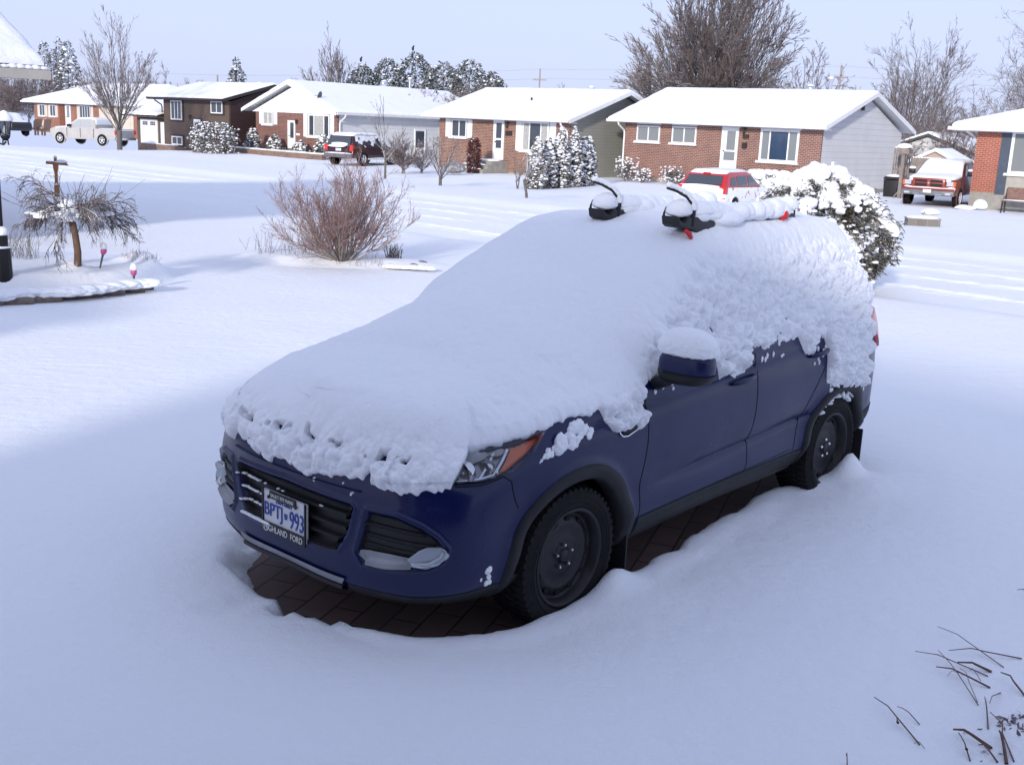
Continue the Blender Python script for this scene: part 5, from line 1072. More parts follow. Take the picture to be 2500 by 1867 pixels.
# chrome vent badge on the fender
pts = [(-.27, .935), (-.275, .905), (-.30, .885), (-.34, .880), (-.44, .903), (-.475, .915), (-.49, .945)]
e = MB(); e.tube([sxz(x, z, .006).tolist() for x, z in pts], .005, 6); e.build('fender_vent', CHROME, suv, True)
e = MB(); e.tube([sxz(x, z, .003).tolist() for x, z in [(-.30, .90), (-.36, .905), (-.46, .925)]], .010, 6); e.build('fender_vent_mesh', BLACK, suv, True)
# door handles
for x0, x1, z0, z1 in ((-1.30, -1.54, .985, 1.005), (-2.20, -2.42, 1.02, 1.04)):
    for sy in (1, -1):
        e = MB(); P = [sxz(x0+(x1-x0)*t, z0+(z1-z0)*t, .004+.038*math.sin(PI*min(1, max(0, t)))**.5) for t in np.linspace(0, 1, 9)]
        e.tube([(p[0], p[1]*sy, p[2]) for p in P], [.008, .013, .015, .015, .015, .015, .014, .012, .008], 8); e.build('door_handle', PAINT, suv, True)
# mirrors
for sy in (1, -1):
    hs = NB(); V, F = ico(4); V = V.copy()
    s = lambda a, p: np.sign(a)*np.abs(a)**p
    V = np.stack([s(V[:, 0], .7)*.075, s(V[:, 1], .6)*.145, s(V[:, 2], .65)*.082], -1); V[:, 2] += .03*(V[:, 1]/.145)*.3
    c0 = np.array([-.62, 1.045, 1.205]) if sy > 0 else np.array([-.66, .88, 1.02]); up = V[:, 2] > -.022
    hs.add(V*np.array([1, sy, 1])+c0*np.array([1, sy, 1]), F)
    mi = hs.build('wing_mirror', [PAINT], suv, True)
    lo = NB(); W = V.copy(); W[:, 2] = np.where(W[:, 2] < -.028, W[:, 2]-.012, -.028); W[:, :2] *= 1.02; lo.add(W*np.array([1, sy, 1])+c0*np.array([1, sy, 1]), F); lo.build('mirror_base', BLACK, mi, True)
    e = MB(); e.tube([(-.60, .88*sy, 1.09), (-.61, .95*sy, 1.12), (-.62, (1.0 if sy > 0 else .93)*sy, 1.15)], [.035, .03, .028], 8); e.build('mirror_arm', BLACK, mi, True)
    cp = NB(); V2, F2 = ico(5); V2 = V2.copy(); k = 1+.05*fbm(V2[:, 0]*2, V2[:, 1]*2, V2[:, 2]*2, 3, 4)
    V2 = V2*k[:, None]; 
    V2 = np.stack([s(V2[:, 0], .8)*.10, s(V2[:, 1], .75)*.155, np.where(V2[:, 2] > 0, V2[:, 2]*.115, V2[:, 2]*.02)], -1)
    q = np.abs(V2[:, 2]) < .04; V2 += (q[:, None]*.012*np.stack([.5-worley(V2[:, 0]/.02, V2[:, 1]/.02, V2[:, 2]/.02, 3)]*3, -1))
    cp.add(V2*np.array([1, sy, 1])*(1 if sy > 0 else .6)+c0*np.array([1, sy, 1])+np.array([0, 0, .07]), F2); cp.build('mirror_snow', SN, mi, True)
# ---- wheels
RIM = mottled('steel_wheel', (.012, .0125, .0145), (.019, .019, .022), 20, .45, .5, 0, .3)
def wheel(x, sy, snowy):
    wh = empty('wheel', (x, .775*sy, .345)); wh.parent = suv
    if sy < 0: wh.rotation_euler = (0, 0, PI)
    t = MB(); t.lathe([(.228, -.10), (.25, -.112), (.30, -.118), (.325, -.108), (.338, -.085), (.342, 0), (.338, .085), (.325, .108), (.30, .118), (.262, .116), (.25, .110), (.228, .098)], 72, axis='y')
    for k in range(52):
        for j, (y0, y1) in enumerate(((-.108, -.055), (-.045, -.003), (.003, .045), (.055, .108))):
            a = 2*PI*(k+.5*(j % 2))/52; t.T = Matrix.Rotation(a, 4, 'Y'); z0 = .336; sk = .006*(1 if j < 2 else -1)
            zt = .349 if 0 < j < 3 else .347; zo = .349 if 0 < j < 3 else .336
            za, zb = (zo, zt) if j == 0 else (zt, zo)
            v = [(-.013+sk, y0, z0-.012), (.013+sk, y0, z0-.012), (.013-sk, y1, z0-.012), (-.013-sk, y1, z0-.012), (-.012+sk, y0, za), (.012+sk, y0, za), (.012-sk, y1, zb), (-.012-sk, y1, zb)]
            t.add(v, [(0, 3, 2, 1), (4, 5, 6, 7), (0, 1, 5, 4), (1, 2, 6, 5), (2, 3, 7, 6), (3, 0, 4, 7)])
    t.T = Matrix.Identity(4)
    for r in (.272, .29): t.lathe([(r-.004, .1165), (r, .1205), (r+.004, .1165)], 72, axis='y')
    ty = t.build('tyre', RUBBER, wh); 
    r = MB(); r.lathe([(.238, .098), (.240, .108), (.232, .110), (.222, .104), (.212, .06), (.205, .045), (.19, .052), (.165, .066), (.15, .064), (.125, .052), (.095, .058), (.08, .060), (.05, .055), (.032, .056), (.032, .072), (.026, .078), (0, .078)], 64, axis='y')
    rm = r.build('rim', RIM, wh, True)
    for k in range(12):
        a = 2*PI*k/12+.13; c = (.176*math.cos(a), 0, .176*math.sin(a)); h = MB()
        h.T = Matrix.Translation((c[0], .0605, c[2])) @ Matrix.Rotation(-a, 4, 'Y'); h.lathe([(0, .004), (.019, .004), (.019, -.02)], 14, axis='y'); 
        h.build('vent_hole', SEAM, rm)
    for k in range(5):
        a = 2*PI*k/5+.3; c = (.056*math.cos(a), .056, .056*math.sin(a)); h = MB(); h.lathe([(.0105, 0), (.0105, .018), (.006, .024), (0, .024)], 6, axis='y', c=c); h.build('wheel_nut', CHROME, rm)
    if snowy:
        s_ = NB(); 
        for k in range(70):
            a = R(48+78*k/70+rnd.uniform(-2, 2)); s_.blob((.352*math.cos(a), .02+.09*rnd.random(), .352*math.sin(a)), (.022+.012*rnd.random(), .035, .016+.012*rnd.random()*math.sin(PI*k/70)), 2, .3, seed=k)
        s_.build('wheel_snow', SN, wh, True)
    return wh
wheel(0, 1, False); wheel(0, -1, False); wheel(-2.69, 1, True); wheel(-2.69, -1, True)
for x in (-.43, -3.13):
    for sy in (1, -1): e = MB(); e.box(x-.006, x+.006, min(.68*sy, .90*sy), max(.68*sy, .90*sy), .07, .40); e.build('mud_flap', CLAD, suv)
# ---- licence plate
lp = MB(); lp.box(.948, .962, -.158, .150, .455, .635); plate = lp.build('licence_plate', mottled('plate_paint', (.62, .64, .66), (.55, .57, .60), 10, .4), suv)
FR = mat('plate_frame_black', (.008, .008, .008), .4); PBL = mat('plate_blue', (.02, .05, .30), .5); WHT = mat('lettering_white', (.7, .7, .7), .5)
e = MB(); e.box(.9625, .970, -.162, .154, .440, .487); e.box(.9625, .969, -.162, -.153, .488, .64); e.box(.9625, .969, .146, .154, .488, .64); e.box(.9625, .968, -.105, .085, .606, .640); e.build('plate_frame', FR, plate)
def fm(y, z, x=.9645): return Matrix(((0, 0, 1, x), (1, 0, 0, y), (0, 1, 0, z), (0, 0, 0, 1)))
text_obj('plate_number', 'BPTJ', PBL, plate, .130, .082, fm(-.080, .540)); text_obj('plate_number', '993', PBL, plate, .098, .082, fm(.087, .540))
e = MB(); e.add([(.9645, y, z) for y, z in ((-.002, .553), (.002, .560), (.006, .553), (.010, .560), (.014, .553), (.018, .560), (.022, .553), (.018, .530), (.002, .530))], [(0, 1, 2, 8), (2, 3, 4, 7, 8), (4, 5, 6, 7)]); e.build('plate_crown', PBL, plate)
text_obj('plate_province', 'ONTARIO', PBL, plate, .115, .013, fm(-.004, .5965, .9642)); text_obj('plate_frame_lettering', 'SAULT STE MARIE', WHT, plate, .165, .015, fm(-.010, .623, .9700), .0008)
text_obj('plate_frame_lettering', 'HIGHLAND', WHT, plate, .168, .029, fm(-.055, .464, .9715), .0008); text_obj('plate_frame_lettering', 'FORD', WHT, plate, .084, .029, fm(.095, .464, .9715), .0008)
e = MB(); e.lathe([(.019, 0), (.022, 0), (.022, .002), (.019, .002)], 20, axis='x', c=(.9712, -.128, .466)); e.build('frame_emblem', WHT, plate)
for y in (-.108, .088): e = MB(); e.lathe([(.009, 0), (.009, .004), (0, .005)], 8, axis='x', c=(.9685, y, .610)); e.build('plate_screw', mat('rust', (.06, .025, .015), .9), plate)
# ---- roof bike carriers
e = MB()
for x in (-1.35, -2.25): e.tube([(x, -.5, 1.70), (x, 0, 1.72), (x, .5, 1.70)], .022, 8)
for x in (-1.35,): cb = MB(); cb.tube([(x, -.5, 1.70), (x, 0, 1.73), (x, .52, 1.70)], .02, 8); cb.build('roof_crossbar', BLACK, suv, True)
cb = MB(); cb.tube([(-2.25, -.5, 1.70), (-2.25, 0, 1.73), (-2.25, .52, 1.70)], .02, 8); cb.build('roof_crossbar', BLACK, suv, True)
def carrier(y, xf, xr_, lab):
    c = empty('bike_carrier', (0, y, 0)); c.parent = suv; c['label'] = lab
    zt = 1.825
    e = MB(); e.tube([(xf, 0, zt-.015), (xr_, 0, zt-.02)], .020, 8); e.build('tray', BLACK, c, True)
    # front head: wedge-shaped shell, open at the top
    e = MB(); e.prism([(-.03, zt+.03), (-.02, zt-.02), (.0, zt-.035), (.10, zt-.05), (.14, zt-.085), (.22, zt-.09), (.27, zt-.03), (.28, zt+.015), (.10, zt+.02), (.05, zt+.02), (.03, zt-.01), (.0, zt+.0)], -.055, .055, 'y')
    hd = e.build('carrier_head', BLACK, c); hd.location = (xf-.25+.02, 0, 0); hd.scale = (-1.3, 1, 1); hd.location = (xf, 0, 0); bevel(hd, .006)
    e = MB(); e.tube([(xf-.02, .065, zt-.045), (xf-.05, .075, zt-.065), (xf-.075, .075, zt-.09)], [.010, .016, .010], 8); e.build('release_lever', RACKR, c, True)
    # hook arm curving forward over the tray
    A = [(xf-.11, .05, zt-.03), (xf-.12, .05, zt+.05), (xf-.11, .045, zt+.09), (xf-.07, .03, zt+.13), (xf-.01, .0, zt+.16), (xf+.05, -.02, zt+.175)]
    e = MB(); e.tube(A, [.012, .012, .010, .010, .009, .008], 8); e.build('hook_arm', BLACK, c, True)
    e = MB(); e.tube([(xf-.0, -.055, zt-.01), (xf+.02, -.05, zt+.035), (xf+.0, -.05, zt+.065), (xf-.05, -.05, zt+.08), (xf-.10, -.04, zt+.06), (xf-.14, -.03, zt+.0)], .007, 6); e.build('wheel_hoop', BLACK, c, True)
    # rear end: strap ring and red knob
    e = MB(); e.prism([(0, zt-.06), (-.20, zt-.01), (-.26, zt+.03), (-.30, zt+.03), (-.24, zt-.05), (-.1, zt-.09)], -.03, .03, 'y'); rb = e.build('rear_block', BLACK, c); rb.location = (xr_+.55, 0, 0); bevel(rb, .006)
    e = MB(); e.lathe([(0, -.03), (.026, -.025), (.032, 0), (.028, .025), (0, .03)], 14, axis='y', c=(xr_+.22, .05, zt+.0)); e.build('knob', RACKR, c, True)
    e = MB(); e.tube([(xr_+.05+.07*math.cos(a), .0, zt-.01+.085*math.sin(a)) for a in np.linspace(R(-20), R(215), 12)], .006, 6); e.build('strap', BLACK, c, True)
    s_ = NB(); rq = random.Random(int(y*10)+3)
    for k in range(60):                                     # snow heaped along the tray
        t = k/59; x = xf-.20+(xr_+.2-xf+.20)*t
        s_.blob((x, .0+rq.uniform(-.01, .01), zt+.012+.01*rq.random()), (.11, .060+.014*rq.random(), .058+.012*rq.random()), 3, .18, seed=k+40, flat=.6)
    s_.blob((xf-.05, .0, zt+.045), (.085, .065, .07), 4, .12, seed=2, flat=.4); s_.blob((xf-.26, .0, zt+.04), (.17, .07, .06), 4, .15, seed=22, flat=.3)
    s_.blob((xf-.50, .0, zt-.01), (.20, .10, .06), 4, .2, seed=6, flat=.9)
    s_.blob((xr_+.1, 0, zt+.045), (.13, .06, .06), 4, .12, seed=3, flat=.5); s_.blob((xr_+.28, 0, zt+.045), (.12, .07, .055), 3, .15, seed=4, flat=.5)
    for k in range(len(A)-1):
        for q in range(7):
            t = q/7; p = [A[k][j]*(1-t)+A[k+1][j]*t for j in range(3)]
            if k > 0: s_.blob((p[0], p[1], p[2]+.014), (.016, .016, .017+.005*rq.random()), 2, .2, seed=q+k, flat=.5)
    s_.build('carrier_snow', SN, c, True)
carrier(.0, -1.24, -2.45, 'bike carrier on the far half of the roof'); carrier(.5, -1.24, -2.6, 'bike carrier on the near half of the roof with red knob')
# ---- snow blanket
EDGE = [(0, 4.85), (.46, 4.70), (.94, 4.85), (1.3, 4.93), (1.55, 5.1), (1.64, 5.3), (1.72, 4.8), (1.9, 4.72), (2.47, 4.80), (3.05, 4.85), (3.2, 5.0), (3.24, 6.42), (3.6, 6.52), (4.2, 6.66), (4.97, 6.80), (5.38, 6.86), (5.96, 6.80), (6.38, 6.70), (6.48, 6.3), (6.68, 5.75), (7.36, 5.72), (7.44, 5.95), (7.47, 6.95), (7.84, 7.25), (8.6, 7.35), (9.3, 7.2), (9.54, 7.1), (9.66, 6.45), (10.18, 6.35), (10.30, 6.5), (10.38, 7.40), (10.69, 7.2), (11.5, 7.15), (11.66, 7.15), (11.78, 6.35), (12.0, 6.25), (12.12, 6.95), (12.36, 6.95), (12.42, 5.2), (12.72, 4.75), (13.2, 4.55), (13.5, 4.36), (13.62, 3.8), (13.72, 4.8), (13.8, 6.4), (13.95, 7.35), (15.5, 7.5), (17, 7.0)]
def snowshell(mir, nu, nv):
    u, v = np.meshgrid(np.linspace(0, 17, nu), np.linspace(3.0, 11, nv), indexing='ij')
    P, n = BODY(u, v); n = n.copy()
    cw = 1-sst(10.3, 11, v); n[..., 1] *= cw; n /= np.linalg.norm(n, axis=-1, keepdims=True); sgn = -1 if mir else 1; X, Yy, Zz = P[..., 0], P[..., 1]*sgn, P[..., 2]
    sd_ = 0
    E_ = np.array(EDGE)
    ve = np.interp(u, E_[:, 0], E_[:, 1])
    if mir: ve = np.where(u < 3.2, ve, np.minimum(6.7, 4.9+(u-3.2)*1.2))
    rag = .55*vn(X/.05, Zz/.05+Yy/.05, None, 1+sd_)+.35*vn(X/.022, Zz/.03+Yy/.022, None, 2+sd_)
    ed = (v-ve)*VS+.030*rag
    up = np.clip(n[..., 2], 0, 1); flat = sst(.35, .85, up)
    ts = .046+.014*fbm(X*2, Zz*2+Yy, None, 2, 7)
    tu = (.092*sst(.15, .9, up))*(1+.10*fbm(X*1.6, Yy*1.6, None, 3, 4))
    tu = tu+.12*np.exp(-((X+.40)/.30)**2)*sst(7.6, 9.2, v)*(1-sst(8.9, 9.8, u))+.05*np.exp(-((X+.10)/.32)**2)*flat*sst(7.4, 8.6, v)
    for yc in (0, .5): tu = tu+.05*np.exp(-((np.abs(Yy*sgn if yc else Yy)*1-yc)/.10)**2)*sst(-1.25, -1.7, X)*sst(-2.9, -2.5, X)*flat*(1 if yc == 0 or not mir else 0)
    tu = tu+.03*sst(12.5, 14, u)*sst(8.8, 9.6, v)
    tu = tu+.025*np.exp(-((Yy*sgn-.52)/.12)**2)*sst(9.2, 10, u)*(up > .5)
    rough = np.clip(1.05-flat, .04, 1)*(1-.5*sst(9.0, 9.6, v)*(u > 8))
    wq = .012*vn(X/.03, Yy/.03, Zz/.03, 71); w1 = worley((X+wq)/.058, Yy/.058, (Zz+wq)/.062, 3+sd_); w2 = worley(X/.024, Yy/.024, Zz/.026, 5+sd_)
    cl = rough*(.072*(.42-w1*w1*1.15)+.026*(.42-w2*w2*1.15)+.020*fbm(X/.11, Yy/.11, Zz/.11, 2, 17))+.004*fbm(X*9, Yy*9, Zz*9, 3, 6)
    cl = cl+flat*.006*fbm(X*3.5, Yy*3.5, None, 3, 12)
    # dark gaps along the hood shut line
    vh = 6.12-.14*u+.05*np.sin(u*4); gap = np.exp(-((v-vh)/.11)**2)*(u < 2.25)*sst(.22, .36, .6*vn(Yy/.05, Zz*0+3, None, 44+sd_)+.5*vn(Yy/.018, Zz/.018, None, 45))
    f = np.sqrt(np.clip(ed/.075, 0, 1)); vs_ = np.interp(u, [0, 2.2, 3.3, 4.2, 6, 7.5, 17], [4.85, 4.9, 5.4, 6.2, 6.7, 7, 7]) if not mir else 6.7; f2 = sst(0, .25, ed)*sst(-.05, .45, (v-vs_)*VS)
    T = (ts+cl)*f-.12*gap; T = np.where(ed < 0, np.maximum(-.03, ed*.8), T)
    Q = P+n*T[..., None]; Q[..., 2] += tu*f2; Q[:, -1, 1] = 0
    # sags: lower lip of a patch hangs a little
    if mir: Q = Q*np.array([1, -1, 1])
    bad = (ed < -.035); kp = ~(bad[:-1, :-1] & bad[1:, 1:] & bad[:-1, 1:] & bad[1:, :-1])
    if mir: Q = Q[::-1]; kp = kp[::-1]
    return gridmesh('snow_blanket', Q, SN, suv, kp)
snowshell(False, 1500, 640); o = snowshell(True, 800, 360); o.name = 'snow_blanket_far_side'
s_ = NB(); rq = random.Random(11)
for (u, v, r) in [(5.51, 5.95, .05), (5.65, 5.95, .045), (5.8, 6.15, .045), (5.95, 6.3, .03), (6.08, 5.95, .035), (5.4, 5.8, .028), (5.28, 5.68, .024), (5.2, 5.6, .018), (5.9, 5.9, .03), (5.75, 5.8, .03), (5.12, 5.5, .012), (4.33, 1.75, .022), (4.34, 1.55, .016), (4.36, 1.3, .02), (4.2, 1.5, .01), (1.4, 4.45, .012), (1.36, 4.38, .010), (.6, 4.5, .014), (1.2, 4.7, .008)]:
    for k in range(5 if r > .015 else 2):
        p = gp([u+rq.uniform(-.06, .06)*r/.03], [v+rq.uniform(-.12, .12)*r/.03], .0)[0]; q = r*rq.uniform(.35, .8); s_.blob(p, (q, q*.6, q), 3, .35, seed=rq.randrange(99), flat=1, freq=3)
for k in range(60):                                            # crumbs hanging below the rear-quarter patch
    x = rq.uniform(-3.1, -2.45); z = np.interp(x, [-3.1, -2.75, -2.5], [.72, .79, .84])+rq.uniform(-.10, .02); p = sxz(x, z); s_.blob(p, (.008, .008, rq.uniform(.008, .03)), 1, .3, seed=k, flat=1)
for k in range(26):
    x = rq.choice([rq.uniform(-.8, -.6), rq.uniform(-2.25, -2.45), rq.uniform(-1.55, -1.9)]); z = {0: 1.06, 1: 1.02, 2: 1.10}[0 if x > -1 else (1 if x < -2 else 2)]+rq.uniform(-.05, .04); p = sxz(x, z); s_.blob(p, (.012, .008, rq.uniform(.01, .022)), 1, .4, seed=k, flat=1)
s_.build('snow_crumbs', SN, suv, True)
# ================================================================ OTHER VEHICLES (x forward, y left, z up)
def prof_snow(name, prof, hw, th, parent, seed=0, nx=70, ny=26, drop=.05, m=None, sides=False, hole=None):
    # snow over a top profile [(x,z,halfwidth)]
    a = np.array(prof, float); L_ = np.concatenate([[0], np.cumsum(np.hypot(np.diff(a[:, 0]), np.diff(a[:, 1])))]); q = np.linspace(0, L_[-1], nx)
    x = np.interp(q, L_, a[:, 0]); z = np.interp(q, L_, a[:, 1]); w_ = np.interp(q, L_, a[:, 2])*hw; s = np.linspace(-1, 1, ny)
    X_ = np.repeat(x[:, None], ny, 1); Y_ = w_[:, None]*s[None]; Z_ = np.repeat(z[:, None], ny, 1)-(.05*np.abs(s)**4)[None]
    e = np.minimum(np.minimum(q, L_[-1]-q)[:, None]/.10, (1-np.abs(s))[None]*w_[:, None]/.10); k = np.sqrt(np.clip(e, 0, 1))
    T = th*k*(1+.3*fbm(X_*1.5+seed, Y_*1.5, None, 3, seed))-drop*(1-k)
    if hole is not None: T = T-.2*hole(X_, Y_, Z_)
    return gridmesh(name, np.stack([X_, Y_, Z_+T], -1)[::-1] if x[0] < x[-1] else np.stack([X_, Y_, Z_+T], -1), m or SN, parent)
def side_snow(name, pts, parent, seed=0, off=.02, thr=.0, m=None, yin=0.):
    # clumpy film on a side panel: pts=[(x0,x1,z0,z1,y0,y1)]
    for (x0, x1, z0, z1, ya, yb) in pts:
        nx, nz = 44, 24; X_, Z_ = np.meshgrid(np.linspace(x0, x1, nx), np.linspace(z0, z1, nz), indexing='ij'); t = (Z_-z0)/(z1-z0); Y_ = ya+(yb-ya)*t
        T = off+.02*fbm(X_*5+seed, Z_*5, None, 3, seed); cut = fbm(X_*4+seed*3, Z_*4, None, 3, seed+4)+1.2*(t-.35); ok = cut > thr
        s = 1 if ya > 0 else -1; P = np.stack([X_, Y_+s*T, Z_], -1); kp = ok[:-1, :-1] & ok[1:, 1:]; gridmesh(name, P, m or SN, parent, kp)
def veh_wheel(root, x, y, r, wd, rimm, spokes=5):
    s = 1 if y > 0 else -1; wh = MB(); wh.lathe([(r*.62, -wd*.5), (r*.9, -wd*.5), (r, -wd*.35), (r, wd*.35), (r*.9, wd*.5), (r*.62, wd*.48), (r*.60, wd*.2), (0, wd*.15)], 28, axis='y'); o = wh.build('wheel', RUBBER, root, False); o.location = (x, y, r)
    if s < 0: o.rotation_euler = (0, 0, PI)
    e = MB(); e.lathe([(r*.62, wd*.49), (r*.56, wd*.47), (r*.54, wd*.25)], 24, axis='y'); e.lathe([(0, wd*.45), (r*.16, wd*.44), (r*.16, wd*.2)], 12, axis='y')
    for k in range(spokes): e.T = Matrix.Rotation(2*PI*k/spokes, 4, 'Y'); e.box(-r*.07, r*.07, wd*.22, wd*.42, r*.1, r*.56)
    e.T = Matrix.Identity(4); e.build('rim', rimm, o)
def veh(name, label, cat, loc, rz, hull, cab, W, wheels, r, paint, dark=.0, wd=.24, tum=.80, rimm=None, zb=.32):
    # hull: side outline (x,z); cab: side outline of the glasshouse (x,z) from front base round to rear base
    root = empty(name, loc, rz); tag(root, label, cat); hw = W/2
    def loft(outline, wf, nm, m, bev):
        lv = [-1, -.93, 0, .93, 1]; n = len(outline); vs = []; 
        for s in lv:
            for (x, z) in outline: k = wf(x, z); vs.append((x*(1 if abs(s) < 1 else .985), k*s, z))
        fs = [tuple(range(n)), tuple((len(lv)-1)*n+i for i in range(n))[::-1]]+[(a*n+i, (a+1)*n+i, (a+1)*n+(i+1) % n, a*n+(i+1) % n) for a in range(len(lv)-1) for i in range(n)]
        o = mk(nm, vs, fs, m, root); return bevel(o, bev, 3, 28)
    zt = max(z for x, z in hull)
    b = loft(hull, lambda x, z: hw*(1-.05*max(0, (z-.75)/(zt-.75))-.04*max(0, (.5-z)/.2)), 'body', paint, .05)
    z0, z1 = min(z for x, z in cab), max(z for x, z in cab)
    c = loft(cab, lambda x, z: hw*(.955-(.955-tum)*(z-z0)/(z1-z0)), 'cab', paint, .05)
    for x in wheels:
        for s in (1, -1):
            veh_wheel(root, x, s*(hw-wd*.52), r, wd, rimm or ALU)
            e = MB(); e.lathe([(r*1.08, -.02), (r*1.22, -.02), (r*1.22, .012), (r*1.08, .012), (r*1.08, -.02)], 28, axis='y', c=(x, s*hw*.99, r*1.02)); 
            e.build('wheel_arch', paint, root)
            e = MB(); e.lathe([(0, 0), (r*1.12, 0), (r*1.12, -.02)], 28, axis='y', c=(x, s*(hw*.99+.006), r*1.02)); 
            if s < 0: e.v = [(p[0], -abs(p[1]), p[2]) for p in e.v]
            e.build('wheel_well', BLACK, root)
            # the wheel sits proud of the dark well
    for o in root.children:
        if o.name.startswith('wheel') and not o.name.startswith(('wheel_arch', 'wheel_well')): o.location.y += .03*(1 if o.location.y > 0 else -1)
    return root, hw, z0, z1, tum
def side_glass(root, hw, z0, z1, tum, quads, m=GLASS, off=.012):
    for q in quads:
        for s in (1, -1):
            vs = [(x, s*(hw*(.955-(.955-tum)*(z-z0)/(z1-z0))+off), z) for x, z in q]; n = len(vs); vs += [(x, y-s*.01, z) for x, y, z in vs]
            e = MB(); e.add(vs, [tuple(range(n)), tuple(range(n, 2*n))[::-1]]+[(i, (i+1) % n, n+(i+1) % n, n+i) for i in range(n)]); e.build('side_window', m, root)
WHP = mottled('white_car_paint', (.46, .45, .43), (.40, .39, .38), 2, .3); REDP = mat('red_car_paint', (.45, .015, .02), .3, 0, .6, coat=.5); MARP = mat('maroon_car_paint', (.032, .006, .012), .28, .2, .6, coat=.6); ORP = mat('burnt_orange_paint', (.27, .035, .018), .3, 0, .6, coat=.5)
HDL = mat('headlamp_glass', (.55, .57, .6), .15, .3, .8)
# -- pale pickup on the far left drive, nose left, side on to us
pA = at(140, 357, 66); pB = at(300, 357, 73.); dr = (pA-pB); rz = math.atan2(dr.y, dr.x)
pc = at(224, 357, 72); rz = R(158)
t, hw, z0, z1, tum = veh('pickup_truck', 'pale snow-dusted crew-cab pickup truck parked side-on at the far left', 'pickup truck', pc, rz,
    [(2.55, .40), (2.72, .55), (2.74, .85), (2.62, 1.12), (1.35, 1.22), (.9, 1.24), (-1.15, 1.26), (-1.18, 1.22), (-2.95, 1.24), (-3.0, .60), (-2.9, .45), (-1.6, .42), (1.4, .38)],
    [(1.35, 1.2), (.45, 1.86), (-.7, 1.90), (-1.1, 1.78), (-1.25, 1.2)], 1.98, (1.85, -1.85), .40, WHP, tum=.76)
side_glass(t, hw, z0, z1, tum, [[(1.05, 1.27), (.95, 1.3), (.42, 1.74), (.10, 1.76), (.08, 1.28)], [(-.02, 1.28), (.0, 1.76), (-.68, 1.76), (-.85, 1.3)]], mat('frosted_glass', (.35, .38, .40), .5))
prof_snow('snow', [(2.6, 1.10, .85), (2.3, 1.17, .95), (1.35, 1.23, .95), (.5, 1.84, .80), (.3, 1.90, .78), (-.7, 1.92, .78), (-1.1, 1.80, .8), (-1.2, 1.55, .85)], hw*.97, .09, t, 3)
prof_snow('snow', [(-1.3, 1.16, .93), (-2.98, 1.18, .93)], hw*.97, .10, t, 4)
for s in (1, -1):
    e = MB(); e.box(2.60, 2.76, min(s*.55, s*.93), max(s*.55, s*.93), .86, 1.04); e.build('headlight', HDL, t); e = MB(); e.box(-3.02, -2.93, min(s*.86, s*.985), max(s*.86, s*.985), .85, 1.15); e.build('tail_light', REDL, t)
    e = MB(); e.box(.82, 1.0, min(s*.98, s*1.20), max(s*.98, s*1.20), 1.26, 1.46); m_ = e.build('wing_mirror', DKBR, t); s_ = NB(); s_.blob((.9, s*1.1, 1.47), (.1, .12, .07), 1, .2); s_.build('mirror_snow', SN, m_, True)
    e = MB(); 
    for x in (1.22, .04, -1.12): e.box(x-.008, x+.008, min(s*.985*hw, s*(hw+.006)), max(s*.985*hw, s*(hw+.006)), .5, 1.2)
    e.build('door_gap', SEAM, t)
e = MB(); e.box(2.70, 2.79, -.9, .9, .50, .68); e.build('bumper', CHROME, t); e = MB(); e.box(2.66, 2.78, -.5, .5, .74, 1.08); gq = e.build('grille', CHROME, t); e = MB(); 
for z in (.80, .90, 1.0): e.box(2.781, 2.79, -.46, .46, z-.02, z+.02)
e.build('grille_bar', DKBR, gq); e = MB(); e.box(-3.1, -2.98, -.9, .9, .45, .62); e.build('bumper', CHROME, t); t.scale = (.93, .93, .85)
# -- maroon SUV in front of the gabled house, tail towards us
pc = at(888, 394, 59); 
rz = R(64)
t, hw, z0, z1, tum = veh('dark_red_suv', 'dark maroon SUV with snow clinging to its windows, rear towards us', 'car', pc, rz,
    [(2.15, .38), (2.28, .55), (2.26, .80), (2.12, .96), (1.0, 1.05), (.6, 1.06), (-2.2, 1.08), (-2.32, .95), (-2.36, .62), (-2.28, .42)],
    [(1.15, 1.02), (.4, 1.62), (.1, 1.70), (-1.7, 1.70), (-2.05, 1.60), (-2.28, 1.03)], 1.86, (1.42, -1.40), .37, MARP, tum=.78)
side_glass(t, hw, z0, z1, tum, [[(.85, 1.12), (.35, 1.55), (.0, 1.58), (-.05, 1.12)], [(-.15, 1.12), (-.1, 1.58), (-.95, 1.58), (-.98, 1.12)], [(-1.08, 1.12), (-1.05, 1.58), (-1.75, 1.55), (-1.95, 1.13)]])
prof_snow('snow', [(2.15, .97, .85), (1.8, 1.02, .95), (1.1, 1.06, .93), (.4, 1.63, .80), (.1, 1.71, .78), (-1.7, 1.71, .78), (-2.02, 1.62, .76)], hw, .10, t, 5)
side_snow('snow_patch', [(-2.0, .9, 1.02, 1.66, -hw*.96, -hw*.80), (-2.0, .9, .85, 1.66, hw*.98, hw*.80)], t, 3, .025, .15)
e = MB(); vs = [(-2.335, -.72, 1.10), (-2.335, .72, 1.10), (-2.13, .62, 1.58), (-2.13, -.62, 1.58)]; e.add(vs+[(x+.03, y, z) for x, y, z in vs], [(0, 3, 2, 1), (4, 5, 6, 7), (0, 1, 5, 4), (1, 2, 6, 5), (2, 3, 7, 6), (3, 0, 4, 7)]); rw = e.build('rear_window', GLASS, t)
s_ = NB(); s_.blob((-2.30, -.1, 1.15), (.06, .5, .09), 3, .6, seed=3, flat=1); s_.blob((-2.34, .15, 1.05), (.05, .6, .06), 3, .5, seed=5, flat=1); s_.blob((-2.39, 0, .66), (.06, .85, .05), 3, .3, seed=6); s_.blob((-2.1, -.75, .62), (.16, .14, .2), 3, .4, seed=8, flat=1); s_.blob((0, -.97, .40), (1.0, .05, .04), 3, .3, seed=9); s_.build('snow_patch', SN, t, True)
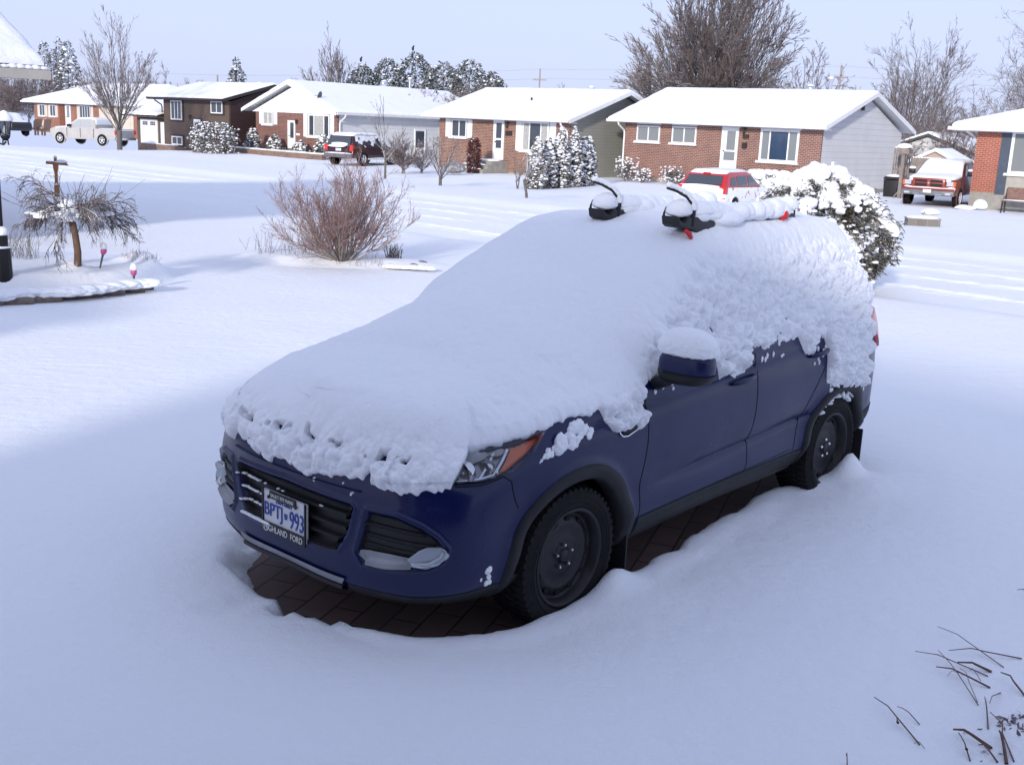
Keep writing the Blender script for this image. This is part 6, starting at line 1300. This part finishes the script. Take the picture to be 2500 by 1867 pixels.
for s in (1, -1): e = MB(); e.box(-2.36, -2.18, min(s*.70, s*.90), max(s*.70, s*.90), .80, 1.12); e.build('tail_light', REDL, t)
e = MB(); e.box(-2.44, -2.34, -.88, .88, .45, .66); e.build('bumper', mottled('grey_bumper', (.13, .13, .14), (.1, .1, .11), 5, .5), t); e = MB(); e.box(-2.372, -2.36, -.17, .17, .80, .93); e.build('licence_plate', WHITE, t)
e = MB(); e.box(-1.0, 1.0, -hw-.05, -hw*.9, .34, .42); e.box(-1.0, 1.0, hw*.9, hw+.05, .34, .42); e.build('running_board', ALU, t); t.scale = (.97, .97, .92)
SNR = mottled('snow_crusted_red', (.85, .87, .91), (.45, .03, .03), 4.5, .6); q_ = [x for x in SNR.node_tree.nodes if x.type == 'MAP_RANGE'][0]; q_.inputs[1].default_value = .60; q_.inputs[2].default_value = .63
# -- red hatchback in the drive of the orange brick bungalow, rear to us
pc = at(1770, 480, 34.0); rz = R(57)
t, hw, z0, z1, tum = veh('red_hatchback', 'bright red hatchback half hidden by snow, rear window towards us', 'car', pc, rz,
    [(2.05, .34), (2.18, .5), (2.14, .75), (1.95, .88), (.95, .98), (-1.95, 1.02), (-2.08, .90), (-2.12, .55), (-2.02, .36)],
    [(1.15, .95), (.35, 1.46), (.05, 1.53), (-1.35, 1.52), (-1.62, 1.44), (-2.02, .98)], 1.78, (1.32, -1.28), .33, REDP, tum=.76)
side_glass(t, hw, z0, z1, tum, [[(.85, 1.03), (.30, 1.38), (-.0, 1.40), (-.05, 1.03)], [(-.17, 1.03), (-.12, 1.40), (-.95, 1.38), (-1.0, 1.03)], [(-1.1, 1.05), (-1.07, 1.37), (-1.4, 1.34), (-1.6, 1.06)]])
e = MB(); vs = [(-1.975, -.66, 1.10), (-1.975, .66, 1.10), (-1.72, .58, 1.40), (-1.72, -.58, 1.40)]; e.add(vs+[(x+.03, y, z-.02) for x, y, z in vs], [(0, 3, 2, 1), (4, 5, 6, 7), (0, 1, 5, 4), (1, 2, 6, 5), (2, 3, 7, 6), (3, 0, 4, 7)]); e.build('rear_window', GLASS, t)
for o in t.children:
    if o.name.startswith('body') or o.name.startswith('wheel_arch'): o.data.materials[0] = SNR
e = MB(); e.box(-1.69, -1.62, -.12, .12, 1.44, 1.49); e.build('brake_light', REDL, t)
prof_snow('snow', [(2.1, .84, .85), (1.8, .92, .95), (1.05, .98, .93), (.35, 1.47, .80), (.05, 1.54, .78), (-1.35, 1.53, .78), (-1.60, 1.46, .76)], hw, .07, t, 6)
s_ = NB(); s_.blob((-2.03, 0, 1.01), (.12, .72, .07), 4, .3, seed=3, flat=1); s_.blob((-2.12, 0, .84), (.09, .84, .24), 4, .3, seed=5, flat=1); s_.blob((-2.12, .1, .5), (.09, .7, .14), 4, .5, seed=7, flat=1); s_.build('snow_patch', SN, t, True)
for s in (1, -1): e = MB(); e.box(-2.10, -1.93, min(s*.64, s*.88), max(s*.64, s*.88), .80, 1.04); e.build('tail_light', REDL, t)
e = MB(); e.box(-2.135, -2.11, -.17, .17, .62, .75); e.build('licence_plate', WHITE, t); t.scale = (.90, .90, .84)
# -- burnt-orange pickup by the corner house, nose to us
pc = at(2290, 497, 44.6) ; rz = R(-123)
fwd = Vector((math.cos(rz), math.sin(rz), 0)); pc = at(2262, 498, 43.0)-fwd*2.7; pc.z = hz(pc.x, pc.y)
t, hw, z0, z1, tum = veh('pickup_truck', 'burnt-orange pickup truck facing us beside the corner house', 'pickup truck', pc, rz,
    [(2.62, .50), (2.76, .62), (2.74, .98), (2.60, 1.20), (1.35, 1.34), (.9, 1.36), (-2.95, 1.36), (-3.0, .70), (-2.9, .55)],
    [(1.38, 1.3), (.55, 1.88), (.3, 1.95), (-1.2, 1.95), (-1.45, 1.3)], 2.02, (1.85, -1.75), .42, mat('dark_maroon_side', (.10, .012, .014), .3, 0, .6, coat=.5), tum=.76)
side_glass(t, hw, z0, z1, tum, [[(1.05, 1.38), (.5, 1.80), (.15, 1.82), (.1, 1.38)], [(-.0, 1.38), (.05, 1.82), (-.9, 1.82), (-1.1, 1.38)]])
e = MB(); e.box(2.58, 2.80, -.62, .62, .83, 1.25); g1 = e.build('grille', ORP, t); bevel(g1, .04)
for ya, yb in ((-.52, -.06), (.06, .52)):
    for za, zb2 in ((.89, 1.02), (1.07, 1.18)): e = MB(); e.box(2.80, 2.806, ya, yb, za, zb2); e.build('grille_opening', GRILB, g1)
e = MB(); e.lathe([(.05, 0), (.04, .015), (0, .02)], 12, axis='x', c=(2.805, 0, 1.045)); e.build('grille_emblem', CHROME, g1)
e = MB(); e.box(2.62, 2.78, -.96, .96, .74, .82); e.build('bumper_top', ORP, t); e = MB(); e.box(2.64, 2.86, -.98, .98, .50, .73); bq = e.build('bumper', mottled('grey_bumper_metal', (.16, .17, .19), (.12, .13, .14), 5, .4), t); bevel(bq, .04)
for s in (1, -1):
    e = MB(); e.box(2.56, 2.76, min(s*.66, s*.90), max(s*.66, s*.90), .94, 1.14); e.build('headlight', HDL, t); e = MB(); e.box(2.56, 2.74, min(s*.905, s*.98), max(s*.905, s*.98), .92, 1.13); e.build('side_marker', AMB, t)
    e = MB(); e.box(2.862, 2.868, min(s*.66, s*.86), max(s*.66, s*.86), .56, .64); e.build('fog_lamp', HDL, bq)
    e = MB(); e.box(2.862, 2.867, min(s*.30, s*.52), max(s*.30, s*.52), .53, .57); e.build('tow_hook', CHROME, bq)
    e = MB(); e.box(.85, 1.02, min(s*1.0, s*1.24), max(s*1.0, s*1.24), 1.36, 1.58); m_ = e.build('wing_mirror', BLACK, t); bevel(m_, .04); s_ = NB(); s_.blob((.93, s*1.12, 1.60), (.12, .14, .09), 2, .2); s_.build('mirror_snow', SN, m_, True)
e = MB(); e.box(2.862, 2.87, -.16, .14, .62, .76); lp2 = e.build('licence_plate', WHITE, t)
prof_snow('snow', [(2.68, 1.19, .80), (2.3, 1.26, .93), (1.40, 1.36, .93), (.55, 1.90, .80), (.3, 1.97, .78), (-1.2, 1.97, .78), (-1.4, 1.8, .8)], hw*.97, .10, t, 7)
s_ = NB(); s_.blob((2.72, 0, .83), (.10, .93, .05), 4, .3, seed=3); s_.blob((2.66, .82, .85), (.12, .16, .07), 3, .3, seed=4); s_.blob((2.66, -.82, .85), (.12, .16, .07), 3, .3, seed=5); s_.build('snow_patch', SN, t, True); t.scale = (1, 1, .87)
# ================================================================ SMALL THINGS
# lamp post at the left edge
STB = mat('lamp_black', (.012, .012, .014), .4, .3); LGL = mat('lamp_glass', (.50, .52, .55), .1, 0, .8)
p = onground(8, 672); lampp = empty('lamp_post', p); tag(lampp, 'black garden lamp post with snow-capped lanterns at the left edge', 'street lamp')
e = MB(); e.lathe([(.11, -.15), (.105, .0), (.10, .30), (.10, .33), (.075, .35), (.075, .48), (.05, .50), (.045, .52), (.032, .55), (.030, 2.05), (0, 2.07)], 14); e.build('post', STB, lampp)
s_ = NB(); s_.blob((0, 0, .49), (.105, .105, .09), 3, .15, seed=2, flat=.3); s_.blob((.0, -.02, .33), (.115, .12, .022), 3, .2, seed=5, flat=.5); s_.build('post_snow', SN, lampp, True)
zl = D(28, 338, p.y).z-p.z
for sx in (1, -1):
    e = MB(); e.tube([(0, 0, zl-.02), (.05*sx, 0, zl-.06), (.10*sx, 0, zl-.075), (.13*sx, 0, zl-.04)], .011, 6); e.build('arm', STB, lampp, True)
    q = empty('lantern', (.125*sx, 0, zl)); q.parent = lampp
    e = MB(); e.lathe([(0, -.03), (.02, -.03), (.05, 0), (.058, .02), (.058, .035), (0, .035)], 6); e.lathe([(0, .185), (.085, .185), (.088, .195), (.05, .235), (.0, .25)], 6)
    for k in range(6): a = 2*PI*k/6; e.tube([(.055*math.cos(a), .055*math.sin(a), .03), (.072*math.cos(a), .072*math.sin(a), .188)], .005, 4)
    for dx in (-.03, .03): e.tube([(dx, 0, -.02), (dx, 0, -.055), (dx*1.25, 0, -.075)], .008, 5)
    e.build('lantern_frame', STB, q); e = MB(); e.lathe([(.050, .035), (.067, .185)], 6); e.build('lantern_glass', LENS, q); e = MB(); e.lathe([(0, .04), (.016, .05), (.02, .09), (.012, .13), (0, .14)], 10); e.build('bulb', LGL, q, True)
    s_ = NB(); V, F = ico(3); V = V.copy(); V[:, 2] = np.where(V[:, 2] > 0, V[:, 2]*.11, V[:, 2]*.02); k = 1-.35*np.clip(V[:, 2]/.11, 0, 1); V[:, 0] *= .10*k; V[:, 1] *= .10*k; s_.add(V+np.array([0, 0, .20]), F); s_.build('lantern_snow', SN, q, True)
# wooden house-number post by the street
p = at(140, 482, 27.2); WD = mottled('cedar_wood', (.40, .18, .075), (.30, .13, .055), 12, .7); wp = empty('wooden_sign_post', p, R(8)); wp.scale = (1, 1, .86); tag(wp, 'orange-brown wooden T-shaped sign post with snow on its crossbar', 'sign post')
e = MB(); e.box(-.05, .05, -.05, .05, -.2, .30); e.build('base_post', WD, wp); e = MB(); e.prism([(-.045, .305), (.045, .305), (.03, .44), (.03, .68), (.05, .76), (.06, .90), (-.06, .90), (-.05, .76), (-.03, .68), (-.03, .44)], -.04, .04, 'y'); e.build('post', WD, wp); e = MB(); e.prism([(-.22, .905), (.30, .88), (.24, .975), (-.22, .985)], -.03, .03, 'y'); e.build('crossbar', WD, wp); e = MB(); e.box(-.03, .03, -.03, .03, .99, 1.10); e.build('finial', WD, wp)
s_ = NB(); s_.blob((.12, 0, .97), (.17, .05, .07), 3, .2, seed=1, flat=.3); s_.blob((-.14, 0, .98), (.08, .04, .02), 3, .2, seed=2); s_.blob((0, 0, 1.10), (.045, .04, .05), 2, .2, seed=3, flat=.3); s_.blob((0, -.02, .34), (.04, .04, .05), 2, .3, seed=3); s_.build('snow', SN, wp, True)
# stone edging of the raised bed
STN = mottled('edging_stone', (.13, .10, .09), (.21, .17, .15), 9, .9, .2, .6); g = rng(3)
epx = [(-25, 742, .30), (48, 737, .34), (110, 732, .40), (165, 724, .36), (215, 719, .34), (268, 714, .34), (318, 707, .34), (352, 700, .22)]
sl = ['cut by the left edge', 'grey-brown, second from the left edge', 'largest, left of the bed middle', 'long and low at the bed middle', 'long, just right of the bed middle', 'with snow draped half over it', 'dark wedge-shaped, third from the right end', 'small, at the right end']
for k, (px, py, wd) in enumerate(epx):
    q = G(px, py, .12); nb = NB(); V, F = ico(3); V = V.copy(); sg = lambda a, p_: np.sign(a)*np.abs(a)**p_
    V = np.stack([sg(V[:, 0], .45)*wd*.5, sg(V[:, 1], .45)*.10, sg(V[:, 2], .45)*.062], -1)*(1+.10*fbm(V[:, 0]*2+k*9, V[:, 1]*2, V[:, 2]*2, 3, k))[:, None]; nb.add(V, F); o = nb.build('edging_stone', STN, None, True)
    o.location = (q.x+.03, q.y-.10, .135); o.rotation_euler = (0, 0, R(38)+g.normal(0, .08)); tag(o, 'rough edging stone of the raised bed, '+sl[k], 'stone', 'stones edging the raised bed')
# snow lying over that edging: a lip of the bed
s_ = NB()
for k in range(46):
    t = k/45.; a = G(-40+400*t, 728-33*t-3*math.sin(t*9), .22); s_.blob((a.x, a.y+.08, .215+.02*math.sin(k*1.7)), (.17, .11, .045), 3, .35, seed=k, flat=.8)
o = s_.build('bed_edge_snow', SN, None, True); tag(o, 'snow lip lying over the stone edging of the raised bed', 'snow', kind='stuff')
# edging stones of the red-twig bed
RS = ['leftmost dark stone at the right end of the red-twig bed', 'middle dark stone at the right end of the red-twig bed', 'rightmost dark stone at the right end of the red-twig bed']
for k, (px, py) in enumerate([(975, 652), (1010, 650), (1032, 643)]):
    q = G(px, py, .1); nb = NB(); nb.blob((0, 0, 0), (.10, .07, .05), 2, .2, seed=k, flat=1); o = nb.build('bed_stone', STN, None, True); o.location = (q.x, q.y-.05, .10); tag(o, RS[k], 'stone', 'stones edging the red-twig bed')
q = G(1000, 640, .2); s_ = NB()
for k in range(16): s_.blob((-.32+.65*k/15, .02*math.sin(k*2), 0), (.09, .10, .045), 3, .3, seed=k)
o = s_.build('bed_edge_snow', SN, None, True); o.location = (q.x, q.y, .115); tag(o, 'snow heaped on the right end of the red-twig bed', 'snow', kind='stuff')
# pink solar garden lights
PK = mat('pink_plastic', (.50, .10, .28), .35, 0, .5); 
for px, py, z0, h, tl, lb in ((247, 655, .27, .30, .25, 'leaning pink solar garden light under the weeping tree'), (327, 682, .27, .30, 0, 'upright pink solar garden light at the bed edge')):
    q = onground(px, py); q.z += .06; o = empty('solar_light', q); o.scale = (.8, .8, .85); o.rotation_euler = (0, tl, 0); tag(o, lb, 'garden light', 'pink solar garden lights')
    e = MB(); e.lathe([(.012, -.1), (.018, .13), (.03, .15), (.0, .15)], 8); e.build('stake', mat('grey_stake', (.08, .08, .09), .5), o); e = MB(); e.lathe([(.028, .14), (.045, .17), (.048, .205), (.04, .23), (0, .235)], 14); e.build('lamp_head', PK, o, True)
    s_ = NB(); s_.blob((-.02*(tl > 0), 0, .24), (.055, .05, .075), 3, .15, seed=3, flat=.4); s_.build('snow', SN, o, True)
# utility poles and wires
PW = mottled('pole_wood', (.26, .22, .20), (.34, .29, .27), 3, .9); UP = []
for px, Y, zt, lb in ((532, 118, 7.0, 'distant utility pole behind the brown house'), (1315, 120, 8.0, 'distant utility pole with two crossarms above the grey-green gable house'), (2045, 112, 9.0, 'utility pole between the two smaller bare trees')):
    q = D(px, 250, Y); top = D(px, {532: 183, 1315: 168, 2045: 160}[px], Y).z; o = empty('utility_pole', (q.x, q.y, -.2), RA+.3); tag(o, lb, 'utility pole', 'utility poles in the distance')
    e = MB(); e.tube([(0, 0, 0), (0, 0, top+.2)], [.12, .08], 8); e.build('pole', PW, o)
    for dz in (1.0, 2.4 if px == 1315 else 1.8): e = MB(); e.box(-.75, .75, -.05, .05, top-dz, top-dz+.12); e.build('crossarm', PW, o)
    UP.append((Vector((q.x, q.y, 0)), top))
WR = mat('wire', (.22, .22, .24), .6); far = [D(-300, 190, 118), None]
ends = [(Vector((UP[0][0].x-45, UP[0][0].y+2, 0)), 6.6)]+UP+[(Vector((UP[2][0].x+60, UP[2][0].y-6, 0)), 9.)]
wl = ['between left frame edge and the left pole', 'between the left pole and the middle pole', 'between the middle pole and the right pole', 'from the right pole to the right frame edge']
for i in range(4):
    (a, za), (c, zc) = ends[i], ends[i+1]
    for j, dz in enumerate((.05, 1.0)):
        pts = [a.lerp(c, t)+Vector((0, 0, (za-dz)*(1-t)+(zc-dz)*t-1.6*t*(1-t)*((c-a).length/60))) for t in np.linspace(0, 1, 20)]; e = MB(); e.tube([tuple(x-pts[0]) for x in pts], .009, 4); o = e.build('overhead_wire', WR, None); o.location = pts[0]
        tag(o, ('upper' if j == 0 else 'lower')+' overhead wire '+wl[i], 'wire', 'overhead wires')
# fence, trellis, post and bins between the two right houses
FW = mottled('grey_fence_wood', (.20, .17, .16), (.28, .25, .23), 6, .9)
def picket(name, label, u0, u1, n, z0, z1, step, wd, m, cat='fence', z=0.):
    o = empty(name, UN(u0, n, 0), RA); tag(o, label, cat); L_ = u1-u0; e = MB(); k = 0
    x = 0.
    while x < L_: e.box(x, x+wd, -.02, 0, z0, z1+.03*math.sin(x*9)); x += step
    e.build('slats', m, o); r_ = MB(); r_.box(0, L_, .001, .05, z0+.25, z0+.34); r_.build('rail', m, o); r_ = MB(); r_.box(0, L_, .001, .05, z1-.25, z1-.16); r_.build('rail', m, o)
    s_ = NB(); 
    for i in range(int(L_/.14)): s_.blob((.07+i*.14, -.01, z1+.0), (.08, .04, .05), 1, .2, seed=i)
    s_.build('fence_snow', SNF, o, True); return o
def un_at(px, py, n):
    d = _ray(px, py); C0 = Vector((0, 0, CH)); t = (n-C0.dot(RN))/d.dot(RN); q = C0+d*t; return q.dot(RU), q.z
u1, _ = un_at(2165, 360, 61.); b1.location = UN(u1, 61., -.25); u1, _ = un_at(2226, 380, 55.); b2.location = UN(u1, 55., -.2); b2.scale = (.8, .8, .88); b1.scale = (.9, .9, .93)
ua, za = un_at(2225, 395, 53.); ub, zb_ = un_at(2298, 395, 53.)
picket('board_fence', 'grey-brown board fence behind the burnt-orange pickup', ua, ub, 53., -.2, un_at(2260, 386, 53.)[1], .15, .14, FW)
ua, _ = un_at(2180, 400, 48.5); ub, _ = un_at(2228, 400, 48.5); zt = un_at(2200, 361, 48.5)[1]; zb0 = un_at(2200, 430, 48.5)[1]
tr_ = picket('slat_screen', 'tall grey slat screen at the corner of the white siding wall', ua, ub, 48.5, zb0, zt, .10, .065, FW, 'screen')
u_p, _ = un_at(2196, 470, 47.); zt2 = un_at(2205, 362, 47.)[1]; bx = empty('bird_feeder_post', UN(u_p, 47., -.2), RA); tag(bx, 'weathered post with snow-topped bird feeder in front of the slat screen', 'bird feeder')
e = MB(); e.box(-.07, .07, -.07, .07, 0, zt2-.05); e.build('post', FW, bx)
for a in (-1, 1): e = MB(); e.tube([(.0, 0, .45), (.3*a, -.1, 0)], .03, 4); e.build('brace', FW, bx)
e = MB(); e.prism([(-.28, zt2-.02), (.28, zt2-.02), (.28, zt2+.14), (0, zt2+.30), (-.28, zt2+.14)], -.2, .2, 'y'); e.build('feeder_house', FW, bx); s_ = NB(); s_.blob((0, 0, zt2+.24), (.34, .26, .17), 3, .15, seed=2, flat=.4); s_.build('snow', SN, bx, True)
ub_, _ = un_at(2178, 470, 47.8); bn = empty('rubbish_bin', UN(ub_, 47.8, -.22), RA); tag(bn, 'black rubbish bin under snow beside the white siding wall', 'bin')
e = MB(); e.prism([(-.28, 0), (.28, 0), (.34, .85), (-.34, .85)], -.3, .3, 'y'); bevel(e.build('bin_body', BLACK, bn), .04); e = MB(); e.prism([(-.36, .86), (.36, .86), (.30, .98), (-.30, .98)], -.33, .33, 'y'); bevel(e.build('lid', BLACK, bn), .03); s_ = NB(); s_.blob((0, 0, .97), (.33, .3, .12), 3, .2, flat=.3); s_.build('snow', SN, bn, True)
# stone planter and slab in the right-hand lawn
q = at(2252, 541, 33.2); pl = empty('stone_planter', q, R(-8)); tag(pl, 'low grey stone planter box with snow on top in the right-hand lawn', 'planter'); PS = brick_mat('planter_stone', (.20, .19, .17), (.13, .12, .12), (.24, .23, .21), .32, .30, .01)
e = MB(); e.box(-.47, .47, -.25, .25, -.1, .20); e.build('planter_wall', PS, pl); e = MB(); e.box(-.49, .49, -.27, .27, .202, .232); e.build('rim', CONC, pl); s_ = NB(); s_.blob((0, 0, .23), (.47, .27, .08), 4, .12, flat=.1); s_.build('snow', SN, pl, True)
q = at(2272, 513, 38.2); pl = empty('stone_block', q, R(-8)); tag(pl, 'small stone block with a cap of snow behind the stone planter', 'stone'); e = MB(); e.box(-.24, .12, -.15, .15, -.1, .12); e.build('block', CONC, pl); s_ = NB(); s_.blob((0, 0, .10), (.30, .2, .12), 3, .2, seed=4, flat=.8); s_.build('snow', SN, pl, True)
q = at(2370, 505, 42.3); s_ = NB(); s_.blob((.35, 0, .15), (.28, .25, .24), 3, .2, seed=3); s_.blob((-.2, 0, .05), (.4, .25, .12), 3, .3, seed=5); o = s_.build('snow_covered_plant', SN, None, True); o.location = q; tag(o, 'round snow-covered low plant at the foot of the corner house', 'shrub')
# garden bench on the right edge
ub_, _ = un_at(2455, 470, 43.2); bh = empty('garden_bench', UN(ub_, 43.2, -.15), RA); tag(bh, 'garden bench with carved brown back against the corner house', 'bench'); BW = mottled('bench_brown', (.16, .09, .07), (.24, .15, .12), 9, .6)
for x in (0, 1.3): e = MB(); e.tube([(x, -.25, 0), (x, -.22, .42), (x, .1, .45), (x, .18, .9)], .03, 5); e.tube([(x, .1, .45), (x, .16, 0)], .03, 5); e.build('leg', DKBR, bh)
e = MB(); e.box(-.05, 1.35, -.3, .12, .44, .48); e.build('seat', BW, bh); e = MB(); e.box(.02, 1.28, .13, .17, .52, .95); e.build('backrest', BW, bh); s_ = NB(); s_.blob((.65, -.09, .48), (.68, .2, .035), 3, .2, flat=.1); s_.build('snow', SN, bh, True)
# deck chairs far left
for k, (px, lb) in enumerate(((88, 'left snow-filled deck chair in front of the hip-roofed house'), (111, 'right snow-filled deck chair in front of the hip-roofed house'))):
    q = at(px, 333, 86); dc = empty('deck_chair', q, R(-25)); tag(dc, lb, 'chair', 'deck chairs at the far left'); CW = mottled('chair_wood', (.35, .22, .15), (.28, .17, .12), 6, .7)
    e = MB(); e.prism([(.1, .45), (.28, 1.25), (.36, 1.25), (.2, .42)], -.33, .33, 'y'); e.build('backrest', CW, dc); e = MB(); e.prism([(-.45, .50), (.25, .38), (.25, .44), (-.45, .56)], -.33, .33, 'y'); e.build('seat', CW, dc)
    for x, y in ((-.4, -.33), (-.4, .33), (.3, -.33), (.3, .33)): e = MB(); e.box(x-.05, x+.05, y-.04, y+.04, 0, .6 if x < 0 else .5); e.build('leg', CW, dc)
    s_ = NB(); s_.blob((.12, 0, .85), (.10, .32, .42), 3, .15, flat=1, seed=k); s_.blob((-.15, 0, .52), (.32, .32, .12), 3, .2, seed=k+4); s_.build('snow', SN, dc, True)
# dark parked car shape and trailer beside the deck chairs, far left
pc = at(12, 333, 84); t, hw, z0, z1, tum = veh('parked_car', 'dark parked car under snow at the far left behind the lantern', 'car', pc, R(150), [(2.05, .34), (2.18, .5), (2.14, .75), (1.95, .88), (.95, .98), (-1.95, 1.02), (-2.08, .90), (-2.12, .55), (-2.02, .36)], [(1.15, .95), (.35, 1.46), (.05, 1.53), (-1.0, 1.50), (-1.5, 1.0)], 1.78, (1.32, -1.28), .33, mat('dark_car_paint', (.03, .03, .035), .3), tum=.76)
prof_snow('snow', [(2.1, .84, .85), (1.8, .92, .95), (1.05, .98, .93), (.35, 1.47, .80), (.05, 1.54, .78), (-1.0, 1.53, .78), (-1.5, 1.06, .76), (-2.0, 1.0, .8)], hw, .12, t, 6)
# low planter wall in front of the gabled house
RWM = brick_mat('retaining_wall', (.24, .16, .12), (.17, .11, .09), (.25, .21, .19), .3, .12)
pw = empty('retaining_wall', UN(-59.4, 39.6, -.15), RA); tag(pw, 'low brown block retaining wall in front of the gabled house', 'wall')
e = MB(); e.box(0, 10.2, 0, .3, -.3, .30); e.build('wall_blocks', RWM, pw); e = MB(); e.box(-.02, 10.22, -.02, .32, .302, .35); e.build('coping', CONC, pw); s_ = NB(); g = rng(8)
for k in range(52): s_.blob((.1+k*.2, .15, .35), (.16, .19, .05+.03*g.random()), 2, .2, seed=k, flat=.2)
s_.build('snow', SNF, pw, True)
pw = empty('kerb_wall', UN(-68.5, 39.8, -.15), RA); tag(pw, 'thin dark kerb with snow along the brown house front', 'wall'); e = MB(); e.box(0, 4.2, 0, .2, -.3, .16); e.build('kerb', RWM, pw); s_ = NB()
for k in range(21): s_.blob((.1+k*.2, .1, .16), (.16, .14, .05), 2, .2, seed=k, flat=.2)
s_.build('snow', SNF, pw, True)
# litter mound bottom right
g = rng(77); nb = NB(); n = 7000; a = g.uniform(0, 6.28, n); r = .62*np.sqrt(g.uniform(0, 1, n)); x = 2.20+np.cos(a)*r; y = 3.42+np.sin(a)*r; k = fbm(x*5, y*5, None, 3, 4)+.55-r*1.3 > g.uniform(0, .5, n); x, y = x[k], y[k]; n = len(x); z = HG(x, y, False)+g.uniform(-.014, .008, n)
leaves(nb, np.stack([x, y, z], -1), unit(g.normal(0, 1, (n, 3))*np.array([1, 1, .35])), .030, .007, g); o = nb.build('plant_litter', mottled('litter', (.16, .13, .13), (.30, .27, .28), 20, .9)); tag(o, 'frosted dead leaves and stems poking through snow in the bottom right corner', 'dead leaves', kind='stuff')
# loose snow on things is stuff nobody could count
for o in list(scene.objects):
    if o.parent and o.type == 'MESH' and o.name.split('.')[0] in ('snow', 'snow_crumbs', 'frost', 'carrier_snow', 'gutter_snow', 'fence_snow', 'wheel_snow', 'porch_snow', 'snow_patch', 'post_snow'): o['kind'] = 'stuff'
